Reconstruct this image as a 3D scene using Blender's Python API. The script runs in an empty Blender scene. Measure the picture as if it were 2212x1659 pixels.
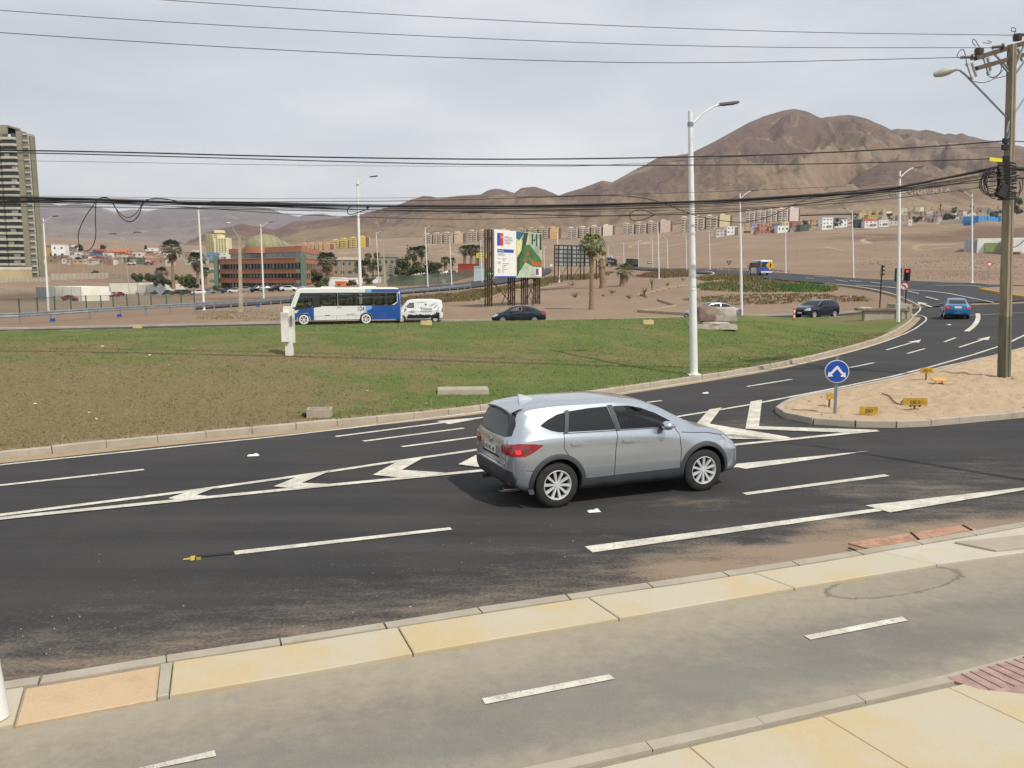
import bpy, bmesh, math, random
import numpy as np
from mathutils import Vector, Matrix, noise
from mathutils.bvhtree import BVHTree
from mathutils.geometry import tessellate_polygon
random.seed(7)
C = bpy.context.scene.collection
SC = bpy.context.scene
# ---------------------------------------------------------------- camera
HC = 3.6; PITCH = math.radians(7.41); FPX = 1810.0; CU, CV = 1106.0, 829.5
cam = bpy.data.cameras.new('camera'); camo = bpy.data.objects.new('camera', cam); C.objects.link(camo)
camo.location = (0, 0, HC); camo.rotation_euler = (math.pi/2-PITCH, 0, 0)
cam.sensor_width = 36; cam.lens = 36*FPX/2212; cam.clip_end = 30000; cam.clip_start = .1
SC.camera = camo
# ---------------------------------------------------------------- sky and sun
SUN_EL = math.radians(52); SUN_V = Vector((.66, -.75))      # horizontal direction towards the sun
SUN_AZ = math.atan2(SUN_V.x, SUN_V.y)
w = bpy.data.worlds.new('World'); SC.world = w; w.use_nodes = True
nt = w.node_tree; nt.nodes.clear()
sky = nt.nodes.new('ShaderNodeTexSky'); sky.sky_type = 'NISHITA'; sky.sun_disc = False
sky.sun_elevation = SUN_EL; sky.sun_rotation = SUN_AZ; sky.air_density = 1.2; sky.dust_density = 2.5
bg = nt.nodes.new('ShaderNodeBackground'); bg.inputs['Strength'].default_value = .12
tc = nt.nodes.new('ShaderNodeTexCoord'); mp = nt.nodes.new('ShaderNodeMapping'); mp.inputs['Scale'].default_value = (.9, .5, 3.2)
mp.inputs['Rotation'].default_value = (0, .12, .3)
nz = nt.nodes.new('ShaderNodeTexNoise'); nz.inputs['Scale'].default_value = 1.7; nz.inputs['Detail'].default_value = 7; nz.inputs['Roughness'].default_value = .52
rp = nt.nodes.new('ShaderNodeValToRGB'); rp.color_ramp.elements[0].position = .3; rp.color_ramp.elements[0].color = (.78, .78, .78, 1)
rp.color_ramp.elements[1].position = .68; rp.color_ramp.elements[1].color = (.9, .9, .9, 1)
nz2 = nt.nodes.new('ShaderNodeTexNoise'); nz2.inputs['Scale'].default_value = 3.1; nz2.inputs['Detail'].default_value = 6
rp2 = nt.nodes.new('ShaderNodeValToRGB'); rp2.color_ramp.elements[0].position = .36; rp2.color_ramp.elements[0].color = (6.7, 7.1, 7.75, 1)
rp2.color_ramp.elements[1].position = .7; rp2.color_ramp.elements[1].color = (9.3, 9.4, 9.6, 1)
mx = nt.nodes.new('ShaderNodeMix'); mx.data_type = 'RGBA'
out = nt.nodes.new('ShaderNodeOutputWorld')
nt.links.new(tc.outputs['Generated'], mp.inputs[0]); nt.links.new(mp.outputs[0], nz.inputs['Vector']); nt.links.new(mp.outputs[0], nz2.inputs['Vector'])
nt.links.new(nz.outputs[0], rp.inputs[0]); nt.links.new(nz2.outputs[0], rp2.inputs[0])
nt.links.new(rp.outputs[0], mx.inputs[0]); nt.links.new(sky.outputs[0], mx.inputs[6]); nt.links.new(rp2.outputs[0], mx.inputs[7])
nt.links.new(mx.outputs[2], bg.inputs[0]); nt.links.new(bg.outputs[0], out.inputs[0])
sl = bpy.data.lights.new('sun', 'SUN'); sl.energy = 4.8; sl.angle = math.radians(.7); sl.color = (1, .94, .84)
so = bpy.data.objects.new('sun', sl); C.objects.link(so)
sd = Vector((SUN_V.x*math.cos(SUN_EL)/SUN_V.length, SUN_V.y*math.cos(SUN_EL)/SUN_V.length, math.sin(SUN_EL)))
so.rotation_euler = sd.to_track_quat('Z', 'Y').to_euler(); so.location = (0, 0, 50)
SC.view_settings.view_transform = 'Standard'; SC.view_settings.look = 'None'; SC.view_settings.gamma = 1
SC.view_settings.exposure = -.3; SC.view_settings.use_curve_mapping = False
# ---------------------------------------------------------------- node and mesh helpers
MATS = {}
def S(h):
    "sRGB hex -> linear"
    r = [int(h[i:i+2], 16)/255 for i in (0, 2, 4)]
    return tuple(((c+.055)/1.055)**2.4 if c > .04045 else c/12.92 for c in r)
class NG:
    def __init__(s, name):
        s.m = bpy.data.materials.new(name); s.m.use_nodes = True; s.t = s.m.node_tree; s.t.nodes.clear()
        s.o = s.n('ShaderNodeOutputMaterial'); s.b = s.n('ShaderNodeBsdfPrincipled'); s.l(s.b.outputs[0], s.o.inputs[0])
        s.pos = s.n('ShaderNodeNewGeometry').outputs['Position']; s.obj = s.n('ShaderNodeTexCoord').outputs['Object']
    def n(s, t): return s.t.nodes.new(t)
    def l(s, a, b): s.t.links.new(a, b)
    def put(s, v, i):
        if hasattr(v, 'is_output'): s.l(v, i)
        elif isinstance(v, tuple): i.default_value = (*v, 1) if len(v) == 3 and i.type == 'RGBA' else v
        else: i.default_value = v
    def map(s, vec, sc, rot=(0, 0, 0)):
        m = s.n('ShaderNodeMapping'); s.l(vec, m.inputs[0]); m.inputs['Scale'].default_value = sc; m.inputs['Rotation'].default_value = rot
        return m.outputs[0]
    def noise(s, sc, det=4, rough=.55, vec=None, dist=0):
        m = s.n('ShaderNodeTexNoise'); s.l(vec or s.pos, m.inputs['Vector']); m.inputs['Scale'].default_value = sc
        m.inputs['Detail'].default_value = det; m.inputs['Roughness'].default_value = rough; m.inputs['Distortion'].default_value = dist
        return m.outputs[0]
    def vor(s, sc, vec=None, feat='F1'):
        m = s.n('ShaderNodeTexVoronoi'); s.l(vec or s.pos, m.inputs['Vector']); m.inputs['Scale'].default_value = sc; m.feature = feat
        return m.outputs[0]
    def ramp(s, v, a, b, ca=(0, 0, 0), cb=(1, 1, 1)):
        m = s.n('ShaderNodeMapRange'); s.l(v, m.inputs[0]); m.inputs[1].default_value = a; m.inputs[2].default_value = b
        m.interpolation_type = 'SMOOTHSTEP'
        return m.outputs[0]
    def mix(s, f, a, b, mode='MIX'):
        m = s.n('ShaderNodeMix'); m.data_type = 'RGBA'; m.blend_type = mode
        s.put(f, m.inputs[0]); s.put(a, m.inputs[6]); s.put(b, m.inputs[7]); return m.outputs[2]
    def math(s, op, a, b=0.0):
        m = s.n('ShaderNodeMath'); m.operation = op; s.put(a, m.inputs[0]); s.put(b, m.inputs[1]); return m.outputs[0]
    def attr(s, name):
        m = s.n('ShaderNodeAttribute'); m.attribute_name = name; return m.outputs['Fac']
    def bump(s, h, strength=.3, dist=.02):
        m = s.n('ShaderNodeBump'); s.l(h, m.inputs['Height']); m.inputs['Strength'].default_value = strength; m.inputs['Distance'].default_value = dist
        s.l(m.outputs[0], s.b.inputs['Normal'])
    def fin(s, col, rough=.8, metal=0, spec=.5):
        s.put(col, s.b.inputs['Base Color']); s.put(rough, s.b.inputs['Roughness']); s.b.inputs['Metallic'].default_value = metal
        s.b.inputs['Specular IOR Level'].default_value = spec; return s.m
def mat(name, col, rough=.6, metal=0, var=.12, sc=3.0, coat=0, spec=.5, bump=0, fine=0, emit=None, alpha=None):
    "plain material with a little tonal wear in object space"
    if name in MATS: return MATS[name]
    g = NG(name); c = S(col) if isinstance(col, str) else col
    if var:
        n1 = g.noise(sc, 5, .6, g.obj)
        colr = g.mix(g.ramp(n1, .3, .7), tuple(x*(1-var) for x in c), tuple(min(1, x*(1+var)) for x in c))
        if fine: colr = g.mix(fine, colr, g.mix(g.noise(sc*14, 3, .6, g.obj), tuple(x*.5 for x in c), tuple(min(1, x*1.5) for x in c)))
    else: colr = c
    g.fin(colr, rough, metal, spec)
    if coat: g.b.inputs['Coat Weight'].default_value = coat; g.b.inputs['Coat Roughness'].default_value = .06
    if bump: g.bump(g.noise(sc*6, 4, .6, g.obj), bump, .01)
    if emit: g.b.inputs['Emission Color'].default_value = (*emit[:3], 1); g.b.inputs['Emission Strength'].default_value = emit[3]
    if alpha is not None: g.b.inputs['Alpha'].default_value = alpha
    MATS[name] = g.m; return g.m
def props(o, label=None, cat=None, group=None, kind=None):
    for k, v in (('label', label), ('category', cat), ('group', group), ('kind', kind)):
        if v: o[k] = v
    return o
def thing(name, label, cat, loc=(0, 0, 0), rz=0.0, group=None, sc=1.0):
    o = bpy.data.objects.new(name, None); C.objects.link(o); o.location = loc; o.rotation_euler = (0, 0, rz); o.scale = (sc,)*3
    return props(o, label, cat, group)
def kids(o): return [c for c in bpy.data.objects if c.parent == o]
def copy_tree(o, loc=None, rz=None, label=None, group=None, sc=None, repl=None):
    c = o.copy(); C.objects.link(c)
    if loc is not None: c.location = loc
    if rz is not None: c.rotation_euler = (0, 0, rz)
    if sc is not None: c.scale = (sc,)*3 if not hasattr(sc, '__len__') else sc
    if label: c['label'] = label
    if group: c['group'] = group
    for ch in o.children:
        d = ch.copy(); C.objects.link(d); d.parent = c
        for g in ch.children:
            e = g.copy(); C.objects.link(e); e.parent = d
    return c
class MB:
    def __init__(s): s.v = []; s.f = []; s.m = []; s.mi = 0
    def add(s, vs, fs):
        b = len(s.v); s.v += [tuple(v) for v in vs]
        for f in fs: s.f.append([b+i for i in f]); s.m.append(s.mi)
        return s
    def box(s, c, d, rz=0, top=(1, 1), rx=0, ry=0):
        R = Matrix.Rotation(rz, 3, 'Z') @ Matrix.Rotation(ry, 3, 'Y') @ Matrix.Rotation(rx, 3, 'X'); vs = []
        for k in (-1, 1):
            t = top if k > 0 else (1, 1)
            for i, j in ((-1, -1), (1, -1), (1, 1), (-1, 1)):
                vs.append(Vector(c)+R @ Vector((i*d[0]/2*t[0], j*d[1]/2*t[1], k*d[2]/2)))
        return s.add(vs, [(3, 2, 1, 0), (4, 5, 6, 7), (0, 1, 5, 4), (1, 2, 6, 5), (2, 3, 7, 6), (3, 0, 4, 7)])
    def cyl(s, a, b, r0, r1=None, n=10, caps=True):
        a = Vector(a); b = Vector(b); r1 = r0 if r1 is None else r1; d = (b-a)
        if d.length < 1e-6: return s
        q = d.to_track_quat('Z', 'Y'); vs = []
        for p, r in ((a, r0), (b, r1)):
            for i in range(n): t = 2*math.pi*i/n; vs.append(p+q @ Vector((r*math.cos(t), r*math.sin(t), 0)))
        fs = [(i, (i+1) % n, n+(i+1) % n, n+i) for i in range(n)]
        if caps: fs += [tuple(range(n-1, -1, -1)), tuple(range(n, 2*n))]
        return s.add(vs, fs)
    def tube(s, pts, r, n=6):
        pts = [Vector(p) for p in pts]; vs = []; fs = []
        for k, p in enumerate(pts):
            d = pts[min(k+1, len(pts)-1)]-pts[max(k-1, 0)]
            q = d.to_track_quat('Z', 'Y') if d.length > 1e-7 else Matrix.Identity(3).to_quaternion()
            rr = r[k] if hasattr(r, '__len__') else r
            if k and abs(d.normalized().z) < .9: pass
            for i in range(n): t = 2*math.pi*i/n; vs.append(p+q @ Vector((rr*math.cos(t), rr*math.sin(t), 0)))
        for k in range(len(pts)-1):
            for i in range(n): a = k*n; fs.append((a+i, a+(i+1) % n, a+n+(i+1) % n, a+n+i))
        fs += [tuple(range(n-1, -1, -1)), tuple(range(len(vs)-n, len(vs)))]
        return s.add(vs, fs)
    def prism(s, poly, z0, z1, axis='z'):
        "polygon extruded along an axis: 'z' poly=(x,y), 'y' poly=(x,z), 'x' poly=(y,z)"
        f = {'z': lambda p, h: (p[0], p[1], h), 'y': lambda p, h: (p[0], h, p[1]), 'x': lambda p, h: (h, p[0], p[1])}[axis]
        n = len(poly); vs = [f(p, z0) for p in poly]+[f(p, z1) for p in poly]
        tri = tessellate_polygon([[Vector((p[0], p[1], 0)) for p in poly]])
        fs = [tuple(reversed(t)) for t in tri]+[tuple(i+n for i in t) for t in tri]+[(i, (i+1) % n, n+(i+1) % n, n+i) for i in range(n)]
        return s.add(vs, fs)
    def lathe(s, prof, c=(0, 0, 0), n=16, axis='z'):
        vs = []; fs = []; m = len(prof)
        for i in range(n):
            t = 2*math.pi*i/n
            for r, h in prof:
                p = (r*math.cos(t), r*math.sin(t), h) if axis == 'z' else ((r*math.cos(t), h, r*math.sin(t)) if axis == 'y' else (h, r*math.cos(t), r*math.sin(t)))
                vs.append(Vector(c)+Vector(p))
        for i in range(n):
            for j in range(m-1): a = i*m+j; b = ((i+1) % n)*m+j; fs.append((a, b, b+1, a+1))
        return s.add(vs, fs)
    def grid(s, P):
        "P[i][j] points"
        ni = len(P); nj = len(P[0]); return s.add([q for r in P for q in r], [(i*nj+j, (i+1)*nj+j, (i+1)*nj+j+1, i*nj+j+1) for i in range(ni-1) for j in range(nj-1)])
    def build(s, name, mats, parent=None, smooth=False, loc=None, fix=True, **kw):
        me = bpy.data.meshes.new(name); me.from_pydata(s.v, [], s.f)
        for m in (mats if isinstance(mats, (list, tuple)) else [mats]): me.materials.append(m)
        if any(s.m): me.polygons.foreach_set('material_index', s.m)
        if fix:
            bm = bmesh.new(); bm.from_mesh(me); bmesh.ops.recalc_face_normals(bm, faces=bm.faces); bm.to_mesh(me); bm.free()
        if smooth:
            me.polygons.foreach_set('use_smooth', [True]*len(me.polygons))
            if smooth != 'all': me.set_sharp_from_angle(angle=math.radians(38))
        me.update(); o = bpy.data.objects.new(name, me); C.objects.link(o)
        if parent: o.parent = parent
        if loc: o.location = loc
        return props(o, **kw) if kw else o
def text(s, size, mt, parent, M, name='lettering', ext=.002, sx=1.0, align='CENTER', **kw):
    "text as mesh; M places the local XY text plane"
    cu = bpy.data.curves.new('t', 'FONT'); cu.body = s; cu.size = size; cu.extrude = ext; cu.align_x = align; cu.resolution_u = 3
    o = bpy.data.objects.new('t', cu); C.objects.link(o); dg = bpy.context.evaluated_depsgraph_get()
    me = bpy.data.meshes.new_from_object(o.evaluated_get(dg)); bpy.data.objects.remove(o)
    me.transform(M @ Matrix.Diagonal((sx, 1, 1, 1))); me.materials.clear(); me.materials.append(mt)
    q = bpy.data.objects.new(name, me); C.objects.link(q); q.parent = parent
    return props(q, **kw) if kw else q
def frame(o, x, y):
    "matrix whose X axis is x and Y axis is y at o"
    x = Vector(x).normalized(); y = Vector(y).normalized(); z = x.cross(y); m = Matrix((x, y, z)).transposed().to_4x4(); m.translation = Vector(o); return m
def pchip(xs, ys, x):
    n = len(xs)
    if x <= xs[0]: return ys[0]
    if x >= xs[-1]: return ys[-1]
    i = int(np.searchsorted(xs, x, side='right'))-1; i = min(i, n-2)
    h = [xs[k+1]-xs[k] for k in range(n-1)]; d = [(ys[k+1]-ys[k])/h[k] for k in range(n-1)]
    def sl(k):
        if k == 0: return d[0]
        if k == n-1: return d[-1]
        if d[k-1]*d[k] <= 0: return 0
        w1 = 2*h[k]+h[k-1]; w2 = h[k]+2*h[k-1]; return (w1+w2)/(w1/d[k-1]+w2/d[k])
    a, b = sl(i), sl(i+1); t = (x-xs[i])/h[i]
    return (1+2*t)*(1-t)**2*ys[i]+t*(1-t)**2*h[i]*a+t*t*(3-2*t)*ys[i+1]+t*t*(t-1)*h[i]*b
# ---------------------------------------------------------------- the lie of the land (photo survey)
def zrow(row, Y): return HC-Y*math.tan(PITCH+math.atan((row-CV)/FPX))
def U(u, v, Y):
    "point at forward distance Y seen at survey position u, v"
    z = zrow(v, Y); D = HC-z; return Vector(((u-CU)/FPX*(Y*math.cos(PITCH)+D*math.sin(PITCH)), Y, z))
TY = [60, 68, 75, 95, 115, 145, 174, 220, 290, 350, 400, 470, 600, 750, 1000, 1400]
TU = [-600, -300, 0, 200, 450, 600, 800, 1000, 1200, 1400, 1600, 1800, 1940, 2100, 2300, 2900]
TR = [[711, 697, 690, 684, 676, 668, 660, 648, 628, 603, 598, 560, 535, 522, 514, 506]]*2+[
 [711, 697, 689, 683, 675, 666, 659, 648, 630, 602, 597, 556, 538, 528, 518, 510],
 [711, 697, 684, 672, 668, 663, 657, 650, 640, 612, 600, 553, 541, 533, 524, 514],
 [711, 697, 684, 664, 654, 650, 647, 641, 631, 614, 602, 566, 555, 551, 546, 530],
 [711, 697, 684, 664, 652, 641, 636, 629, 620, 612, 606, 592, 575, 560, 545, 528],
 [711, 697, 684, 664, 650, 634, 624, 612, 601, 592, 585, 575, 562, 549, 533, 515],
 [711, 697, 684, 664, 649, 628, 616, 604, 592, 585, 579, 572, 560, 547, 526, 508],
 [711, 697, 684, 664, 648, 622, 607, 594, 584, 578, 573, 567, 556, 542, 519, 502],
 [710, 696, 683, 660, 641, 613, 600, 589, 580, 575, 571, 562, 545, 525, 503, 485],
 [708, 694, 681, 655, 636, 608, 595, 583, 566, 550, 540, 526, 508, 494, 480, 465],
 [703, 692, 682, 650, 620, 600, 590, 576, 555, 536, 523, 510, 497, 486, 475, 458],
 [695, 683, 671, 632, 606, 592, 584, 570, 550, 530, 517, 505, 495, 484, 473, 455],
 [689, 674, 655, 612, 600, 590, 582, 568, 548, 528, 514, 503, 492, 480, 470, 450],
 [685, 668, 650, 612, 600, 590, 582, 568, 548, 528, 512, 500, 488, 478, 466, 446],
 [680, 664, 648, 612, 600, 590, 582, 568, 548, 528, 512, 500, 488, 478, 466, 446]]
YS = np.exp(np.linspace(math.log(60), math.log(1400), 160))
TZ = np.array([[pchip(TY, [zrow(r, y) for r, y in zip(row, TY)], Y) for Y in YS] for row in TR])
LY0 = math.log(60); LYD = (math.log(1400)-LY0)/159
def sst(t): t = max(0., min(1., t)); return t*t*(3-2*t)
def T(x, y):
    yy = min(max(y, 60.0), 1400.0)
    fwd = y*math.cos(PITCH)+3*math.sin(PITCH) if y > 5 else 5
    u = CU+FPX*x/max(fwd, 45.); u = max(TU[0], min(TU[-1]-1e-3, u))
    i = int(np.searchsorted(TU, u, side='right'))-1; i = max(0, min(i, len(TU)-2)); t = (u-TU[i])/(TU[i+1]-TU[i]); t = t*t*(3-2*t)*.5+t*.5
    k = (math.log(yy)-LY0)/LYD; j = min(int(k), 158); s = k-j
    a = TZ[i][j]*(1-s)+TZ[i][j+1]*s; b = TZ[i+1][j]*(1-s)+TZ[i+1][j+1]*s
    z = a*(1-t)+b*t
    if y < 60: z *= sst((y-44)/16)
    return z
def hit(u, v, F=T, near=3.0, far=3000.):
    dx = (u-CU)/FPX; dz = -(v-CV)/FPX; c, s = math.cos(PITCH), math.sin(PITCH)
    d = Vector((dx, c+dz*s, -s+dz*c)); d /= d.y
    y = near; py = y; step = 1.01
    while y < far:
        if HC+d.z*y < F(d.x*y, y): break
        py = y; y *= step
    for _ in range(24):
        m = (py+y)/2
        if HC+d.z*m < F(d.x*m, m): y = m
        else: py = m
    return Vector((d.x*y, y, F(d.x*y, y)))
def flat(z0): return lambda x, y: z0
def G0(u, v, z=0.0):
    return hit(u, v, lambda x, y: T(x, y)+z)
def dens(pts, step):
    out = []
    for a, b in zip(pts, pts[1:]):
        n = max(1, int((Vector(b[:2])-Vector(a[:2])).length/step))
        out += [(a[0]+(b[0]-a[0])*k/n, a[1]+(b[1]-a[1])*k/n) for k in range(n)]
    return out+[tuple(pts[-1][:2])]
def smooth_line(pts, it=2):
    for _ in range(it):
        q = [pts[0]]
        for a, b in zip(pts, pts[1:]): q += [(a[0]*.75+b[0]*.25, a[1]*.75+b[1]*.25), (a[0]*.25+b[0]*.75, a[1]*.25+b[1]*.75)]
        pts = q+[pts[-1]]
    return pts
def resample(pts, n):
    L = [0]
    for a, b in zip(pts, pts[1:]): L.append(L[-1]+math.dist(a[:2], b[:2]))
    out = []
    for k in range(n):
        s = L[-1]*k/(n-1); i = max(0, min(len(pts)-2, int(np.searchsorted(L, s, side='right'))-1)); t = (s-L[i])/max(1e-9, L[i+1]-L[i])
        out.append((pts[i][0]+(pts[i+1][0]-pts[i][0])*t, pts[i][1]+(pts[i+1][1]-pts[i][1])*t))
    return out
def xy(px, z=0.0): return [tuple(G0(u, v, z)[:2]) for u, v in px]
def ztop(y): return .004 if y < 45 else .004+.0006*(y-45)
def strip(name, A, B, m, off, n, nc, attr=None, **kw):
    "road ribbon between plan lines A and B draped on the land"
    A = resample(A, n); B = resample(B, n); P = []; at = []
    for a, b in zip(A, B):
        row = []
        for k in range(nc+1):
            t = k/nc; x = a[0]+(b[0]-a[0])*t; y = a[1]+(b[1]-a[1])*t; row.append((x, y, T(x, y)+off*(1+max(0, y-45)*.05)))
            at.append(attr(t, x, y) if attr else 0)
        P.append(row)
    o = MB().grid(P).build(name, m, smooth='all', **kw)
    at_ = o.data.attributes.new('dust', 'FLOAT', 'POINT'); at_.data.foreach_set('value', at)
    return o
def up_normals(o):
    me = o.data
    if sum(p.normal.z for p in me.polygons) < 0: me.flip_normals()
# ---------------------------------------------------------------- ground materials
_T0 = T
def T(x, y):
    z = _T0(x, y)
    if y > 190:
        a = sst((y-190)/150); r = sst((x/y-.33)/.12); m = 1-sst((y-800)/500)*.7
        z += a*(.5+3.0*r*m)*noise.noise(Vector((x/42, y/42, 0)))+a*.5*noise.noise(Vector((x/11, y/11, 3)))*(.4+r)
    return z
def px_of(x, y, z):
    D = HC-z; f = y*math.cos(PITCH)+D*math.sin(PITCH); up = y*math.sin(PITCH)-D*math.cos(PITCH)
    return (CU+FPX*x/f, CV-FPX*up/f) if f > .3 else (1e4, 1e4)
def asphalt(name, base, light, dustc, tracks=True, rot=0.0):
    g = NG(name); n1 = g.noise(.35, 5, .6); fine = g.noise(70, 3, .7); mid = g.noise(9, 5, .65); gr_ = g.noise(24, 4, .75)
    col = g.mix(g.ramp(n1, .3, .75), S(base), S(light))
    col = g.mix(g.math('MULTIPLY', g.ramp(fine, .55, .75), .55), col, tuple(c*2.3 for c in S(light)))
    col = g.mix(g.math('MULTIPLY', g.ramp(fine, .5, .3), .5), col, tuple(c*.5 for c in S(base)))
    col = g.mix(g.math('MULTIPLY', g.ramp(gr_, .5, .72), .3), col, tuple(c*1.9 for c in S(light)))
    if tracks:
        tv = g.map(g.pos, (.05, 1.15, 1), (0, 0, rot)); st = g.noise(1.1, 4, .6, tv)
        col = g.mix(g.math('MULTIPLY', g.ramp(st, .5, .72), .3), col, tuple(c*1.7 for c in S(light)))
        col = g.mix(g.math('MULTIPLY', g.ramp(st, .46, .3), .45), col, tuple(c*.55 for c in S(base)))
        ct = g.math('MULTIPLY', g.ramp(g.math('ABSOLUTE', g.math('SUBTRACT', g.noise(.55, 5, .55, g.pos, 1.2), .5)), .0035, .0005), g.ramp(g.noise(.09, 2), .52, .6))
        col = g.mix(g.math('MULTIPLY', ct, .6), col, tuple(c*.35 for c in S(base)))
    d = g.attr('dust'); dn = g.math('MULTIPLY_ADD', mid, .9); 
    dd = g.math('ADD', d, g.math('MULTIPLY', g.math('SUBTRACT', g.noise(1.6, 7, .72, g.map(g.pos, (.6, 1.6, 1), (0, 0, rot))), .5), 1.5)); dd = g.math('ADD', dd, g.math('MULTIPLY', g.math('SUBTRACT', gr_, .5), 1.0))
    dm = g.ramp(dd, .3, 1.05)
    dc_ = g.mix(g.ramp(d, .35, .9), S('706a60'), S(dustc)); col = g.mix(g.math('MULTIPLY', g.math('MULTIPLY', dm, .85), g.ramp(d, .02, .25)), col, dc_)
    g.fin(col, .88, 0, .3); g.bump(fine, .35, .012); return g.m
M_ASPH = asphalt('asphalt', '302f30', '3b3a39', '8f7d6a', rot=-math.radians(21.6))
M_ASPH2 = asphalt('asphalt_far', '35363a', '404145', '8c7a66', tracks=False)
def m_bike():
    g = NG('cycle_lane_asphalt'); n1 = g.noise(.5, 6, .65, g.map(g.pos, (.5, 1.6, 1), (0, 0, -.38))); n2 = g.noise(85, 3, .7); n3 = g.noise(2.2, 7, .7)
    col = g.mix(g.ramp(n1, .28, .72), S('6d6a64'), S('7d7a72')); col = g.mix(g.math('MULTIPLY', g.ramp(n3, .5, .8), .5), col, S('8f8b80'))
    col = g.mix(g.math('MULTIPLY', g.ramp(n2, .5, .8), .45), col, S('a5a298')); col = g.mix(g.math('MULTIPLY', g.ramp(n2, .48, .25), .45), col, S('4f4c45'))
    d = g.attr('dust'); e = g.math('ADD', d, g.math('MULTIPLY', g.math('SUBTRACT', g.noise(6, 6, .7), .5), .7))
    col = g.mix(g.math('MULTIPLY', g.ramp(e, .2, 1.), .8), col, S('a39883'))
    w_ = g.attr('stain'); wn = g.math('ADD', w_, g.math('MULTIPLY', g.math('SUBTRACT', g.noise(5, 7, .75), .5), .45))
    ring = g.math('MULTIPLY', g.ramp(wn, .42, .47), g.ramp(wn, .56, .49)); col = g.mix(g.math('MULTIPLY', ring, .6), col, S('55524a'))
    col = g.mix(g.math('MULTIPLY', g.ramp(wn, .5, .6), .12), col, S('5f5c52'))
    g.fin(col, .9, 0, .25); g.bump(n2, .4, .008); return g.m
M_BIKE = m_bike()
def earth(name, a, b, c, sc=1.0, bump=.5, stones=True, far=False):
    g = NG(name); n1 = g.noise(.09*sc, 6, .6); n2 = g.noise(1.3*sc, 7, .7); n3 = g.noise(18*sc, 5, .75)
    col = g.mix(g.ramp(n1, .35, .65), S(a), S(b)); col = g.mix(g.math('MULTIPLY', g.ramp(n2, .45, .75), .75), col, S(c))
    col = g.mix(g.math('MULTIPLY', g.ramp(n3, .55, .8), .5), col, tuple(x*.45 for x in S(c))); col = g.mix(g.math('MULTIPLY', g.ramp(n3, .45, .2), .5), col, tuple(min(1, x*1.35) for x in S(a)))
    if stones:
        v = g.vor(7*sc); col = g.mix(g.math('MULTIPLY', g.ramp(v, .16, .08), g.ramp(g.noise(1.1*sc, 3), .45, .6)), col, tuple(min(1, x*1.5) for x in S(a)))
    if far:
        lg = g.noise(.012, 7, .6, g.map(g.pos, (1, .35, 3))); col = g.mix(g.math('MULTIPLY', g.ramp(lg, .45, .66), .6), col, S('7a6656'))
        lg2 = g.noise(.035, 7, .7, g.map(g.pos, (.45, 1.2, 1))); col = g.mix(g.math('MULTIPLY', g.ramp(lg2, .56, .7), .55), col, S('6b594b'))
        sep = g.n('ShaderNodeSeparateXYZ'); g.l(g.pos, sep.inputs[0])
        tn = g.math('ADD', g.attr('tint'), g.math('MULTIPLY', g.math('SUBTRACT', g.noise(.05, 6, .65), .5), 1.2)); col = g.mix(g.math('MULTIPLY', g.ramp(tn, .3, .9), g.math('MULTIPLY', g.ramp(g.attr('tint'), .03, .2), .75)), col, S('5e4b40'))
        rd = g.math('MULTIPLY', g.ramp(g.math('ABSOLUTE', g.math('SUBTRACT', g.noise(.006, 3, .5, g.pos, .4), .5)), .006, .0015), g.ramp(sep.outputs[1], 260, 420))
        col = g.mix(g.math('MULTIPLY', rd, .5), col, S('bda78c'))
    g.fin(col, .95, 0, .15); g.bump(g.math('ADD', n3, g.math('MULTIPLY', n2, 2.0)), bump, .07); return g.m
M_DESERT = earth('desert_ground', '8e7c6a', '84715f', '766354', .5, .7, True, True)
M_SAND = earth('sand', 'c6b094', 'bca588', 'ae967a', 1.2, .8)
M_BED = earth('dusty_tree_bed', 'bea688', 'b79e7f', 'ae9476', 2.5, .3, False)
def m_grass():
    g = NG('grass'); d = g.attr('dust'); n1 = g.noise(1.6, 6, .7); n2 = g.noise(14, 5, .75, g.map(g.pos, (1, .6, 1))); n3 = g.noise(.35, 5, .6)
    dry = g.math('ADD', d, g.math('MULTIPLY', g.math('SUBTRACT', n1, .5), 1.5)); dry = g.math('ADD', dry, g.math('MULTIPLY', g.math('SUBTRACT', n3, .5), .6))
    gr = g.mix(g.ramp(n2, .3, .7), S('4a582b'), S('63723c')); gr = g.mix(g.ramp(n3, .45, .7), gr, S('6d6c41'))
    dc = g.mix(g.ramp(n2, .3, .7), S('5f553b'), S('837654')); dc = g.mix(g.ramp(n1, .6, .75), dc, S('766449'))
    col = g.mix(g.ramp(dry, .3, .75), gr, dc); ed = g.attr('edge'); col = g.mix(g.ramp(g.math('ADD', ed, g.math('MULTIPLY', g.math('SUBTRACT', n1, .5), .8)), .45, .8), col, S('937a5f'))
    g.fin(col, .95, 0, .15); g.bump(n2, .8, .05); return g.m
M_GRASS = m_grass()
M_PAINT = None
def m_paint(name, c, wear=.35):
    g = NG(name); n = g.noise(9, 6, .7); f = g.noise(60, 3, .7); col = g.mix(g.ramp(g.noise(1.7, 6, .7), .35, .7), tuple(x*.66 for x in S(c)), S(c))
    col = g.mix(g.math('MULTIPLY', g.ramp(g.math('ADD', f, g.math('MULTIPLY', n, .9)), .98, 1.18), .85), col, S('6a6862')); g.fin(col, .75, 0, .3); return g.m
M_PAINT = m_paint('road_paint', 'd6d2c4'); M_PAINT2 = m_paint('road_paint_worn', 'bdbab0')
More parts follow.
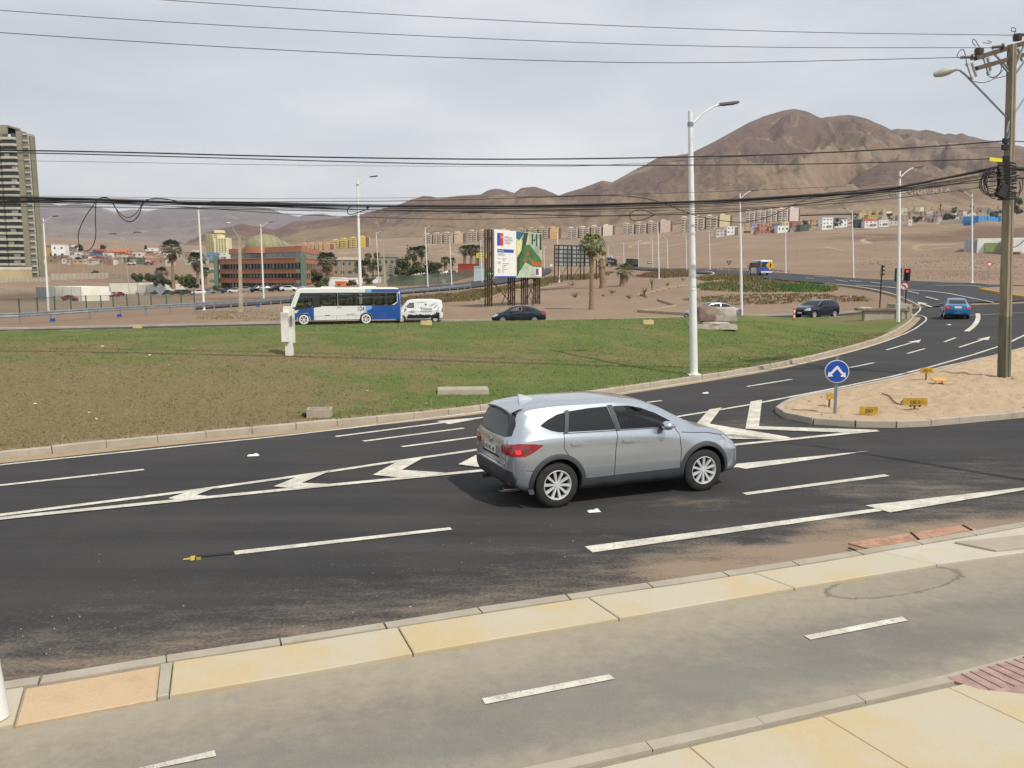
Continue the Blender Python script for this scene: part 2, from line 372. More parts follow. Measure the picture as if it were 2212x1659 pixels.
def m_conc(name, a, b, c, sc=1.0, bands=0):
    g = NG(name); n1 = g.noise(.8*sc, 6, .6); n2 = g.noise(40*sc, 4, .7); n3 = g.noise(3.5*sc, 6, .7)
    col = g.mix(g.ramp(n1, .35, .68), S(a), S(b)); col = g.mix(g.math('MULTIPLY', g.ramp(n3, .5, .75), .6), col, S(c))
    if bands: st = g.noise(9, 3, .6, g.map(g.pos, (9, .5, 1), (0, 0, bands))); col = g.mix(g.math('MULTIPLY', g.ramp(st, .5, .8), .25), col, S('c4bca6'))
    col = g.mix(g.math('MULTIPLY', g.ramp(n2, .55, .8), .3), col, tuple(x*.55 for x in S(c))); g.fin(col, .9, 0, .25); g.bump(n2, .25, .006); return g.m
M_SLAB = m_conc('yellowed_concrete', 'b1aa98', 'b5a37e', 'b2ab9a', 1.1, .9); M_SLAB2 = m_conc('pale_concrete', 'b5b0a2', 'aea796', 'b3a585', 1, .9)
M_KERB = m_conc('kerb_concrete', 'aca293', '9d9383', '8a8070', 2); M_GREYC = m_conc('grey_concrete', 'a39c8e', '989081', '8e8676', 2)
# ---------------------------------------------------------------- far ground
us = np.arange(-1000, 3200, 13.0); P = []
ys = np.exp(np.linspace(math.log(60), math.log(1500), 190))
for y in ys:
    row = []
    for u in us:
        x = (u-CU)/FPX*(y*.992+.3); row.append((x, y, T(x, y)-(.07+.0006*(y-60))))
    P.append(row)
dg_ = MB().grid(P).build('desert_ground', M_DESERT, smooth='all', kind='structure')
TN = [(60, 642, 130, 13, 1.0), (320, 613, 80, 7, 1.1), (520, 646, 200, 7, .8), (2150, 600, 110, 16, .5), (1950, 515, 220, 13, .8), (2160, 500, 110, 18, 1.0), (1500, 540, 200, 10, .3), (700, 640, 120, 8, .5), (1760, 560, 120, 20, .3)]
tv = []
for v in dg_.data.vertices: u_, v_ = px_of(*v.co); tv.append(sum(a*math.exp(-((u_-p)/s_)**2-((v_-q)/t)**2) for p, q, s_, t, a in TN))
dg_.data.attributes.new('tint', 'FLOAT', 'POINT').data.foreach_set('value', tv)
P = [[(x, y, T(x, y)-.08) for x in np.arange(-90, 91, 3.0)] for y in np.arange(-40, 62.1, 3.0)]
MB().grid(P).build('near_ground', M_DESERT, smooth='all', kind='structure')
# ---------------------------------------------------------------- plan lines traced from the photograph
def ext(l, a=0, b=0):
    "extend a plan line straight at its ends"
    l = list(l)
    if a: p, q = Vector(l[0]), Vector(l[min(2, len(l)-1)]); l = [tuple(p+(p-q).normalized()*a)]+l
    if b: p, q = Vector(l[-1]), Vector(l[-2 if len(l) < 3 else -3]); l = l+[tuple(p+(p-q).normalized()*b)]
    return l
VT = ext(xy([(7, 1473), (382, 1411), (768, 1354), (1060, 1307), (1481, 1246), (1604, 1228), (1870, 1186), (2212, 1127)], .12), 40, 45)
VB = ext(xy([(0, 1573), (344, 1508.6), (768, 1438), (894, 1413), (1341, 1337), (1721, 1271), (2030, 1220), (2212, 1195)], .12), 40, 45)
NK = smooth_line(ext(xy([(0, 992), (300, 959), (658, 926), (900, 903), (1077, 882), (1324, 849), (1523, 818), (1591, 808), (1710, 786), (1823, 758), (1890, 738), (1935, 718), (1963, 700), (1976, 685), (1960, 677)]), 40), 2)
RB = smooth_line(ext(xy([(0, 720), (600, 706), (1100, 702), (1500, 697), (1700, 690), (1850, 683), (1960, 677)]), 30), 2)
RF = smooth_line(ext(xy([(0, 713), (600, 698.5), (1060, 693.7), (1316, 692.5), (1490, 687), (1614, 685), (1713, 681), (1833, 676), (1938, 669), (1988, 666)]), 30), 2)
def mound(t, x): return (.95*sst(t*2.5)*(1-sst((t-.45)/.5)))*(1-sst((x-14)/12))
def dust_main(t, x, y):
    u, v = px_of(x, y, 0); d = .75*math.exp(-t*28)+.0
    g = lambda a, b, s, r: math.exp(-((u-a)/s)**2-((v-b)/r)**2)
    d += .82*g(1850, 1192, 330, 34)+.5*g(1500, 1235, 150, 22)+.55*g(2150, 1150, 200, 35)+.5*g(1480, 1085, 150, 12)+.42*g(1880, 1060, 300, 28)+.5*g(1800, 1130, 90, 16)+.3*g(2100, 1010, 200, 30)+.25*g(1500, 900, 200, 30)+.42*g(1620, 925, 120, 26)+.3*g(800, 1035, 200, 12)-.35*g(1700, 1075, 90, 14)-.5*g(1640, 1165, 60, 12)
    if v > 1225: d += .12*g(u, 1500, 1, 120)
    return d
A_ = ext(VT, 0, 0); F_ = ext(RF[:-1], 0, 0)+xy([(1990, 666), (2060, 662), (2212, 655), (2500, 648), (2900, 640)])
# main sheet: from the verge kerb to the far kerb of the ring road
road = None
def dist_poly(x, y, L):
    best = 1e9
    for a, b in zip(L, L[1:]):
        ax, ay = a[:2]; dx, dy = b[0]-ax, b[1]-ay; l2 = dx*dx+dy*dy
        t = 0 if l2 == 0 else max(0, min(1, ((x-ax)*dx+(y-ay)*dy)/l2)); q = (x-ax-t*dx)**2+(y-ay-t*dy)**2
        if q < best: best = q
    return math.sqrt(best)
NKc = resample(NK, 60)
def dust_fn(t, x, y):
    d = dust_main(t, x, y)
    if y < 70: k = dist_poly(x, y, NKc); d += .95*math.exp(-(k/.55)**2)
    return d
def sheet_between(name, A, B, m, off, n, nc, fn, pw=1.0, **kw):
    A = resample(A, n); B = resample(B, n); P = []; at = []
    for a, b in zip(A, B):
        row = []
        for k in range(nc+1):
            t = (k/nc)**pw; x = a[0]+(b[0]-a[0])*t; y = a[1]+(b[1]-a[1])*t; row.append((x, y, T(x, y)+off*(1+max(0, y-45)*.1))); at.append(fn(t, x, y))
        P.append(row)
    o = MB().grid(P).build(name, m, smooth='all', **kw)
    o.data.attributes.new('dust', 'FLOAT', 'POINT').data.foreach_set('value', at); return o
road = sheet_between('main_road', VT, F_, M_ASPH, .002, 260, 110, dust_fn, 1.5, kind='structure')
E1 = smooth_line(xy([(1992, 666), (1975, 654.6), (1930, 636), (1888, 625.5), (1848, 620), (1808, 615), (1738, 609), (1676, 603.7), (1600, 596.5), (1527, 592), (1480, 587), (1425, 584), (1371, 581.5), (1335, 579.5)]), 1)
E2 = xy([(2900, 638), (2500, 618), (2300, 618), (2147, 616), (2099, 612), (2020, 609), (1914, 605), (1843, 601), (1755, 594.5), (1701, 591), (1604, 585.5), (1527, 583), (1425, 579.5), (1371, 577.5), (1335, 576)])
E1d = [(9+0*0, 0)]
road2 = sheet_between('hill_road', [F_[-6] if 0 else E1[0]]+E1, [F_[-1]]+E2, M_ASPH2, .006, 120, 16, lambda t, x, y: .6*math.exp(-t*30)+.6*math.exp(-(1-t)*30), kind='structure')
R3a = xy([(420, 668), (600, 655), (760, 641), (883, 633), (987, 625), (1060, 616), (1120, 607), (1170, 597.5), (1187, 590), (1193, 582)]); R3b = xy([(420, 663), (600, 649), (760, 632), (883, 622), (987, 613), (1060, 604), (1120, 594), (1150, 587), (1165, 582), (1172, 578)])
road3 = sheet_between('slip_road', R3a, R3b, M_ASPH2, .006, 80, 8, lambda t, x, y: .4*math.exp(-t*20), kind='structure')
# ---------------------------------------------------------------- cycle lane, verge and near pavement
BL = [(-40, -22), (-20, -13.5), (0, -5), (20, 3), (45, 12)]
def bike_fn(t, x, y): return .75*math.exp(-((t)*9)**2*.6)
bl = sheet_between('cycle_lane', VB, ext([(p[0]+3.2, p[1]-8) for p in VB], 0, 0), M_BIKE, 0, 400, 60, bike_fn, 1.3, kind='structure')
bl.location.z = .095
NS = ext(xy([(1123, 1659), (1481, 1581.6), (1746, 1521.6), (2016, 1463), (2212, 1413)], .12), 14, 40)
at = []; at2 = []
for v in bl.data.vertices:
    k = dist_poly(v.co.x, v.co.y, NS); u_, v_ = px_of(v.co.x, v.co.y, .1); at2.append(max(math.exp(-((u_-1930)/150)**2-((v_-1258-(1930-u_)*.13)/30)**2)*1.2, 0)); at.append(0)
d0 = [0.0]*len(at); bl.data.attributes['dust'].data.foreach_get('value', d0)
for i, v in enumerate(bl.data.vertices): d0[i] += .6*math.exp(-(dist_poly(v.co.x, v.co.y, NS)/.35)**2)
bl.data.attributes['dust'].data.foreach_set('value', d0)
bl.data.attributes.new('stain', 'FLOAT', 'POINT').data.foreach_set('value', at2)
def slab(name, pts, z0, z1, m, parent, gap=.008, **kw):
    "slab from plan corners, shrunk a little for the joint, with a chamfered top"
    c = Vector((sum(p[0] for p in pts)/len(pts), sum(p[1] for p in pts)/len(pts)))
    sh = lambda d: [tuple(Vector(p[:2])+(c-Vector(p[:2])).normalized()*d) for p in pts]
    a, b, t = sh(gap), sh(gap), sh(gap+.012); n = len(pts)
    vs = [(*p, z0) for p in a]+[(*p, z1-.008) for p in b]+[(*p, z1) for p in t]
    fs = [(i, (i+1) % n, n+(i+1) % n, n+i) for i in range(n)]+[(n+i, n+(i+1) % n, 2*n+(i+1) % n, 2*n+i) for i in range(n)]+[tuple(range(2*n, 3*n))]
    return MB().add(vs, fs).build(name, m, parent, **kw)
verge = MB(); Lp = resample(VT, 160); Lq = resample(VB, 160)
verge.grid([[(*a, .075), (*b, .075)] for a, b in zip(Lp, Lq)]); verge = verge.build('concrete_verge', M_GREYC, kind='structure')
def at_line(L, p, side=0):
    "closest point on L to p"
    best = None
    for a, b in zip(L, L[1:]):
        a, b = Vector(a), Vector(b); d = b-a; t = max(0, min(1, (Vector(p)-a).dot(d)/max(d.dot(d), 1e-9))); q = a+d*t
        if best is None or (q-Vector(p)).length < best[0]: best = ((q-Vector(p)).length, q)
    return best[1]
def inset(p, towards, d): p = Vector(p); return tuple(p+(Vector(towards)-p).normalized()*d)
J = [((58, 1466), (30, 1566)), ((349, 1417), (339, 1509)), ((375, 1413), (364, 1505)), ((852, 1341), (894, 1413)), ((1254.8, 1279), (1341, 1337)), ((1605.7, 1228), (1721, 1271)), ((1873.8, 1185), (2030, 1220))]
JP = [(at_line(VT, G0(*a, .12)[:2]), at_line(VB, G0(*b, .12)[:2])) for a, b in J]
def mid_quad(a, b, z1, m, name='concrete_slab', **kw):
    k = .17; p = [inset(a[0], a[1], k), inset(b[0], b[1], k), inset(b[1], b[0], .03), inset(a[1], a[0], .03)]
    # follow the slightly bent edge with middle points
    mt = at_line(VT, (Vector(p[0])+Vector(p[1]))/2); mb = at_line(VB, (Vector(p[2])+Vector(p[3]))/2)
    q = [p[0], inset(mt, mb, k), p[1], p[2], inset(mb, mt, .03), p[3]]; return slab(name, q, .0, z1, m, verge, **kw)
l0 = (JP[0][0]-Vector((3.4, 1.4)), JP[0][1]-Vector((3.6, 1.4)))
mid_quad(l0, JP[0], .12, M_SLAB)
mid_quad(JP[0], JP[1], .105, M_BED, name='sandy_tree_bed', label='bed of orange sandy soil'); mid_quad(JP[1], JP[2], .125, M_GREYC, name='concrete_edging')
for i in (2, 3, 4, 5): mid_quad(JP[i], JP[i+1], .12, M_SLAB)
prev = JP[6]
for k in range(5):
    nx = (prev[0]+Vector((2.9, 1.2)), prev[1]+Vector((2.9, 1.2))); nx = (at_line(VT, nx[0]), at_line(VB, nx[1])); mid_quad(prev, nx, .12, M_SLAB2, label='pale newer concrete slab'); prev = nx
prev = l0
for k in range(5): nx = (prev[0]-Vector((3.6, 1.5)), prev[1]-Vector((3.6, 1.5))); mid_quad(nx, prev, .12, M_SLAB); prev = nx
def kerb_run(L, parent, h=.15, w=.15, ln=1.0, z0=0.0, m=None, name='kerb_stone', follow=True, face=1, maxn=300, gp=.008):
    "kerb stones one by one along a plan line, sharing a few meshes"
    ms = []
    for v in range(5):
        r = random.Random(v+11); j = lambda s: r.uniform(-s, s); l = ln-gp
        a = MB(); b = .012
        pr = [(-w/2*face+0, -.12), (-w/2*face+j(.004), h-b+j(.006)), (-w/2*face+b*face, h+j(.004)), (w/2*face, h+j(.004)), (w/2*face, -.12)]
        n = len(pr); vs = [(-l/2+j(.005), p, q) for p, q in pr]+[(l/2+j(.005), p, q) for p, q in pr]
        a.add(vs, [(i, (i+1) % n, n+(i+1) % n, n+i) for i in range(n)]+[tuple(range(n)), tuple(range(n, 2*n))]); o = a.build(name, m or M_KERB, parent); ms.append(o.data); bpy.data.objects.remove(o)
    tot = sum(math.dist(a, b) for a, b in zip(L, L[1:])); n = int(tot/ln); Q = resample(L, n+1); out = []
    for i in range(min(n, maxn)):
        p, q = Vector(Q[i]), Vector(Q[i+1]); c = (p+q)/2; d = q-p
        o = bpy.data.objects.new(name, random.choice(ms)); C.objects.link(o); o.parent = parent
        za, zb = (T(*p), T(*q)) if follow else (0, 0); o.location = (c.x, c.y, (za+zb)/2+z0+(random.uniform(-.006, .006) if gp > .004 else 0))
        o.rotation_euler = (random.uniform(-.015, .015), -math.atan2(zb-za, d.length), math.atan2(d.y, d.x)+random.uniform(-.006, .006)) if gp > .004 else (0, 0, math.atan2(d.y, d.x)); out.append(o)
    return out
def offset(L, d):
    out = []
    for i, p in enumerate(L):
        a = Vector(L[max(0, i-1)]); b = Vector(L[min(len(L)-1, i+1)]); t = (b-a).normalized(); out.append(tuple(Vector(p)+Vector((-t.y, t.x))*d))
    return out
def clipx(L, a, b): return [p for p in L if a <= p[0] <= b]
kerb_run(clipx(resample(offset(VT, -.075), 400), -9, 24), verge, .122, .15, 1.0, m=M_GREYC, face=-1, gp=.003)
# drain inlet of worn red brick in the verge, with an iron-edged cover
dr = xy([(1831, 1172), (2083, 1133), (2113, 1143), (1877, 1184)], .03)
slab('drain_channel', dr, .0, .03, mat('worn_red_brick', 'a07c66', .9, var=.25, sc=12), verge, label='worn red brick drain channel')
for a, b in (((1968, 1151), (1985, 1166)), ((1833, 1184), (1850, 1190)), ((2080, 1135), (2100, 1146))):
    p, q = G0(*a, .03), G0(*b, .03); MB().box(((p.x+q.x)/2, (p.y+q.y)/2, .034), ((q-p).length, .03, .015), rz=math.atan2(q.y-p.y, q.x-p.x)).build('drain_bar', mat('rusty_iron', '3b2b22', .8, .3), verge)
slab('cover_plate', xy([(2062, 1173), (2212, 1158), (2260, 1180), (2151, 1191)], .13), .1, .15, M_GREYC, verge, .0, label='square concrete cover plate')
# near pavement with slabs, kerb and ribbed paving
pave = MB().grid([[(*p, .085), (p[0]+3.2, p[1]-8, .085)] for p in resample(NS, 30)]).build('pavement', M_GREYC, kind='structure')
kerb_run([p for p in resample(offset(NS, -.06), 200)], pave, .121, .12, 1.0, m=M_GREYC, face=-1, follow=False, gp=.003)
JN = [((1469, 1596), (1541.8, 1659)), ((1751, 1532), (1959, 1659)), ((2016, 1470), (2212, 1562))]
jn = [(Vector(G0(*a, .12)[:2]), Vector(G0(*b, .12)[:2])) for a, b in JN]
jl = [(at_line(NS, a), (b-a).normalized()) for a, b in jn]; step = jl[1][0]-jl[0][0]
jl = [(jl[0][0]-step*k, jl[0][1]) for k in (2, 1)]+jl+[(jl[2][0]+step*k, jl[2][1]) for k in (1, 2, 3, 4)]
for (a, da), (b, db) in zip(jl, jl[1:]):
    o1 = da*.17; o2 = db*.17
    slab('concrete_slab', [tuple(a+o1), tuple(b+o2), tuple(b+db*3.2), tuple(a+da*3.2)], 0, .12, M_SLAB, pave)
rb = [Vector(p) for p in xy([(2045, 1465), (2212, 1421), (2330, 1400), (2330, 1520), (2212, 1499), (2115, 1489)], .12)]
mrib = mat('ribbed_pink_paving', '9b8078', .9, var=.2, sc=10)
slab('ribbed_paving', [tuple(p) for p in rb], .1, .128, mrib, pave, 0, label='ribbed pinkish tactile paving')
for k in range(9):
    a = G0(2078+k*19, 1455.5-k*5.2, .13); b = G0(2140+k*27, 1489-k*3.2, .13); MB().box(((a.x+b.x)/2, (a.y+b.y)/2, .131), ((b-a).length, .022, .012), rz=math.atan2(b.y-a.y, b.x-a.x)).build('paving_rib', mrib, pave)
def zmk(x, y, k=0): return T(x, y)+.012+.0045*k+max(0, y-45)*.0022
def mark(pts, m=None, parent=None, k=0, z=None, **kw):
    q = [Vector(p[:2]) for p in (xy(pts) if z is None else xy(pts, z))]; bm = bmesh.new(); vs = [bm.verts.new((p.x, p.y, 0)) for p in q]
    f = bm.faces.new(vs); bmesh.ops.triangulate(bm, faces=[f])
    for _ in range(3 if max(p.y for p in q) > 40 else 0): bmesh.ops.subdivide_edges(bm, edges=[e for e in bm.edges if e.calc_length() > 1.5], cuts=1); bmesh.ops.triangulate(bm, faces=bm.faces)
    for v in bm.verts: v.co.z = zmk(v.co.x, v.co.y, k) if z is None else z+.004
    me = bpy.data.meshes.new('road_marking'); bm.to_mesh(me); bm.free(); me.materials.append(m or M_PAINT); o = bpy.data.objects.new('road_marking', me); C.objects.link(o); o.parent = parent or road
    return props(o, **kw) if kw else o
def line(pts, w_, m=None, parent=None, k=0, plan=False, name='road_marking', step=.8, **kw):
    L = pts if plan else xy(pts); L = resample(L, max(2, int(sum(math.dist(a, b) for a, b in zip(L, L[1:]))/step)+1)) if True else L
    a, b = offset(L, w_/2), offset(L, -w_/2)
    return MB().grid([[(*p, zmk(*p, k)), (*q, zmk(*q, k))] for p, q in zip(a, b)]).build(name, m or M_PAINT, parent or road, **kw)
# ---------------------------------------------------------------- grass island
def dryness(u, v):
    g = lambda a, b, s, r: math.exp(-((u-a)/s)**2-((v-b)/r)**2)
    d = .33+.66*g(150, 880, 420, 80)+.5*g(-200, 930, 500, 120)+.35*g(560, 850, 280, 60)+.38*g(620, 775, 240, 18)+.3*g(1000, 775, 200, 22)+.3*g(940, 838, 90, 14)+.22*g(150, 750, 300, 18)
    d -= .32*g(300, 712, 900, 13)+.3*g(1150, 840, 330, 38)+.25*g(1700, 715, 250, 22)
    d += .5*g(1860, 690, 90, 9)+.35*g(1880, 735, 60, 20)+.2*g(1350, 770, 150, 20)
    return d
def Ti(x, y, t): return T(x, y)+.13+mound(t, x)
NKi = offset(NK[:-1], .13)+[NK[-1]]; n = 240; nc = 60; GA = resample(NKi, n); GB = resample(RB, n)
M_GUT = earth('gutter_dust', 'a39178', '958369', '857560', 3, .2, False)
props(line(offset(NK[:-6], -.3), .40, M_GUT, None, -1, True, 'gutter_dust', .5), kind='structure')
P = []; at = []; ed = []; GP = {}
for i, (a, b) in enumerate(zip(GA, GB)):
    row = []
    for k in range(nc+1):
        t = k/nc; x = a[0]+(b[0]-a[0])*t; y = a[1]+(b[1]-a[1])*t; z = Ti(x, y, t)+.025*noise.noise(Vector((x*1.1, y*1.1, 0)))*(1 if 0 < k < nc else 0)
        row.append((x, y, z)); at.append(dryness(*px_of(x, y, z))); wd = math.dist(a, b); ed.append(math.exp(-t*wd/.7)*.75+math.exp(-(1-t)*wd/.5)*.5)
    P.append(row)
island = MB().grid(P).build('grass_island', M_GRASS, smooth='all', kind='structure')
island.data.attributes.new('dust', 'FLOAT', 'POINT').data.foreach_set('value', at); island.data.attributes.new('edge', 'FLOAT', 'POINT').data.foreach_set('value', ed)
BV_I = BVHTree.FromPolygons([v.co[:] for v in island.data.vertices], [p.vertices[:] for p in island.data.polygons])
def GI(u, v):
    dx = (u-CU)/FPX; dz = -(v-CV)/FPX; c, s = math.cos(PITCH), math.sin(PITCH); d = Vector((dx, c+dz*s, -s+dz*c)).normalized()
    r = BV_I.ray_cast(Vector((0, 0, HC)), d); return r[0] if r[0] else G0(u, v, .13)
kerb_run([p for p in resample(NK, 900) if p[0] > -17], island, .15, .15, 1.0, maxn=110)
kerb_run([p for p in reversed(resample(offset(RB, -.1), 900)) if p[0] > -40], island, .13, .15, 1.0, maxn=120)
kerb_run([p for p in resample(offset(RF, .1), 900) if -42 < p[0]], road, .15, .15, 1.0, face=1, maxn=130)
kerb_run([p for p in resample(offset(E1, .1), 700) if p[1] < 125], road2, .14, .16, 1.0, maxn=90, face=1)
# grass blades
def blades(name, cnt, seed, test, cols, h=(.03, .07)):
    r = random.Random(seed); m = MB(); tri = 0
    while tri < cnt:
        i = r.randrange(n-1); k = r.random()**1.6*nc; kk = min(nc-1, int(k)); s = r.random(); q = k-kk
        p = [Vector(P[i][kk]), Vector(P[i+1][kk]), Vector(P[i+1][kk+1]), Vector(P[i][kk+1])]
        c = p[0]*(1-s)*(1-q)+p[1]*s*(1-q)+p[2]*s*q+p[3]*(1-s)*q
        if c.y > 50 or c.x < -22: continue
        u, v = px_of(*c); dr_ = dryness(u, v)+1.3*(noise.noise(c*.9)*.5)+r.uniform(-.15, .15)
        if not test(dr_): continue
        for _ in range(3):
            a = r.uniform(0, 6.28); hh = r.uniform(*h); w_ = r.uniform(.008, .02); l = Vector((r.uniform(-.03, .03), r.uniform(-.03, .03), hh)); o = c+Vector((r.uniform(-.05, .05), r.uniform(-.05, .05), -.005)); e = Vector((math.cos(a), math.sin(a), 0))*w_
            m.add([o-e, o+e, o+l], [(0, 1, 2)]); tri += 1
    o = m.build(name, cols, island, fix=False); o['kind'] = 'stuff'
blades('green_grass_blades', 42000, 3, lambda d: d < .5, mat('grass_blade_green', '6c7a42', .8, var=.3, sc=.7))
blades('dry_grass_blades', 30000, 4, lambda d: .38 < d, mat('grass_blade_dry', '7f7453', .9, var=.3, sc=.7))
# ---------------------------------------------------------------- sand island with the utility pole
SL = smooth_line(xy([(1681, 893), (1688, 899), (1710, 907), (1759, 917), (1858, 923), (1972, 923), (2067, 914), (2212, 901), (2500, 872), (2900, 835)]), 2)
SU = smooth_line(xy([(1681, 893), (1686, 886), (1700, 879), (1725, 868), (1799, 854.5), (1918, 830), (1989, 812), (2153, 775), (2212, 757), (2400, 695)]), 2)
SU = ext(SU, 0, 12)
n2 = 260; A = resample(offset(SL, .1), n2); B = resample(offset(SU, -.1), n2); A[0] = B[0] = tuple((Vector(A[0])+Vector(B[0]))/2+Vector((.15, .02))); Q = []
for i, (a, b) in enumerate(zip(A, B)):
    row = []
    for k in range(61):
        t = k/60; x = a[0]+(b[0]-a[0])*t; y = a[1]+(b[1]-a[1])*t; e = min(t, 1-t)*math.dist(a, b); s = sst((e-.25)/.9)
        row.append((x, y, T(x, y)+.135+s*(.06*noise.noise(Vector((x*1.6, y*1.6, 1)))+.06*noise.noise(Vector((x*4, y*4, 1)))+.03)))
    Q.append(row)
sisl = MB().grid(Q).build('sand_island', M_SAND, smooth='all', kind='structure')
BV_S = BVHTree.FromPolygons([v.co[:] for v in sisl.data.vertices], [p.vertices[:] for p in sisl.data.polygons])
def GS(u, v):
    dx = (u-CU)/FPX; dz = -(v-CV)/FPX; c, s = math.cos(PITCH), math.sin(PITCH); r = BV_S.ray_cast(Vector((0, 0, HC)), Vector((dx, c+dz*s, -s+dz*c)).normalized())
    return r[0] if r[0] else G0(u, v, .14)
kerb_run([p for p in resample(list(reversed(SU))+SL[1:], 900) if p[0] < 32], sisl, .16, .18, .92, face=1, maxn=130)
m = MB(); r = random.Random(5)
for _ in range(420):
    i = r.randrange(1, n2-1); k = r.randrange(1, 60); p = Vector(Q[i][k])+Vector((r.uniform(-.2, .2), r.uniform(-.1, .1), 0))
    if p.x > 24: continue
    s = r.uniform(.012, .04)*(2 if r.random() < .08 else 1); vs = [p+Vector((math.cos(t)*s*r.uniform(.7, 1.2), math.sin(t)*s*r.uniform(.7, 1.2), 0)) for t in (0, 1.3, 2.5, 3.8, 5)]+[p+Vector((0, 0, s*.9))]
    m.add(vs, [(i, (i+1) % 5, 5) for i in range(5)])
m.build('pebbles', mat('pebble', 'a08a70', .9, var=.5, sc=1.5), sisl, kind='stuff')
# island with the yellow kerb on the far right
YL = xy([(2115, 627), (2135, 631), (2160, 636), (2212, 645), (2320, 662)]); YU = xy([(2115, 627), (2140, 624), (2170, 622), (2212, 621.5), (2340, 623)])
a_, b_ = resample(YL, 12), resample(YU, 12)
yi = MB().grid([[(p[0]+(q[0]-p[0])*t, p[1]+(q[1]-p[1])*t, T(p[0]+(q[0]-p[0])*t, p[1]+(q[1]-p[1])*t)+.17) for t in (0, .25, .5, .75, 1)] for p, q in zip(a_, b_)]).build('traffic_island', M_DESERT, kind='structure')
kerb_run(resample(YL, 200), yi, .24, .2, 1.0, m=mat('yellow_kerb_paint', 'c8963a', .8), maxn=40)
# ---------------------------------------------------------------- painted road markings
line(smooth_line([(-500, 1060), (0, 1005), (330, 971), (658, 937.6), (980, 898), (1324, 853.5), (1646, 801.4), (1710, 790.5), (1844, 759), (1918, 736), (1971, 714.8), (1997, 697), (2002, 690), (1996, 684), (1978, 681.5)], 1), .11, label='long white edge line curving round the grass island')
for a, b in (((-40, 1054), (311, 1015.5)), ((785, 954), (1002, 925.7)), ((868, 966), (1230, 918)), ((1380, 872), (1429.5, 866)), ((1614, 835.5), (1710, 820)), ((1826, 796.5), (1888, 784)), ((1960, 764), (1998, 753.4)), ((2040, 738.7), (2064, 730)), ((1110, 898), (1235, 884))):
    line([a, b], .13)
def arrow(a, b, hw=.28, w_=.13, hl=1.5, **kw):
    p, q = Vector(G0(*a)[:2]), Vector(G0(*b)[:2]); d = (q-p).normalized(); nn = Vector((-d.y, d.x)); s = q-d*hl
    pts = [p+nn*w_/2, s+nn*w_/2, s+nn*hw, q, s-nn*hw, s-nn*w_/2, p-nn*w_/2]; bm = bmesh.new(); f = bm.faces.new([bm.verts.new((*v, zmk(*v))) for v in pts]); bmesh.ops.triangulate(bm, faces=[f])
    me = bpy.data.meshes.new('painted_arrow'); bm.to_mesh(me); bm.free(); me.materials.append(M_PAINT); o = bpy.data.objects.new('painted_arrow', me); C.objects.link(o); o.parent = road
    return props(o, **kw)
arrow((725, 944), (1062, 900)); arrow((1914, 756.5), (1990, 734), hl=2); arrow((2072, 750.6), (2139, 727.4), hl=2.2)
line(smooth_line([(2111.7, 678.5), (2113.5, 691), (2103, 706), (2088, 716.4)], 2), .3); line([(2070, 684), (2230, 675)], .12)
line(smooth_line([(1452, 902.5), (1591, 880), (1644.5, 870), (1799, 840.4), (1966, 805.6), (2153, 752), (2212, 725), (2300, 680)], 1), .13, label='white edge line passing behind the pole island')
line([(-400, 1160), (0, 1114), (402, 1063), (658, 1027.5), (880, 994), (1035, 972), (1260, 934), (1455, 902)], .15)
line([(-400, 1168), (0, 1121.5), (402, 1081), (658, 1055), (1040, 1018), (1330, 992), (1591, 961.5), (1698, 951), (1829, 937.5), (1895, 931.5)], .17, k=1)
for q in ([(363, 1078.6), (425, 1059), (475, 1052.5), (424, 1071.5), (475, 1076), (440, 1080), (400, 1084)], [(591, 1053), (655, 1027), (715, 1019), (652, 1045), (715, 1048), (700, 1053), (640, 1058)], [(805, 1028), (862, 997), (920, 988), (868, 1017), (960, 1023), (940, 1029), (870, 1034)], [(990, 1005), (1060, 968), (1120, 960), (1075, 993), (1140, 1003), (1120, 1010), (1060, 1014)],
          [(1505, 916), (1532, 886), (1559, 881.5), (1533, 917), (1700, 945), (1710, 948.5), (1674, 951.5), (1560, 949)], [(1610, 928), (1621, 869), (1646, 865), (1639.5, 922.5), (1898, 930.5), (1829, 936.5)]): mark(q, k=2)
mark([(1480, 1017), (1560, 1003), (1591, 1003), (1876.6, 975), (1748.6, 994.6), (1610, 1014), (1594, 1010.5)], k=0)
mark([(1603, 1066), (1909, 1025.8), (1922.7, 1029.4), (1613, 1070.5)]); mark([(1076, 1061), (1115, 1057), (1125, 1061), (1088, 1065.5)])
mark([(1263, 1182), (1905, 1098), (1925, 1102), (1280, 1195)], k=0); mark([(1869, 1093.6), (2212, 1055), (2500, 1020), (2500, 1024), (2212, 1060.5), (1922.7, 1109)], k=1)
mark([(505, 1192), (972, 1140.5), (977, 1145.5), (508, 1200)], label='white dash nearest the left side of the near carriageway')
mark([(425, 1201), (503, 1194), (504, 1198.5), (424, 1205.5)], mat('tar', '1d1d1e', .8)); my = mat('yellow_marker_paint', 'b29a3a', .8)
mark([(395, 1209), (412, 1206), (412, 1210), (396, 1211.5)], my); mark([(412, 1203), (422, 1202), (420, 1212), (411, 1213)], my)
for k in range(4): mark([(424+k*.5, 1203+k*2.6), (435, 1202+k*2.6), (434, 1203.3+k*2.6), (424, 1204.6+k*2.6)], my)
for q in ([(100, 1707), (463.5, 1621.5), (467, 1634), (240, 1680), (120, 1720)], [(1041, 1509.4), (1315.6, 1457), (1328, 1467), (1048, 1521.8)], [(1736.4, 1374), (1948.5, 1332.3), (1961, 1341), (1751, 1382.4)]): mark(q, parent=bl, z=.1).location.z = -.095
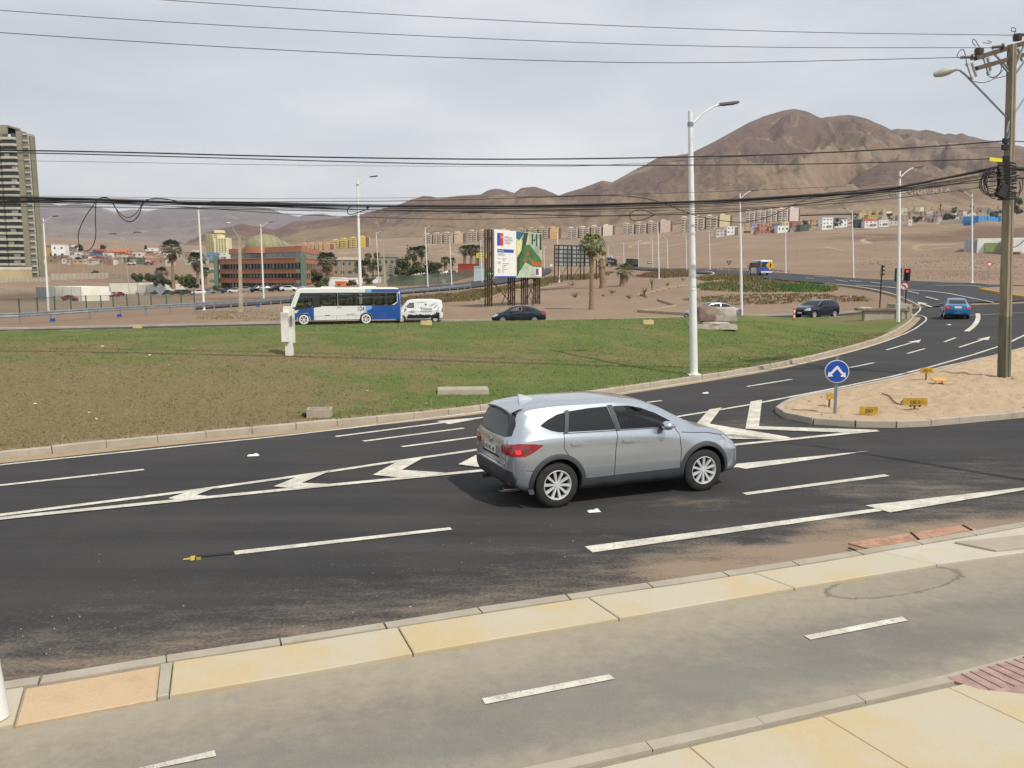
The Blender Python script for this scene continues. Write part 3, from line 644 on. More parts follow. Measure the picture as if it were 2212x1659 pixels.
for a, b in (((2212, 1288), (2400, 1253)),): mark([a, b, (b[0]+10, b[1]+7), (a[0]+10, a[1]+8)], parent=bl, z=.1).location.z = -.095
line(smooth_line([(1974, 684), (1992, 667), (1975, 655.5), (1930, 637.5), (1888, 627), (1848, 621), (1808, 616.5)], 1), .14, parent=road2)
line(smooth_line([(2147, 655), (2080, 642), (2040, 634), (1900, 621), (1850, 618.5)], 1), .15, parent=road2); line([(2212, 634), (2140, 625), (2020, 619.5)], .14, parent=road2)
for a, b in (((1740, 603), (1758, 605)), ((1760, 599), (1790, 602)), ((1805, 607), (1830, 611)), ((1880, 612), (1905, 615)), ((1835, 608.5), (1860, 611)), ((1920, 622), (1950, 627)), ((1960, 631), (1985, 636)), ((2000, 643), (2027, 650))): line([a, b], .16, parent=road2)
for a, b in (((2012, 665), (1982, 654)), ((2075, 660), (2045, 650))): arrow(a, b, hl=3, hw=.4, w_=.2)
line(smooth_line([(1502, 588.8), (1530, 589), (1545, 593), (1535, 597)], 2), .3, parent=road2)
# small litter on the near road
for u, v, s in ((547, 985, .16), (1283, 1106, .14), (1524, 850, .14), (640, 1395, .07), (2050, 702, .2)):
    p = G0(u, v); props(MB().box((0, 0, .012), (s*1.4, s*.7, .02), rz=.2, top=(.7, .5)).box((s*.3, s*.1, .03), (s*.5, s*.3, .02), rz=.9, top=(.5, .8)).build('paper_scrap', mat('white_paper', 'e4e2dc', .8), loc=(p.x, p.y, p.z+.008)), {547: 'white paper scrap on the far carriageway at the left', 1283: 'crumpled white scrap on the asphalt below the silver car', 1524: 'white scrap on the asphalt to the right of the silver car roof', 640: 'tiny scrap beside the near verge kerb', 2050: 'white scrap on the road behind the bright blue car'}[u], 'litter')

# grit and small stones blown on to the near carriageway
m = MB(); r = random.Random(31)
for _ in range(420):
    u, v = r.uniform(-60, 2250), r.uniform(1130, 1460); q = G0(u, v)
    k = at_line(VT, q[:2]); dd_ = (k-Vector(q[:2])).length
    if q.y < k.y or r.random() > math.exp(-dd_/1.6)+.06: continue
    s_ = r.uniform(.004, .011); z = .004; vs = [q+Vector((math.cos(t)*s_, math.sin(t)*s_, z)) for t in (0, 1.6, 3.1, 4.6)]+[q+Vector((0, 0, z+s_*.9))]; m.mi = int(r.random() < .25)
    m.add(vs, [(i, (i+1) % 4, 4) for i in range(4)])
m.build('road_grit', [mat('grit_tan', '8c8070', .9), mat('grit_pale', 'aaa59a', .9)], road, kind='stuff')

m = MB(); r = random.Random(8)
for _ in range(20):
    q = GI(r.uniform(-40, 1800), r.uniform(735, 960))
    if q.y > 45 or q.z < .16: continue
    m.box(q+Vector((0, 0, .03)), (r.uniform(.04, .11), r.uniform(.03, .07), .02), rz=r.uniform(0, 3), rx=r.uniform(-.5, .5))
m.build('litter_scraps', mat('litter', 'c9c6bc', .8), island, kind='stuff')
# ---------------------------------------------------------------- vehicles
def paint(name, col, metal=.35, rough=.32, coat=.8):
    g = NG(name); c = S(col); f = g.noise(600, 2, .5, g.obj); d = g.noise(2.5, 5, .6, g.obj)
    cc = g.mix(g.ramp(f, .3, .7), tuple(x*.86 for x in c), tuple(min(1, x*1.12) for x in c)); cc = g.mix(g.math('MULTIPLY', g.ramp(d, .45, .8), .12), cc, S('9c8e7c'))
    g.fin(cc, rough, metal); g.b.inputs['Coat Weight'].default_value = coat; g.b.inputs['Coat Roughness'].default_value = .05; return g.m
M_GLASS = mat('dark_window_glass', '15181a', .06, var=0, spec=.6); M_TYRE = mat('tyre_rubber', '242425', .85, var=.2, sc=8, bump=.2)
M_PLAS = mat('black_plastic', '26282b', .65, var=.15, sc=5); M_PLASG = mat('grey_cladding', '33363a', .6, var=.15, sc=5); M_RIM = mat('alloy', 'd3d5d7', .3, .35, var=.05)
M_DARK = mat('dark_interior', '101113', .9, var=0); M_RED = mat('red_lens', '8e1417', .12, var=.15, sc=20, coat=1); M_REDB = mat('bright_red_lens', 'd42a22', .2, var=0, emit=(1, .08, .05, .5))
M_CLEAR = mat('clear_lens', 'aab0b5', .08, .4, var=.2, sc=25, coat=1); M_SEAM = mat('panel_gap', '0c0d0e', .9, var=0); M_PLATE = mat('number_plate', 'd9d9d4', .5, var=.05)
M_BLK = mat('black_print', '121214', .6, var=0); M_WHITE = mat('white_print', 'e6e6e2', .5, var=.05); M_CHROME = mat('chrome', 'c9ccd0', .15, .95, var=0)
def glassmat(name, tint, a):
    g = NG(name); g.fin(S(tint), .04, 0, .6); g.b.inputs['Transmission Weight'].default_value = a; g.b.inputs['IOR'].default_value = 1.01; g.b.inputs['Coat Weight'].default_value = 1.0; g.b.inputs['Coat Roughness'].default_value = .02
    return g.m
M_TINT = glassmat('tinted_glass', '3a4146', .97); M_PALE = glassmat('pale_glass', 'b4c0c2', 1.0)
def section(s, m=14):
    zb, w, zl, wb, zr, wr = s; k = max(.12, min(1, (zr-zl)/.3)); h = zl-zb
    pts = [(0, zb), (w*.5, zb), (w*.84, zb+.005), (w*.945, zb+.05), (w*.985, zb+.17*h), (w, zb+.5*h), (w*.993, zb+.74*h), (w*.5+wb*.5+.012, zl-.09*h), (wb, zl), (wb*.52+wr*.48+.012*k, zl+(zr-zl)*.46), (wr+.012*k, zr-.085*k), (wr-.045, zr-.034*k), (wr*.6, zr-.006), (0, zr)]
    out = []
    for i in range(len(pts)-1):
        p0 = pts[max(0, i-1)]; p1, p2 = pts[i], pts[i+1]; p3 = pts[min(len(pts)-1, i+2)]
        for t in (0, .34, .67):
            t2, t3 = t*t, t*t*t
            out.append(tuple(.5*(2*p1[j]+(p2[j]-p0[j])*t+(2*p0[j]-5*p1[j]+4*p2[j]-p3[j])*t2+(3*p1[j]-p0[j]-3*p2[j]+p3[j])*t3) for j in (0, 1)))
    out.append(pts[-1]); return [(max(0, a), b) for a, b in out]
def loft(spec, n=64, shrink=0.0):
    X = spec['x']; ks = ('zb', 'w', 'zl', 'wb', 'zr', 'wr'); L = X[-1]-X[0]; bm = bmesh.new(); rings = []
    for i in range(n):
        t = i/(n-1); t = .5-.5*math.cos(math.pi*t)*(.55)-.0 if False else t
        tt = t+.045*math.sin(2*math.pi*t)*-1; x = X[0]+L*tt; sec = section([pchip(X, spec[k], x) for k in ks])
        r = [bm.verts.new((x, -y, z)) for y, z in sec]+[bm.verts.new((x, y, z)) for y, z in reversed(sec[1:-1])]; rings.append(r)
    m = len(rings[0])
    for a, b in zip(rings, rings[1:]):
        for j in range(m): bm.faces.new((a[j], b[j], b[(j+1) % m], a[(j+1) % m]))
    for r in (rings[0], rings[-1]):
        f = bm.faces.new(r); bmesh.ops.poke(bm, faces=[f])
    bmesh.ops.recalc_face_normals(bm, faces=bm.faces); return bm
def boolcut(o, cutters):
    for c in cutters:
        md = o.modifiers.new('b', 'BOOLEAN'); md.object = c; md.operation = 'DIFFERENCE'; md.solver = 'EXACT'
        try: md.material_mode = 'TRANSFER'
        except Exception: pass
    dg = bpy.context.evaluated_depsgraph_get(); dg.update(); me = bpy.data.meshes.new_from_object(o.evaluated_get(dg)); o.modifiers.clear(); o.data = me
    for c in cutters: bpy.data.objects.remove(c)
    me.polygons.foreach_set('use_smooth', [True]*len(me.polygons)); me.set_sharp_from_angle(angle=math.radians(32)); return o
class Shell:
    "projects outlines onto a body so that panes, lamps, gaps and trim follow its curvature"
    def __init__(s, bm): s.bv = BVHTree.FromBMesh(bm)
    def panel(s, poly, axis, mt, parent, name, off=.006, cuts=3, sub=None, thick=.012, **kw):
        d = {'+y': ((0, -1, 0), 3), '-y': ((0, 1, 0), 3), '+x': ((-1, 0, 0), 6), '-x': ((1, 0, 0), 6), '+z': ((0, 0, -1), 4)}[axis]; dv = Vector(d[0])
        bm = bmesh.new(); mk = {'y': lambda a, b: Vector((a, 0, b)), 'x': lambda a, b: Vector((0, a, b)), 'z': lambda a, b: Vector((a, b, 0))}[axis[1]]
        f = bm.faces.new([bm.verts.new(mk(*p)) for p in poly]); bmesh.ops.triangulate(bm, faces=[f])
        for _ in range(cuts):
            es = [e for e in bm.edges if e.calc_length() > .09]
            if not es: break
            bmesh.ops.subdivide_edges(bm, edges=es, cuts=1); bmesh.ops.triangulate(bm, faces=[f for f in bm.faces if len(f.verts) > 3])
        for v in bm.verts:
            r = s.bv.ray_cast(v.co-dv*d[1], dv)
            if r[0] is None:
                nr = s.bv.find_nearest(v.co-dv*.8); r = nr
            v.co = r[0]+r[1]*off if r[1].dot(dv) < 0 else r[0]-r[1]*off
        bmesh.ops.recalc_face_normals(bm, faces=bm.faces)
        be = [e for e in bm.edges if e.is_boundary]
        if thick:
            g = bmesh.ops.extrude_edge_only(bm, edges=be); 
            for v in [q for q in g['geom'] if isinstance(q, bmesh.types.BMVert)]: v.co += dv*thick
        bmesh.ops.recalc_face_normals(bm, faces=bm.faces)
        me = bpy.data.meshes.new(name); bm.to_mesh(me); bm.free(); me.polygons.foreach_set('use_smooth', [True]*len(me.polygons)); me.set_sharp_from_angle(angle=math.radians(40))
        me.materials.append(mt); o = bpy.data.objects.new(name, me); C.objects.link(o); o.parent = parent; return props(o, **kw) if kw else o
    def seam(s, pts, axis, parent, w=.009, mt=None, name='panel_gap', off=.0035):
        P2 = offset(pts, w/2); P3 = offset(pts, -w/2); n = max(6, int(sum(math.dist(a, b) for a, b in zip(pts, pts[1:]))/.06)); a = resample(P2, n); b = resample(P3, n)
        dv = Vector({'+y': (0, -1, 0), '-y': (0, 1, 0), '+x': (-1, 0, 0), '-x': (1, 0, 0), '+z': (0, 0, -1)}[axis]); mk = {'y': lambda a, b: Vector((a, 0, b)), 'x': lambda a, b: Vector((0, a, b)), 'z': lambda a, b: Vector((a, b, 0))}[axis[1]]
        rows = []
        for p, q in zip(a, b):
            row = []
            for c in (p, q):
                r = s.bv.ray_cast(mk(*c)-dv*4, dv)
                if r[0] is None: break
                row.append(r[0]-dv*off)
            if len(row) == 2: rows.append(row)
        if len(rows) > 1: return MB().grid(rows).build(name, mt or M_SEAM, parent)
WH = {}
def make_wheel(r, w=.21, spokes=10, style='alloy', rimmat=None, white=False, rr=.65):
    "tyre with a rim as sub-part; axis along local y, outside face at -y"
    key = (r, w, spokes, style, white, rr)
    if key not in WH:
        t = MB().lathe([(r*rr*.98, w*.5), (r*.78, w*.52), (r*.93, w*.47), (r*.99, w*.38), (r, 0), (r*.99, -w*.38), (r*.93, -w*.47), (r*.78, -w*.52), (r*rr*.98, -w*.5), (r*rr*.96, -w*.3)], n=40, axis='y'); t = t.build('wheel', M_TYRE, smooth=True)
        R = r*rr; m = MB(); m.lathe([(R*1.0, -w*.3), (R*1.03, -w*.49), (R*.97, -w*.52), (R*.93, -w*.47), (R*.9, -w*.2), (R*.9, w*.2)], n=32, axis='y')
        m.lathe([(.001, -w*.43), (R*.16, -w*.44), (R*.2, -w*.36), (R*.2, 0)], n=16, axis='y')
        for k in range(spokes):
            a = 2*math.pi*(k+.5*(style != 'alloy')*0)/spokes; c, s_ = math.cos(a), math.sin(a); pv = lambda rad, side, y: (rad*c-side*s_, y, rad*s_+side*c)
            wi, wo = (R*.06, R*.095) if style == 'alloy' else (R*.12, R*.22)
            vs = [pv(R*.15, -wi, -w*.40), pv(R*.15, wi, -w*.40), pv(R*.94, wo, -w*.47), pv(R*.94, -wo, -w*.47), pv(R*.15, -wi, -w*.25), pv(R*.15, wi, -w*.25), pv(R*.94, wo, -w*.3), pv(R*.94, -wo, -w*.3)]
            m.add(vs, [(0, 1, 2, 3), (4, 5, 1, 0), (5, 6, 2, 1), (6, 7, 3, 2), (7, 4, 0, 3)])
        for k in range(5): a = 2*math.pi*k/5; m.cyl((R*.23*math.cos(a), -w*.43, R*.23*math.sin(a)), (R*.23*math.cos(a), -w*.3, R*.23*math.sin(a)), R*.035, n=6)
        rim = m.build('rim', rimmat or M_RIM, t, smooth=True)
        MB().lathe([(.001, -w*.12), (R*.9, -w*.12)], n=24, axis='y').lathe([(.001, -w*.2), (R*.55, -w*.2), (R*.55, -w*.12)], n=20, axis='y').build('brake_disc', mat('brake_disc', '1d1d1e', .6, .3, var=0), t)
        if white: MB().lathe([(R*.99, -w*.515), (R*1.03, -w*.56), (r*.84, -w*.56), (r*.87, -w*.52)], n=32, axis='y').build('white_wall', mat('whitewall', 'dedcd4', .6), t, smooth=True)
        WH[key] = t; t.location = (0, 0, -50); t['_proto'] = 1; C.objects.unlink(t); [C.objects.unlink(q) for q in t.children]
    return WH[key]
def put_wheel(proto, parent, loc, flip):
    t = proto.copy(); C.objects.link(t); t.parent = parent; t.location = loc; t.rotation_euler = (0, random.uniform(0, 1), math.pi if flip else 0)
    if '_proto' in t: del t['_proto']
    for g in proto.children: e = g.copy(); C.objects.link(e); e.parent = t
def seated_person(name, label, parent_loc, rz, shirt, hair='1d1814', skin='8a5f49', arm_out=False, sc=1.0, lean=0.0):
    "upper body as one skinned surface with head, arms towards a wheel"
    bm = bmesh.new(); ly = bm.verts.layers.skin.verify()
    V = {'pel': (0, 0, .12, .16), 'bel': (.0, 0, .3, .145), 'che': (.0, 0, .5, .165), 'nek': (.0, 0, .66, .06), 'hd0': (.015, 0, .74, .075), 'hd1': (.02, 0, .83, .095), 'hd2': (.01, 0, .9, .075),
         'ls': (0, .18, .58, .065), 'le': (.16, .26, .37, .048), 'lh': (.40, .2, .42, .035), 'lf': (.47, .19, .45, .03), 'rs': (0, -.18, .58, .065), 're': (.16, -.26, .37, .048), 'rh': (.40, -.2, .42, .035), 'rf': (.47, -.19, .45, .03),
         'lk': (.42, .12, .16, .08), 'rk': (.42, -.12, .16, .08)}
    if arm_out: V['re'] = (.06, -.4, .43, .048); V['rh'] = (.28, -.42, .5, .035); V['rf'] = (.36, -.4, .52, .03)
    E = [('pel', 'bel'), ('bel', 'che'), ('che', 'nek'), ('nek', 'hd0'), ('hd0', 'hd1'), ('hd1', 'hd2'), ('che', 'ls'), ('ls', 'le'), ('le', 'lh'), ('lh', 'lf'), ('che', 'rs'), ('rs', 're'), ('re', 'rh'), ('rh', 'rf'), ('pel', 'lk'), ('pel', 'rk')]
    d = {}
    for k, (x, y, z, r) in V.items(): v = bm.verts.new((x, y, z)); v[ly].radius = (r, r); d[k] = v
    d['pel'][ly].use_root = True
    for a, b in E: bm.edges.new((d[a], d[b]))
    me = bpy.data.meshes.new(name); bm.to_mesh(me); bm.free(); o = bpy.data.objects.new(name, me); C.objects.link(o)
    o.modifiers.new('s', 'SKIN').use_smooth_shade = True; o.modifiers.new('u', 'SUBSURF').levels = 1
    dg = bpy.context.evaluated_depsgraph_get(); m2 = bpy.data.meshes.new_from_object(o.evaluated_get(dg)); o.modifiers.clear(); o.data = m2
    m2.materials.clear(); m2.materials.append(mat('cloth_'+shirt, shirt, .9)); m2.materials.append(mat('skin_'+skin, skin, .6)); m2.materials.append(mat('trouser_cloth', '2a2c33', .9))
    for p in m2.polygons:
        c = p.center; p.use_smooth = True
        p.material_index = 1 if (c.z > .66 or (c.x > .2 and c.z > .3)) else (2 if c.z < .2 else 0)
    o.location = parent_loc; o.rotation_euler = (0, 0, rz); o.scale = (sc,)*3; props(o, label, 'person')
    h = MB().lathe([(.001, .115), (.06, .1), (.095, .055), (.1, 0), (.088, -.045)], n=14).build('hair', mat('hair', hair, .9), o, smooth='all', loc=(-.005, 0, .85)); 
    MB().cyl((.115, 0, .815), (.13, 0, .80), .012, .008, 6).cyl((.1, .035, .84), (.112, .035, .84), .01, n=6).cyl((.1, -.035, .84), (.112, -.035, .84), .01, n=6).box((.1, 0, .775), (.012, .05, .01)).build('face_features', mat('skin_dark', '5a3a2c', .7), o)
    return o
def make_car(spec, name, label, cat, wheels, dm, cut_interior=False, loc=(0, 0, 0), rz=0, group=None, rimstyle=('alloy', 10), extras=None, sc=1.0, n=64):
    "dm: dict of outlines in body coordinates; x forward, side outlines mirrored"
    root = thing(name, label, cat, loc, rz, group, sc); bm = loft(spec, n); sh = Shell(bm)
    me = bpy.data.meshes.new('body'); bm.to_mesh(me); bm.free(); me.materials.append(dm['paint']); me.materials.append(M_DARK); o = bpy.data.objects.new('body', me); C.objects.link(o)
    cut = []; wr = wheels['r']; hw = max(spec['w'])
    for x in wheels['x']:
        for s in (-1, 1): cut.append(MB().cyl((x, s*(hw-.30), wr+.01), (x, s*(hw+.3), wr+.01), wr*1.17, n=36).build('c', M_DARK))
    if cut_interior:
        isp = {k: list(v) for k, v in spec.items()}; isp['w'] = [max(.1, a-.1) for a in spec['w']]; isp['wb'] = [max(.1, a-.07) for a in spec['wb']]; isp['wr'] = [max(.1, a-.06) for a in spec['wr']]; isp['zr'] = [max(.5, a-.06) for a in spec['zr']]; isp['zl'] = [min(a, c-.03) for a, c in zip(spec['zl'], isp['zr'])]
        a, b = dm['cabin']; X = [a]+[x for x in spec['x'] if a < x < b]+[b]; q = {k: [pchip(spec['x'], isp[k], x) for x in X] for k in ('w', 'zl', 'wb', 'zr', 'wr')}; q['x'] = X; q['zb'] = [.55]*len(X); q['zl'] = [max(z, .62) for z in q['zl']]; q['zr'] = [max(z, .68) for z in q['zr']]
        ib = loft(q, 26); m2 = bpy.data.meshes.new('c'); ib.to_mesh(m2); ib.free(); m2.materials.append(mat('cabin_lining', '6b675f', .9, var=0)); c = bpy.data.objects.new('c', m2); C.objects.link(c); cut.append(c)
        for poly in dm['glass_side']: cut.append(MB().prism([(x, z) for x, z in poly], -1.3, 1.3, 'y').build('c', M_DARK))
        wsz = dm['screen']; xa = wsz[0]; cut.append(MB().prism([(y, z) for y, z in wsz[1]], xa, xa+1.6, 'x').build('c', M_DARK))
    boolcut(o, cut); o.parent = root; 
    for s, ax in ((-1, '-y'), (1, '+y')):
        for i, poly in enumerate(dm['glass_side']): sh.panel(poly, ax, dm.get('gmats', [M_GLASS]*9)[i] if cut_interior else M_GLASS, root, 'window', off=.003 if not cut_interior else -.004, thick=.0 if cut_interior else .01)
        for poly in dm.get('trim_side', []): sh.panel(poly, ax, M_PLASG, root, 'cladding', off=.014, thick=.03)
        for poly, mt in dm.get('lamps_side', []): sh.panel(poly, ax, mt, root, 'lamp', off=.008)
        for pts in dm.get('seams', []): sh.seam(pts, ax, root)
        for x, z in dm.get('handles', []):
            r = sh.bv.ray_cast((x, s*3, z), (0, -s, 0)); y = r[0].y
            MB().box((x, y+s*.022, z), (.19, .02, .032), top=(.95, 1)).box((x-.085, y+s*.008, z), (.02, .03, .025)).box((x+.085, y+s*.008, z), (.02, .03, .025)).build('door_handle', dm['paint'], root)
        mx, mz = dm.get('mirror', (0, 0))
        if mx:
            r = sh.bv.ray_cast((mx, s*3, mz), (0, -s, 0)); y = r[0].y
            mm = MB(); mm.mi = 0; mm.lathe([(.001, -.085), (.05, -.08), (.085, -.04), (.095, .02), (.085, .07), (.001, .075)], n=14, axis='x'); mm.v = [(a*.9+mx+.0, b*1.15+y+s*.15, c*.8+mz+.05) for a, b, c in mm.v]; mm.mi = 1; mm.box((mx, y+s*.04, mz), (.07, .12, .05))
            mm.build('wing_mirror', [dm['paint'], M_PLAS], root, smooth=True)
    for y0 in dm.get('arches', []):
        pass
    if dm.get('arch_trim'):
        wd = dm['arch_trim']
        for x in wheels['x']:
            for s, ax in ((-1, '-y'), (1, '+y')):
                R0, R1 = wr*1.15, wr*1.15+wd; out = []; a0 = math.radians(-14); N = 22
                for rad in (R0, R1):
                    out.append([(x+rad*math.cos(a0+(math.pi-2*a0)*k/N), wr+.01+rad*math.sin(a0+(math.pi-2*a0)*k/N)) for k in range(N+1)])
                rows = []
                for p, q in zip(*out):
                    row = []
                    for j, c in enumerate((p, tuple((a+b)/2 for a, b in zip(p, q)), q)):
                        cc = (c[0], max(c[1], .26)); r = sh.bv.ray_cast((cc[0], s*3, cc[1]), (0, -s, 0)); yy = (r[0].y if r[0] else s*hw*.97)+s*(.022 if j < 2 else .004); row.append((cc[0], yy, cc[1]))
                    row.insert(0, (row[0][0], row[0][1]-s*.08, row[0][2])); rows.append(row)
                MB().grid(rows).build('arch_trim', M_PLASG, root, smooth=True)
    if not cut_interior and 'screen_poly' in dm: sh.panel(dm['screen_poly'], '+x', M_GLASS, root, 'windscreen', off=.004, cuts=4)
    elif 'screen_poly' in dm: sh.panel(dm['screen_poly'], '+x', M_PALE, root, 'windscreen', off=-.004, cuts=4, thick=0)
    if 'rear_poly' in dm: sh.panel(dm['rear_poly'], '-x', M_GLASS, root, 'rear_window', off=.004, cuts=4)
    for poly, ax, mt, nm in dm.get('extra', []):
        sh.panel(poly, ax, mt, root, nm, off=.007)
        if dm.get('mirror_extra') and ax[1] == 'x' and abs(sum(p[0] for p in poly)) > .05: sh.panel([(-a, b) for a, b in poly], ax, mt, root, nm, off=.007)
    for pts, ax in dm.get('seams_x', []): sh.seam(pts, ax, root)
    pw = make_wheel(wr, wheels.get('w', .2), rimstyle[1], rimstyle[0])
    for x in wheels['x']:
        for s in (-1, 1): put_wheel(pw, root, (x, s*(hw-wheels.get('w', .2)*.5-.025), wr), s > 0)
    MB().box((0, 0, spec['zb'][len(spec['zb'])//2]+.06), (wheels['x'][1]-wheels['x'][0]+.6, hw*1.3, .12)).build('underbody', M_DARK, root)
    if extras: extras(root, sh)
    return root
def seat_fn(xs, z=.55, mt=None):
    def f(root, sh):
        for x in xs:
            for y in (-.38, .38): MB().box((x, y, z), (.5, .5, .14)).box((x-.28, y, z+.32), (.13, .46, .56), ry=-.2, top=(.8, .85)).box((x-.35, y, z+.66), (.09, .26, .17), ry=-.1).build('seat', mt or mat('seat_cloth', '4a4846', .95), root)
    return f
# outlines -------------------------------------------------------
SUV = dict(x=[-2.27, -2.23, -2.12, -1.98, -1.8, -1.55, -1.0, -.3, .3, .6, .85, 1.08, 1.2, 1.37, 1.7, 2.0, 2.16, 2.24, 2.27],
 zb=[.48, .4, .34, .3, .27, .25, .24, .24, .24, .24, .24, .24, .24, .25, .25, .26, .29, .34, .42],
 w=[.66, .77, .86, .895, .91, .92, .92, .915, .912, .912, .912, .915, .92, .92, .9, .85, .77, .68, .56],
 zl=[.96, 1.02, 1.08, 1.11, 1.125, 1.13, 1.12, 1.10, 1.08, 1.065, 1.05, 1.03, 1.02, 1.0, .95, .87, .80, .73, .66],
 wb=[.58, .69, .77, .82, .85, .865, .875, .875, .87, .86, .85, .835, .82, .79, .73, .63, .55, .48, .4],
 zr=[.99, 1.08, 1.34, 1.57, 1.635, 1.66, 1.68, 1.68, 1.63, 1.53, 1.38, 1.22, 1.12, 1.06, 1.02, .94, .86, .77, .69],
 wr=[.42, .6, .62, .63, .635, .64, .65, .65, .64, .64, .66, .7, .72, .72, .66, .56, .46, .4, .3])
silver = paint('silver_metallic_paint', 'bcc4cb', .78, .22)
def arcp(cx, cz, r, a0, a1, n=8): return [(cx+r*math.cos(math.radians(a0+(a1-a0)*k/n)), cz+r*math.sin(math.radians(a0+(a1-a0)*k/n))) for k in range(n+1)]
def suv_extras(root, sh):
    seat_fn((-.05, -.95))(root, sh)
    # roof fin, door sill trim, spoiler, exhaust
    f = MB().prism([(-1.62, 1.575), (-1.36, 1.6), (-1.56, 1.68), (-1.64, 1.69)], -.025, .025, 'y').build('shark_fin_aerial', mat('pale_silver', 'c8ccd0', .3, .3), root)
    sp = MB(); N = 9; top = []; 
    for k in range(N):
        y = -.54+1.08*k/(N-1); b = -.07*(abs(y)/.6)**2; top.append([(-1.68, y, 1.575-.03*(abs(y)/.6)**2), (-1.84, y*.98, 1.562-.04*(abs(y)/.6)**2), (-1.98-b*.4, y*.96, 1.52-.05*(abs(y)/.6)**2), (-1.97-b*.4, y*.96, 1.49-.05*(abs(y)/.6)**2), (-1.82, y*.96, 1.45-.03*(abs(y)/.6)**2)])
    sp.grid(top).build('roof_spoiler', dm_suv['paint'], root, smooth=True)
    sh.panel([(-.8, .62), (.8, .62), (.83, .5), (.78, .3), (-.78, .3), (-.83, .5)], '-x', M_PLASG, root, 'rear_bumper', off=.02, thick=.05)
    sh.panel([(-.7, .44), (.7, .44), (.74, .3), (.7, .26), (-.7, .26), (-.74, .3)], '+x', M_PLASG, root, 'front_bumper', off=.02, thick=.05)
    sh.panel([(-.24, .80), (.24, .80), (.24, .92), (-.24, .92)], '-x', M_PLATE, root, 'number_plate', off=.018)
    sh.panel([(-.36, .76), (.36, .76), (.36, .79), (-.36, .79)], '-x', M_SEAM, root, 'tailgate_recess', off=.004)
    r = sh.bv.ray_cast((-4, 0, .86), (1, 0, 0)); x = r[0].x-.022
    text('HD·KC-45', .105, M_BLK, root, frame((x, .0, .828), (0, -1, 0), (0.06, 0, 1)), sx=.9)
    r = sh.bv.ray_cast((-4, 0, 1.02), (1, 0, 0)); x = r[0].x
    em = MB().lathe([(.045, -.006), (.055, .0), (.045, .006)], n=22, axis='x'); em.v = [(a, b*1.25, c) for a, b, c in em.v]
    em.tube([(0, -.055, .015), (0, -.02, .01), (0, 0, -.03), (0, .02, .01), (0, .055, .015)], .006, 5); em.build('tailgate_emblem', M_CHROME, root, loc=(x-.014, 0, 1.0))
    sh.panel([(fx(-2.16), .95), (fx(-2.08), .96), (fx(-2.06), .9), (fx(-2.15), .89)], '-y', M_REDB, root, 'brake_lamp', off=.012); sh.panel([(fx(-2.02), .97), (fx(-1.86), .99), (fx(-1.97), .93), (fx(-2.03), .9)], '-y', mat('smoked_lens', '4a4c50', .15, coat=1), root, 'reversing_lamp', off=.012)
    for yy in (.5, -.5): MB().cyl((-2.08, yy, .27), (-1.9, yy, .27), .033, n=12).build('exhaust_pipe', M_CHROME, root, smooth=True)
    MB().cyl((-1.99, .1, 1.1), (-1.99, -.28, 1.16), .008, n=6).box((-1.98, .1, 1.09), (.05, .06, .03)).build('rear_wiper', M_PLAS, root)
    MB().box((1.02, 0, .98), (.5, 1.3, .2), ry=.15).build('dashboard', mat('dash_plastic', '3a3a3b', .8), root)
    w_ = MB().lathe([(.17, -.014), (.185, 0), (.17, .014), (.155, 0), (.17, -.014)], n=20, axis='x'); w_.build('steering_wheel', M_PLAS, root, loc=(.52, .36, 1.0)).rotation_euler = (0, -.4, 0)
    sh.panel([(-.55, .52), (.55, .52), (.5, .72), (-.5, .72)], '+x', M_BLK, root, 'grille', off=.006)
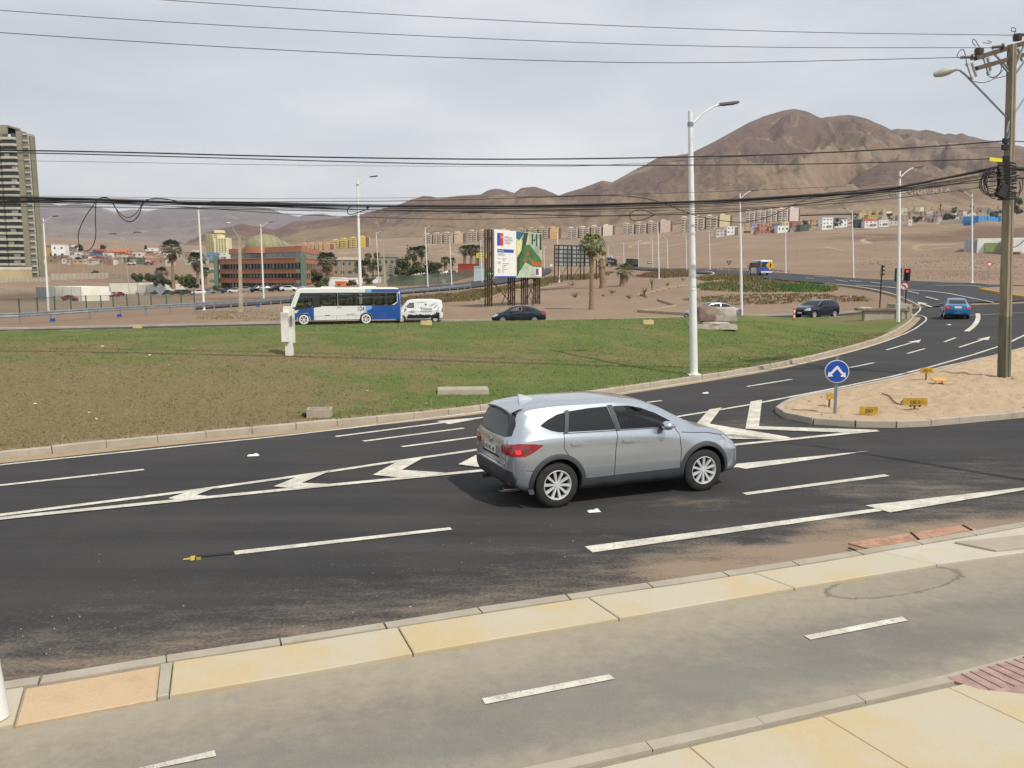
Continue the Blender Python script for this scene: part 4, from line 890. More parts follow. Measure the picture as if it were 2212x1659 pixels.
dm_suv = dict(paint=silver, cabin=(-1.75, 1.2), screen=(.28, [(-.56, 1.58), (.56, 1.58), (.7, 1.12), (-.7, 1.12)]), screen_poly=[(-.6, 1.6), (.6, 1.6), (.74, 1.1), (-.74, 1.1)],
 rear_poly=[(-.56, 1.5), (.56, 1.5), (.66, 1.3), (.69, 1.12), (.5, 1.08), (0, 1.07), (-.5, 1.08), (-.69, 1.12), (-.66, 1.3)],
 glass_side=[[(-1.66, 1.30), (-1.5, 1.40), (-1.27, 1.49), (-1.13, 1.52), (-1.21, 1.155), (-1.3, 1.16), (-1.45, 1.2)], [(-1.06, 1.53), (-.7, 1.565), (-.37, 1.575), (-.31, 1.135), (-1.15, 1.155)], [(-.27, 1.575), (.02, 1.56), (.25, 1.5), (.5, 1.38), (.74, 1.22), (.82, 1.13), (.78, 1.11), (-.22, 1.13)]],
 gmats=[M_GLASS, M_GLASS, M_PALE],
 trim_side=[[(-.93, .44), (.92, .46), (.92, .245), (-.93, .245)], [(-1.13, 1.54), (-1.06, 1.545), (-1.15, 1.14), (-1.22, 1.14)], [(-.36, 1.59), (-.28, 1.59), (-.23, 1.12), (-.3, 1.12)]],
 arch_trim=.075, seams=[[(-.34, .42), (-.33, .8), (-.29, 1.08), (-.33, 1.59)], [(.89, .42), (.90, .75), (.87, 1.02), (.8, 1.1)], [(-1.22, 1.13), (-1.24, .95), (-1.12, .78), (-1.0, .66)], [(-1.24, 1.138), (.85, 1.10)], [(.92, 1.03), (1.5, .98), (2.0, .88)], [(-1.98, .64), (-1.55, .60)]],
 lamps_side=[([(-2.3, 1.01), (-2.08, 1.04), (-1.85, 1.035), (-1.63, 1.015), (-1.8, .93), (-1.98, .86), (-2.2, .85)], M_RED), ([(1.82, .90), (2.0, .88), (2.13, .8), (2.17, .72), (2.08, .73), (1.93, .8)], M_CLEAR)],
 extra=[([(.5, .86), (.92, .85), (.92, 1.02), (.5, 1.0), (.44, .93)], '-x', M_RED, 'tail_lamp'), ([(.45, .72), (.9, .7), (.9, .84), (.5, .82)], '+x', M_CLEAR, 'headlamp'), ([(.55, .40), (.72, .40), (.72, .48), (.55, .46)], '-x', M_RED, 'reflector')],
 mirror_extra=True, seams_x=[([(-.62, 1.08), (-.66, .9), (-.62, .68), (.62, .68), (.66, .9), (.62, 1.08)], '-x'), ([(-1.8, -.62), (-1.84, -.3), (-1.84, .3), (-1.8, .62)], '+z')],
 handles=[(-1.02, 1.0), (-.1, .985)], mirror=(.56, 1.14))
def place(pa, pb, base, hw, F=G0, mid=0.0, front='b'):
    "centre and heading from the two near wheel contacts a (rear) and b (front)"
    a, b = F(*pa), F(*pb); d = (b-a); d.z = 0; ang = math.atan2(d.y, d.x); wb = d.length; nrm = Vector((-math.sin(ang), math.cos(ang), 0)); c = (a+b)/2
    if nrm.y < 0: nrm = -nrm
    c = c+nrm*hw; c.z = (a.z+b.z)/2; return c-Vector((math.cos(ang), math.sin(ang), 0))*mid, ang, wb/base
def fx(x): return -1.33+(x+1.33)*.82 if x < -1.33 else (1.37+(x-1.37)*.91 if x > 1.37 else x)
def fz(z): return z if z < 1.0 else (z+.03*min(1, (z-1)/.1) if z < 1.15 else z+.03-.095*min(1, (z-1.15)/.45))
def fit(poly): return [(fx(a), fz(b)) for a, b in poly]
SUV_ = dict(SUV); SUV = {k: list(v) for k, v in SUV.items()}; SUV['x'] = [fx(a) for a in SUV['x']]; SUV['zl'] = [fz(a) for a in SUV['zl']]; SUV['zr'] = [max(fz(a), b+.02) for a, b in zip(SUV['zr'], SUV['zl'])]
for k in ('glass_side', 'trim_side', 'seams'): dm_suv[k] = [fit(p) for p in dm_suv[k]]
dm_suv['lamps_side'] = [(fit(p), m) for p, m in dm_suv['lamps_side']]; dm_suv['rear_poly'] = [(a, fz(b)) for a, b in dm_suv['rear_poly']]; dm_suv['screen_poly'] = [(a, fz(b)) for a, b in dm_suv['screen_poly']]; dm_suv['screen'] = (.28, [(a, fz(b)) for a, b in dm_suv['screen'][1]])
c, ang, k = place((1200.3, 1094), (1518, 1058), 2.7, .80, mid=.05)
suv = make_car(SUV, 'parked_car' if 0 else 'silver_suv', 'silver metallic SUV with black cladding driving right on the near carriageway', 'car', dict(x=(-1.33, 1.37), r=.362, w=.225), dm_suv, True, c, ang, extras=suv_extras, n=90)
M_LIT = M_REDB
sh_ = None
seated_person('person', 'driver in a grey top at the wheel of the silver SUV', Vector(c)+Matrix.Rotation(ang, 3, 'Z') @ Vector((-.02, .37, .5)), ang, '6f7276', sc=.95)
# ---------------------------------------------------------------- other road vehicles
SED = dict(x=[-2.22, -2.18, -2.08, -1.85, -1.5, -1.2, -.8, -.3, .2, .6, .95, 1.15, 1.35, 1.75, 2.0, 2.13, 2.2, 2.23],
 zb=[.4, .33, .27, .24, .22, .2, .2, .2, .2, .2, .2, .2, .2, .2, .21, .23, .28, .36],
 w=[.6, .72, .8, .84, .85, .85, .85, .85, .85, .85, .85, .85, .85, .84, .8, .73, .62, .5],
 zl=[.86, .93, .97, .98, .97, .96, .94, .92, .91, .9, .88, .87, .85, .79, .72, .66, .6, .54],
 wb=[.5, .62, .72, .77, .79, .8, .81, .81, .81, .8, .78, .76, .73, .64, .55, .48, .42, .34],
 zr=[.9, .99, 1.03, 1.06, 1.2, 1.34, 1.45, 1.49, 1.48, 1.36, 1.16, 1.03, .95, .87, .79, .72, .65, .57],
 wr=[.4, .55, .62, .62, .57, .57, .58, .59, .58, .58, .62, .66, .66, .56, .46, .4, .34, .26])
def sedan_dm(col, **kw):
    d = dict(paint=col, cabin=(-1.3, 1.0), screen=(.3, [(-.5, 1.38), (.5, 1.38), (.62, .98), (-.62, .98)]), screen_poly=[(-.52, 1.42), (.52, 1.42), (.66, .98), (-.66, .98)], rear_poly=[(-.48, 1.36), (.48, 1.36), (.58, 1.1), (-.58, 1.1)],
     glass_side=[[(-1.42, 1.05), (-1.2, 1.2), (-.85, 1.34), (-.46, 1.4), (-.42, .99), (-1.2, 1.0)], [(-.36, 1.4), (.1, 1.39), (.4, 1.3), (.72, 1.12), (.88, .96), (-.32, .985)]], gmats=[M_GLASS, M_PALE],
     trim_side=[], seams=[[(-.4, .3), (-.4, 1.38)], [(.85, .3), (.84, .7), (.88, .95)], [(-1.3, .98), (-1.22, .8), (-1.05, .55)], [(-1.5, .96), (.9, .93)], [(-.95, .36), (.95, .36)]],
     lamps_side=[([(-2.24, .92), (-2.0, .95), (-1.8, .9), (-1.86, .8), (-2.05, .72), (-2.22, .72)], M_RED), ([(1.66, .82), (1.9, .78), (2.12, .66), (2.16, .56), (1.98, .56), (1.78, .66)], M_CLEAR)],
     extra=[([(.45, .74), (.78, .74), (.8, .9), (.48, .9)], '-x', M_RED, 'tail_lamp'), ([(.38, .56), (.74, .56), (.7, .68), (.4, .66)], '+x', M_CLEAR, 'headlamp')], mirror_extra=True, handles=[(-1.02, .86), (-.12, .84)], mirror=(.62, .94), seams_x=[([(-.6, .98), (-.62, .6), (.62, .6), (.6, .98)], '-x')])
    d.update(kw); return d
def plate(x, z, txt, ax='-x'):
    def f(root, sh):
        sh.panel([(-.22, z-.06), (.22, z-.06), (.22, z+.06), (-.22, z+.06)], ax, M_PLATE, root, 'number_plate', off=.014)
        r = sh.bv.ray_cast((-4 if ax == '-x' else 4, 0, z), (1 if ax == '-x' else -1, 0, 0))
        if txt: text(txt, .1, M_BLK, root, frame((r[0].x+(-.02 if ax == '-x' else .02), 0, z-.035), (0, -1 if ax == '-x' else 1, 0), (0, 0, 1)))
    return f
def sed_extras(root, sh):
    seat_fn((-.15, -.95), .45)(root, sh); plate(0, .42, '', '+x')(root, sh)
    sh.panel([(-.4, .48), (.4, .48), (.35, .6), (-.35, .6)], '+x', M_BLK, root, 'grille', off=.005); sh.panel([(-.6, .24), (.6, .24), (.55, .36), (-.55, .36)], '+x', M_BLK, root, 'bumper_intake', off=.005)
# dark sedan on the ring road, facing left
c, ang, k = place((1153.5, 699.5), (1088.6, 699.6), 2.6, .76); darkp = paint('dark_blue_grey_paint', '1f2c3a', .6, .25)
sed = make_car(SED, 'dark_sedan', 'dark blue grey sedan with open driver window, driving left behind the white van', 'car', dict(x=(-1.27, 1.33), r=.315, w=.19), sedan_dm(darkp), True, c, ang, extras=sed_extras, rimstyle=('alloy', 9), sc=.97, n=56)
def person_in(c, ang, off, name, label, shirt, **kw): return seated_person(name, label, Vector(c)+Matrix.Rotation(ang, 3, 'Z') @ Vector(off), ang, shirt, **kw)
person_in(c, ang, (-.1, .38, .38), 'person', 'driver in a white shirt leaning at the open window of the dark sedan', 'd8d6d0', sc=.95)
# silver sedan partly behind the boulder
c, ang, k = place((1585.8, 692.5), (1507.6, 694.3), 2.63, .76); silv2 = paint('grey_silver_paint', '8b9499', .65, .3)
def alloy_ext(root, sh): sed_extras(root, sh)
make_car(SED, 'silver_sedan', 'silver grey sedan driving left, half hidden by the boulder and the lamp post', 'car', dict(x=(-1.29, 1.36), r=.325, w=.2), sedan_dm(silv2), False, c, ang, extras=alloy_ext, rimstyle=('alloy', 10), sc=1.02, n=56)
# dark blue SUV facing left
dm3 = dict(dm_suv); dm3['paint'] = paint('navy_paint', '161d3c', .5, .2); dm3['arch_trim'] = 0; dm3['trim_side'] = [[(-.93, .34), (.92, .34), (.92, .245), (-.93, .245)]]
dm3['glass_side'] = [[(-1.6, 1.26), (-1.48, 1.40), (-1.3, 1.49), (-1.05, 1.52), (-1.06, 1.16), (-1.35, 1.18)], [(-1.0, 1.52), (-.37, 1.53), (-.31, 1.145), (-1.0, 1.16)], [(-.27, 1.53), (.02, 1.51), (.28, 1.44), (.55, 1.3), (.82, 1.12), (-.22, 1.14)]]; dm3['lamps_side'] = [([(-2.0, 1.3), (-1.9, 1.42), (-1.84, 1.3), (-1.86, 1.0), (-1.98, 1.0)], M_RED), ([(1.75, .92), (2.0, .88), (2.1, .78), (2.05, .70), (1.85, .74)], M_CLEAR)]
dm3['extra'] = [([(.45, .7), (.78, .7), (.76, .82), (.46, .8)], '+x', M_CLEAR, 'headlamp')]
c, ang, k = place((1809, 685.8), (1749.6, 689.2), 2.65, .78)
def crv_ext(root, sh):
    sh.panel([(-.4, .56), (.4, .56), (.38, .76), (-.38, .76)], '+x', M_BLK, root, 'grille', off=.006); sh.panel([(-.6, .28), (.6, .28), (.56, .42), (-.56, .42)], '+x', M_PLASG, root, 'front_bumper', off=.01); plate(0, .5, '', '+x')(root, sh)
    for ax in ('-y', '+y'): sh.seam([(-1.6, 1.28), (-1.46, 1.43), (-1.28, 1.52), (-1.0, 1.555), (-.3, 1.565), (.04, 1.55), (.3, 1.47), (.6, 1.31), (.86, 1.13)], ax, root, .028, M_CHROME, 'chrome_strip', .014)
make_car(SUV, 'navy_suv', 'navy blue SUV with chrome window line driving left behind the orange post', 'car', dict(x=(-1.33, 1.37), r=.34, w=.21), dm3, False, c, ang, extras=crv_ext, rimstyle=('alloy', 7), sc=.98, n=56)
# bright blue sedan seen from behind on the right
pa = G0(2044, 690); pb = G0(2087, 688); dx = (pb-pa); c = (pa+pb)/2; ang = math.radians(67); c += Vector((math.cos(ang), math.sin(ang), 0))*1.35
def blue_ext(root, sh):
    plate(0, .86, '')(root, sh); seat_fn((-.15,), .45)(root, sh)
    for s in (-1, 1): sh.panel([(s*.55, .78), (s*.72, .78), (s*.72, .87), (s*.55, .87)], '-x', M_REDB, root, 'brake_lamp', off=.014)
    sh.panel([(-.7, .22), (.7, .22), (.7, .34), (-.7, .34)], '-x', M_PLAS, root, 'rear_diffuser', off=.01)
make_car(SED, 'bright_blue_sedan', 'bright blue sedan with lit brake lights seen from behind on the right roadway', 'car', dict(x=(-1.29, 1.33), r=.32, w=.2), sedan_dm(paint('bright_blue_paint', '1273a8', .5, .25)), False, c, ang, extras=blue_ext, n=56)
# ---------------------------------------------------------------- bus
def round_poly(p, r=.08, n=3):
    out = []
    for i in range(len(p)):
        a, b, c_ = Vector(p[i-1]), Vector(p[i]), Vector(p[(i+1) % len(p)]); u, v = (a-b).normalized(), (c_-b).normalized(); q = min(r, (a-b).length*.45, (c_-b).length*.45)
        for k in range(n+1): t = k/n; out.append(tuple((b+u*q)*(1-t)**2+b*2*t*(1-t)+(b+v*q)*t*t))
    return out
def make_bus(loc, ang, label, number, L=8.7, fine=True):
    white = paint('bus_white', 'dcdcd8', 0, .35, .5); blue = paint('bus_blue', '0f4a94', .0, .35, .6); lb = paint('bus_light_blue', '6fa9d2', 0, .35, .6); root = thing('city_bus', label, 'bus', loc, ang)
    W = 1.15; h = L/2; zf, zt = .36, 2.86
    prof = [(-h+.05, zf+.02), (-h, .6), (-h, 1.4), (-h+.05, 2.55), (-h+.17, 2.8), (-h+.4, zt), (h-1.5, zt), (h-.95, 2.8), (h-.72, 2.62), (h-.12, 1.15), (h-.02, .95), (h, .5), (h-.05, .3)]
    wl, wh = 1.5, 2.42; wins = [(-h+.28, -h+1.08, 1), (-h+1.18, -h+2.05, 0), (-h+2.15, -h+3.42, 0), (-h+3.51, -h+4.76, 0), (-h+4.88, -h+6.12, 0)]
    xr, xf = -h+2.72, h-1.23
    n_ = len(prof); sh2 = [(x*(1-.06/h), 1.55+(z-1.55)*.955) for x, z in prof]; vs = []
    for yy, pp in ((-W, sh2), (-(W-.02), [((a[0]+b[0])/2*1.006, (a[1]+b[1])/2+.004*(1 if a[1] > 1.5 else -1)) for a, b in zip(prof, sh2)]), (-(W-.09), prof), (W-.09, prof), (W-.02, [((a[0]+b[0])/2*1.006, (a[1]+b[1])/2+.004*(1 if a[1] > 1.5 else -1)) for a, b in zip(prof, sh2)]), (W, sh2)): vs += [(x, yy, z) for x, z in pp]
    tri = tessellate_polygon([[Vector((*p, 0)) for p in sh2]]); fs = [tuple(t) for t in tri]+[tuple(k+5*n_ for k in t) for t in tri]+[(q*n_+k, q*n_+(k+1) % n_, (q+1)*n_+(k+1) % n_, (q+1)*n_+k) for q in range(5) for k in range(n_)]
    b = MB().add(vs, fs).build('body', [white, M_DARK])
    cut = [MB().box((-.35, 0, 1.66), (L-1.6, W*2-.14, 2.1)).build('c', M_DARK)]
    for a, c, q in wins:
        p = [(a, wl), (c, wl), (c, wh), (a, wh)] if not q else [(a, wl+.22), (a+.42, wl), (c, wl), (c, wh), (a, wh)]
        cut.append(MB().prism(round_poly(p), -W-.3, W+.3, 'y').build('c', M_DARK))
    cut.append(MB().prism(round_poly([(h-1.9, 1.42), (h-.62, 1.42), (h-.93, 2.2), (h-1.9, 2.2)]), -W-.3, W+.3, 'y').build('c', M_DARK)); cut.append(MB().prism([(-1.0, 1.15), (1.0, 1.15), (.95, 2.4), (-.95, 2.4)], h-1.25, h+.5, 'x').build('c', M_DARK))
    for x in (xr, xf): cut.append(MB().cyl((x, -W-.2, .4), (x, W+.2, .4), .5, n=30).build('c', M_DARK))
    boolcut(b, cut); b.parent = root; b.data.polygons.foreach_set('use_smooth', [False]*len(b.data.polygons))
    for s in (-1, 1):
        y = s*(W+.004); P_ = lambda poly, mt, nm, d=.006, **k: MB().prism(poly, s*(W-.01), s*(W+d), 'y').build(nm, mt, root, **k)
        z0 = zf+.02; arc = lambda x: arcp(x, .4, .52, 180, 0, 10)
        P_([(-h+.03, z0), (-h+.03, 1.46), (-h+2.26, 1.46), (-h+2.26, 1.25), (-h+2.4, 1.16), (-h+2.6, 1.1), (-h+2.66, .95)]+arcp(xr, .4, .52, 85, 180, 5)+[(xr-.52, z0)], blue, 'blue_panel')
        (lambda *a: None)([(-h+.03, z0)]+list(reversed(arc(xr)))[0:]+[(xr-.52, z0)], blue, 'blue_panel')
        P_([(-h+2.27, 1.46), (-h+2.76, 1.46), (-h+2.76, 1.02), (-h+2.85, .94), (-h+3.0, .9), (-h+3.14, .8), (-h+3.18, .7), (xr+.46, .66)]+arcp(xr, .4, .53, 30, 84, 4)+[(-h+2.67, .96), (-h+2.61, 1.11), (-h+2.41, 1.17), (-h+2.27, 1.26)], lb, 'light_blue_panel')
        P_([(-h+.1, 2.5), (-h+.14, 2.74), (-h+2.26, 2.74), (-h+2.26, 2.5)], blue, 'blue_panel'); P_([(-h+2.265, 2.5), (-h+2.265, 2.74), (-h+2.76, 2.74), (-h+2.76, 2.5)], lb, 'light_blue_panel')
        P_([(-h+.04, 1.462), (-h+.02, 1.52), (-h+.09, 2.41), (-h+.24, 2.41), (-h+.24, 1.7), (-h+.55, 1.462)], blue, 'blue_panel')
        P_([(h-.3, z0), (h-.03, z0), (h-.02, .75), (h-.3, .9), (h-.72, .94), (h-.8, 1.1), (h-.95, 1.18), (h-2.0, 1.32), (h-2.0, z0), (xf-.52, z0)]+arc(xf)+[(xf+.52, z0)], blue, 'blue_panel')
        # black window band as frames round the panes
        P_([(h-2.5, 1.4), (h-.5, 1.12), (h-.3, 1.3), (h-.62, 1.42), (h-1.9, 1.42), (h-1.9, 2.2), (h-.93, 2.2), (h-1.02, 2.47), (h-2.56, 2.47), (h-2.56, 1.4)], M_PLAS, 'window_band', .008)
        for a, c, q in wins:
            P_([(c-.01, wl-.04), (c+.1, wl-.04), (c+.1, wh+.05), (c-.01, wh+.05)], M_PLAS, 'window_pillar', .008); P_([(a-.06, wh-.02), (c+.06, wh-.02), (c+.06, wh+.06), (a-.06, wh+.06)], M_PLAS, 'window_band', .007)
            P_([(a-.02, wl+.66), (c, wl+.66), (c, wl+.7), (a-.02, wl+.7)], M_PLAS, 'window_rail', .004); P_([((a+c)/2-.02, wl), ((a+c)/2+.02, wl), ((a+c)/2+.02, wl+.66), ((a+c)/2-.02, wl+.66)], M_PLAS, 'window_rail', .002)
            MB().prism([(a-.02, wl-.02), (c+.02, wl-.02), (c+.02, wh+.02), (a-.02, wh+.02)], s*(W-.035), s*(W-.03), 'y').build('pane', M_PALE, root)
        P_([(-h+.3, wl-.05), (h-2.3, wl-.05), (h-2.3, wl), (-h+.3, wl)], M_PLAS, 'window_band', .007)
        MB().prism([(h-1.9, 1.42), (h-.64, 1.42), (h-.95, 2.2), (h-1.9, 2.2)], s*(W-.035), s*(W-.03), 'y').build('pane', M_PALE, root)
        P_([(-h+.06, .68), (h-.1, .68), (h-.1, .69), (-h+.06, .69)], M_PLASG, 'panel_line', .009)
        for a in (h-2.15, h-3.7, h-4.6, h-5.2, -h+1.5, -h+.9): P_([(a, z0+.02), (a+.012, z0+.02), (a+.012, .68), (a, .68)], M_PLASG, 'panel_line', .009)
        fr = (lambda x, z: frame((x, s*(W+.008), z), (-s, 0, 0), (0, 0, 1)))
        text(number, .56, M_BLK, root, fr(-h+3.12, 1.03), sx=.72); text('TRANS', .12, M_PLASG, root, fr(h-3.9, 1.3)); text('ANTOFAGASTA', .11, M_PLASG, root, fr(-h+3.9, .76), sx=.9)
        text('BAHB-17', .09, M_WHITE, root, fr(h-1.45, .87)); P_([(h-3.2, .71), (h-2.85, .71), (h-2.85, .75), (h-3.2, .75)], M_BLK, 'side_vent')
        for x in (xr, xf): put_wheel(make_wheel(.42, .24, 6, 'steel', M_RIM, True, .66), root, (x, s*(W-.10), .42), s > 0)
        MB().tube([(h-.6, s*1.1, 2.3), (h-.35, s*1.25, 2.2), (h-.3, s*1.28, 2.0)], .02, 6).box((h-.3, s*1.28, 1.8), (.06, .16, .36)).build('mirror', M_PLAS, root)
    MB().grid([[(h-.1, -.98, 1.17), (h-.1, .98, 1.17)], [(h-.6, -.95, 2.34), (h-.6, .95, 2.34)]]).build('windscreen', M_TINT, root)
    MB().prism([(-.85, 2.3), (.85, 2.3), (.82, 2.52), (-.82, 2.52)], h-.62, h-.6, 'x').build('destination_board', mat('destination_board', 'b9bec0', .6), root); text('ESPERANZA', .16, M_BLK, root, frame((h-.592, 0, 2.35), (0, 1, 0), (0, 0, 1)))
    for y in (-.8, .8): MB().lathe([(.001, .02), (.1, .01), (.12, -.02)], n=14, axis='x').build('headlamp', M_CLEAR, root, loc=(h, y, .62))
    for y in (-.85, .85): MB().box((-h-.01, y, 1.0), (.05, .16, .45)).build('tail_lamp', M_RED, root)
    MB().prism([(-.95, 1.5), (.95, 1.5), (.88, 2.35), (-.88, 2.35)], -h-.012, -h+.05, 'x').build('rear_window', M_GLASS, root); MB().box((-h-.012, 0, 1.05), (.05, 2.26, .86)).build('rear_panel', blue, root); MB().box((-h+.04, 0, 2.5), (.12, 2.1, .3)).build('rear_panel', blue, root); [MB().box((-h+.0, y, 1.95), (.1, .14, .9)).build('rear_panel', blue, root) for y in (-1.04, 1.04)]
    MB().box((-h-.06, 0, .55), (.16, 2.2, .3)).build('rear_bumper', white, root)
    text(number, .3, M_WHITE, root, frame((-h-.03, -.62, 1.02), (0, -1, 0), (0, 0, 1))); text('UNION', .2, M_WHITE, root, frame((-h-.03, .45, 1.05), (0, -1, 0), (0, 0, 1)))
    for x in (1.2, -2.0): MB().box((x, 0, zt+.04), (1.1, .9, .07), top=(.9, .9)).build('roof_hatch', white, root)
    MB().box((-.3, 0, .72), (L-1.6, 2.1, .06)).build('floor', M_DARK, root); rs = mat('red_bus_seat', 'a3262c', .5, var=.1)
    for i in range(7):
        x = -h+1.2+i*.85
        for y in (-.78, .78): MB().box((x, y, 1.12), (.42, .5, .07)).box((x-.22, y, 1.42), (.07, .46, .62), ry=-.12, top=(1, .8)).box((x, y, .92), (.08, .3, .36)).build('seat', rs, root)
    for i in range(4): MB().cyl((-h+1.6+i*1.6, .35, .75), (-h+1.6+i*1.6, .35, 2.7), .02, n=6).build('grab_pole', M_CHROME, root)
    MB().box((h-1.55, -.1, 1.3), (.06, 1.0, 1.1)).build('driver_partition', M_PLASG, root)
    return root
c, ang, k = place((1080.5-0+0, 699.2), (832, 700.9), 4.5, 1.08) if False else (None, None, None)
ra, rb_ = G0(791.2, 700.2), G0(656.8, 702.2)     # rear and front near wheel contacts
d = rb_-ra; ang = math.atan2(d.y, d.x); nrm = Vector((math.sin(ang), -math.cos(ang), 0)); nrm = nrm if nrm.y > 0 else -nrm
Lb = 8.7; xr_ = -Lb/2+2.72; print('WB', d.length)
c = (ra+rb_)/2+nrm*1.05-Vector((math.cos(ang), math.sin(ang), 0))*.74
make_bus(c, ang, 'white and blue bus numbered 104 driving left on the ring road', '104', Lb)
person_in(c, ang, (Lb/2-1.35, .55, .92), 'person', 'driver in a light shirt at the front of the bus numbered 104', 'cfd0cc')
pa = G0(1641+0, 595.5); pb = G0(1655.5, 597.5); dd = Vector((-.03, 1)).normalized(); ang2 = math.atan2(dd.y, dd.x); cc = G0(1655, 595.6)+Vector((dd.x, dd.y, 0))*4.1
make_bus(Vector((cc.x, cc.y, T(cc.x, cc.y)+.1)), ang2, 'blue and white bus numbered 102 driving away on the far hill road', '102', 8.3)
# ---------------------------------------------------------------- van
VAN = dict(x=[-1.98, -1.95, -1.85, -1.6, -1.0, -.2, .4, .8, 1.1, 1.45, 1.75, 1.9, 1.97],
 zb=[.4, .34, .28, .25, .22, .22, .22, .22, .22, .22, .24, .28, .38], w=[.68, .74, .8, .81, .82, .82, .82, .82, .82, .81, .76, .7, .6], zl=[1.1, 1.12, 1.13, 1.13, 1.12, 1.1, 1.08, 1.06, 1.03, .96, .86, .78, .7], wb=[.64, .7, .76, .78, .79, .79, .79, .78, .76, .71, .63, .56, .48],
 zr=[1.45, 1.66, 1.8, 1.86, 1.9, 1.9, 1.88, 1.8, 1.55, 1.14, .95, .86, .76], wr=[.56, .6, .64, .66, .67, .67, .66, .63, .63, .64, .54, .46, .36])
vw = paint('van_white', 'dcdedd', 0, .35, .5)
dmv = dict(paint=vw, cabin=(-1.2, 1.3), screen=(.7, [(-.55, 1.66), (.55, 1.66), (.62, 1.12), (-.62, 1.12)]), screen_poly=[(-.56, 1.7), (.56, 1.7), (.64, 1.12), (-.64, 1.12)], rear_poly=[(-.52, 1.62), (.52, 1.62), (.58, 1.2), (-.58, 1.2)],
 glass_side=[[(.36, 1.62), (.72, 1.6), (1.1, 1.22), (.36, 1.18)]], gmats=[M_PALE], trim_side=[], seams=[[(.28, .35), (.28, 1.72)], [(1.12, .4), (1.15, 1.1)], [(-.6, .35), (-.6, 1.75)], [(-1.8, .36), (1.3, .34)]],
 lamps_side=[([(-1.99, 1.2), (-1.88, 1.22), (-1.86, .85), (-1.99, .85)], M_RED), ([(1.5, .86), (1.75, .8), (1.85, .66), (1.6, .68)], M_CLEAR)], handles=[(.45, 1.02)], mirror=(.98, 1.14), arch_trim=0)
c, ang, k = place((938.7, 697.6), (870.6, 698.2), 2.7, 1.3)
def van_ext(root, sh):
    seat_fn((.3,), .6)(root, sh); ax = '+y'; r = random.Random(9)
    # skyline of black figures along the sill, then the lettering
    pts = [(-1.7, .36)]; x = -1.7
    while x < .95:
        h = r.uniform(.44, .54)+(.12 if r.random() < .4 else 0)+(.18 if x < -1.3 else 0); w_ = r.uniform(.05, .11); pts += [(x, h*.92), (x+w_*.35, h+.05), (x+w_*.7, h)] ; x += w_
    pts += [(.95, .36)]; pts = [p for p in pts]
    sh.panel(pts, ax, M_BLK, root, 'crowd_silhouette', off=.006, cuts=1, thick=0)
    def T3(s, sz, x, z, m=M_BLK, a=0, sx=1.0):
        q = sh.bv.ray_cast((x, 3, z), (0, -1, 0)); y = q[0].y+.012; text(s, sz, m, root, frame((x, y, z), (-math.cos(a), 0, math.sin(a)), (math.sin(a), 0, math.cos(a))), sx=sx)
    T3("Vdj's", .26, .55, .8, sx=.8); T3('Yiiooss', .34, -.62, 1.02, sx=.95); T3('PRODUCCIONES', .12, -.62, .86, mat('blue_print', '2f6f96', .5)); T3('Fono:09 84846862', .09, -.2, 1.62); T3('Amplificacion', .13, -1.18, 1.42, a=.5); T3('Proyeccion', .13, -1.35, 1.22, a=.8); T3('Iluminacion', .12, -1.58, 1.0, a=1.1)
    q = sh.bv.ray_cast((-.6, 3, 1.45), (0, -1, 0)); y = q[0].y+.012; m = MB(); m.prism([(-.6+.1*math.cos(t), 1.42+.12*math.sin(t)) for t in np.linspace(0, math.pi, 9)]+[(-.74, 1.41), (-.62, 1.46), (-.46, 1.41)], y-.006, y, 'y').prism([(-.6+.13*math.cos(t)*.6, 1.34+.06*math.sin(t)) for t in np.linspace(0, 2*math.pi, 10)[:-1]], y-.006, y, 'y').build('cap_emblem', M_PLASG, root)
make_car(VAN, 'white_van', 'white panel van with black crowd print and lettering following the bus', 'van', dict(x=(-1.35, 1.35), r=.29, w=.17), dmv, True, c, ang, extras=van_ext, rimstyle=('steel', 8), n=44)
person_in(c, ang, (.35, .4, .62), 'person', 'driver with a bare arm on the sill of the white van', '7b5b3c', sc=.9, arm_out=True)
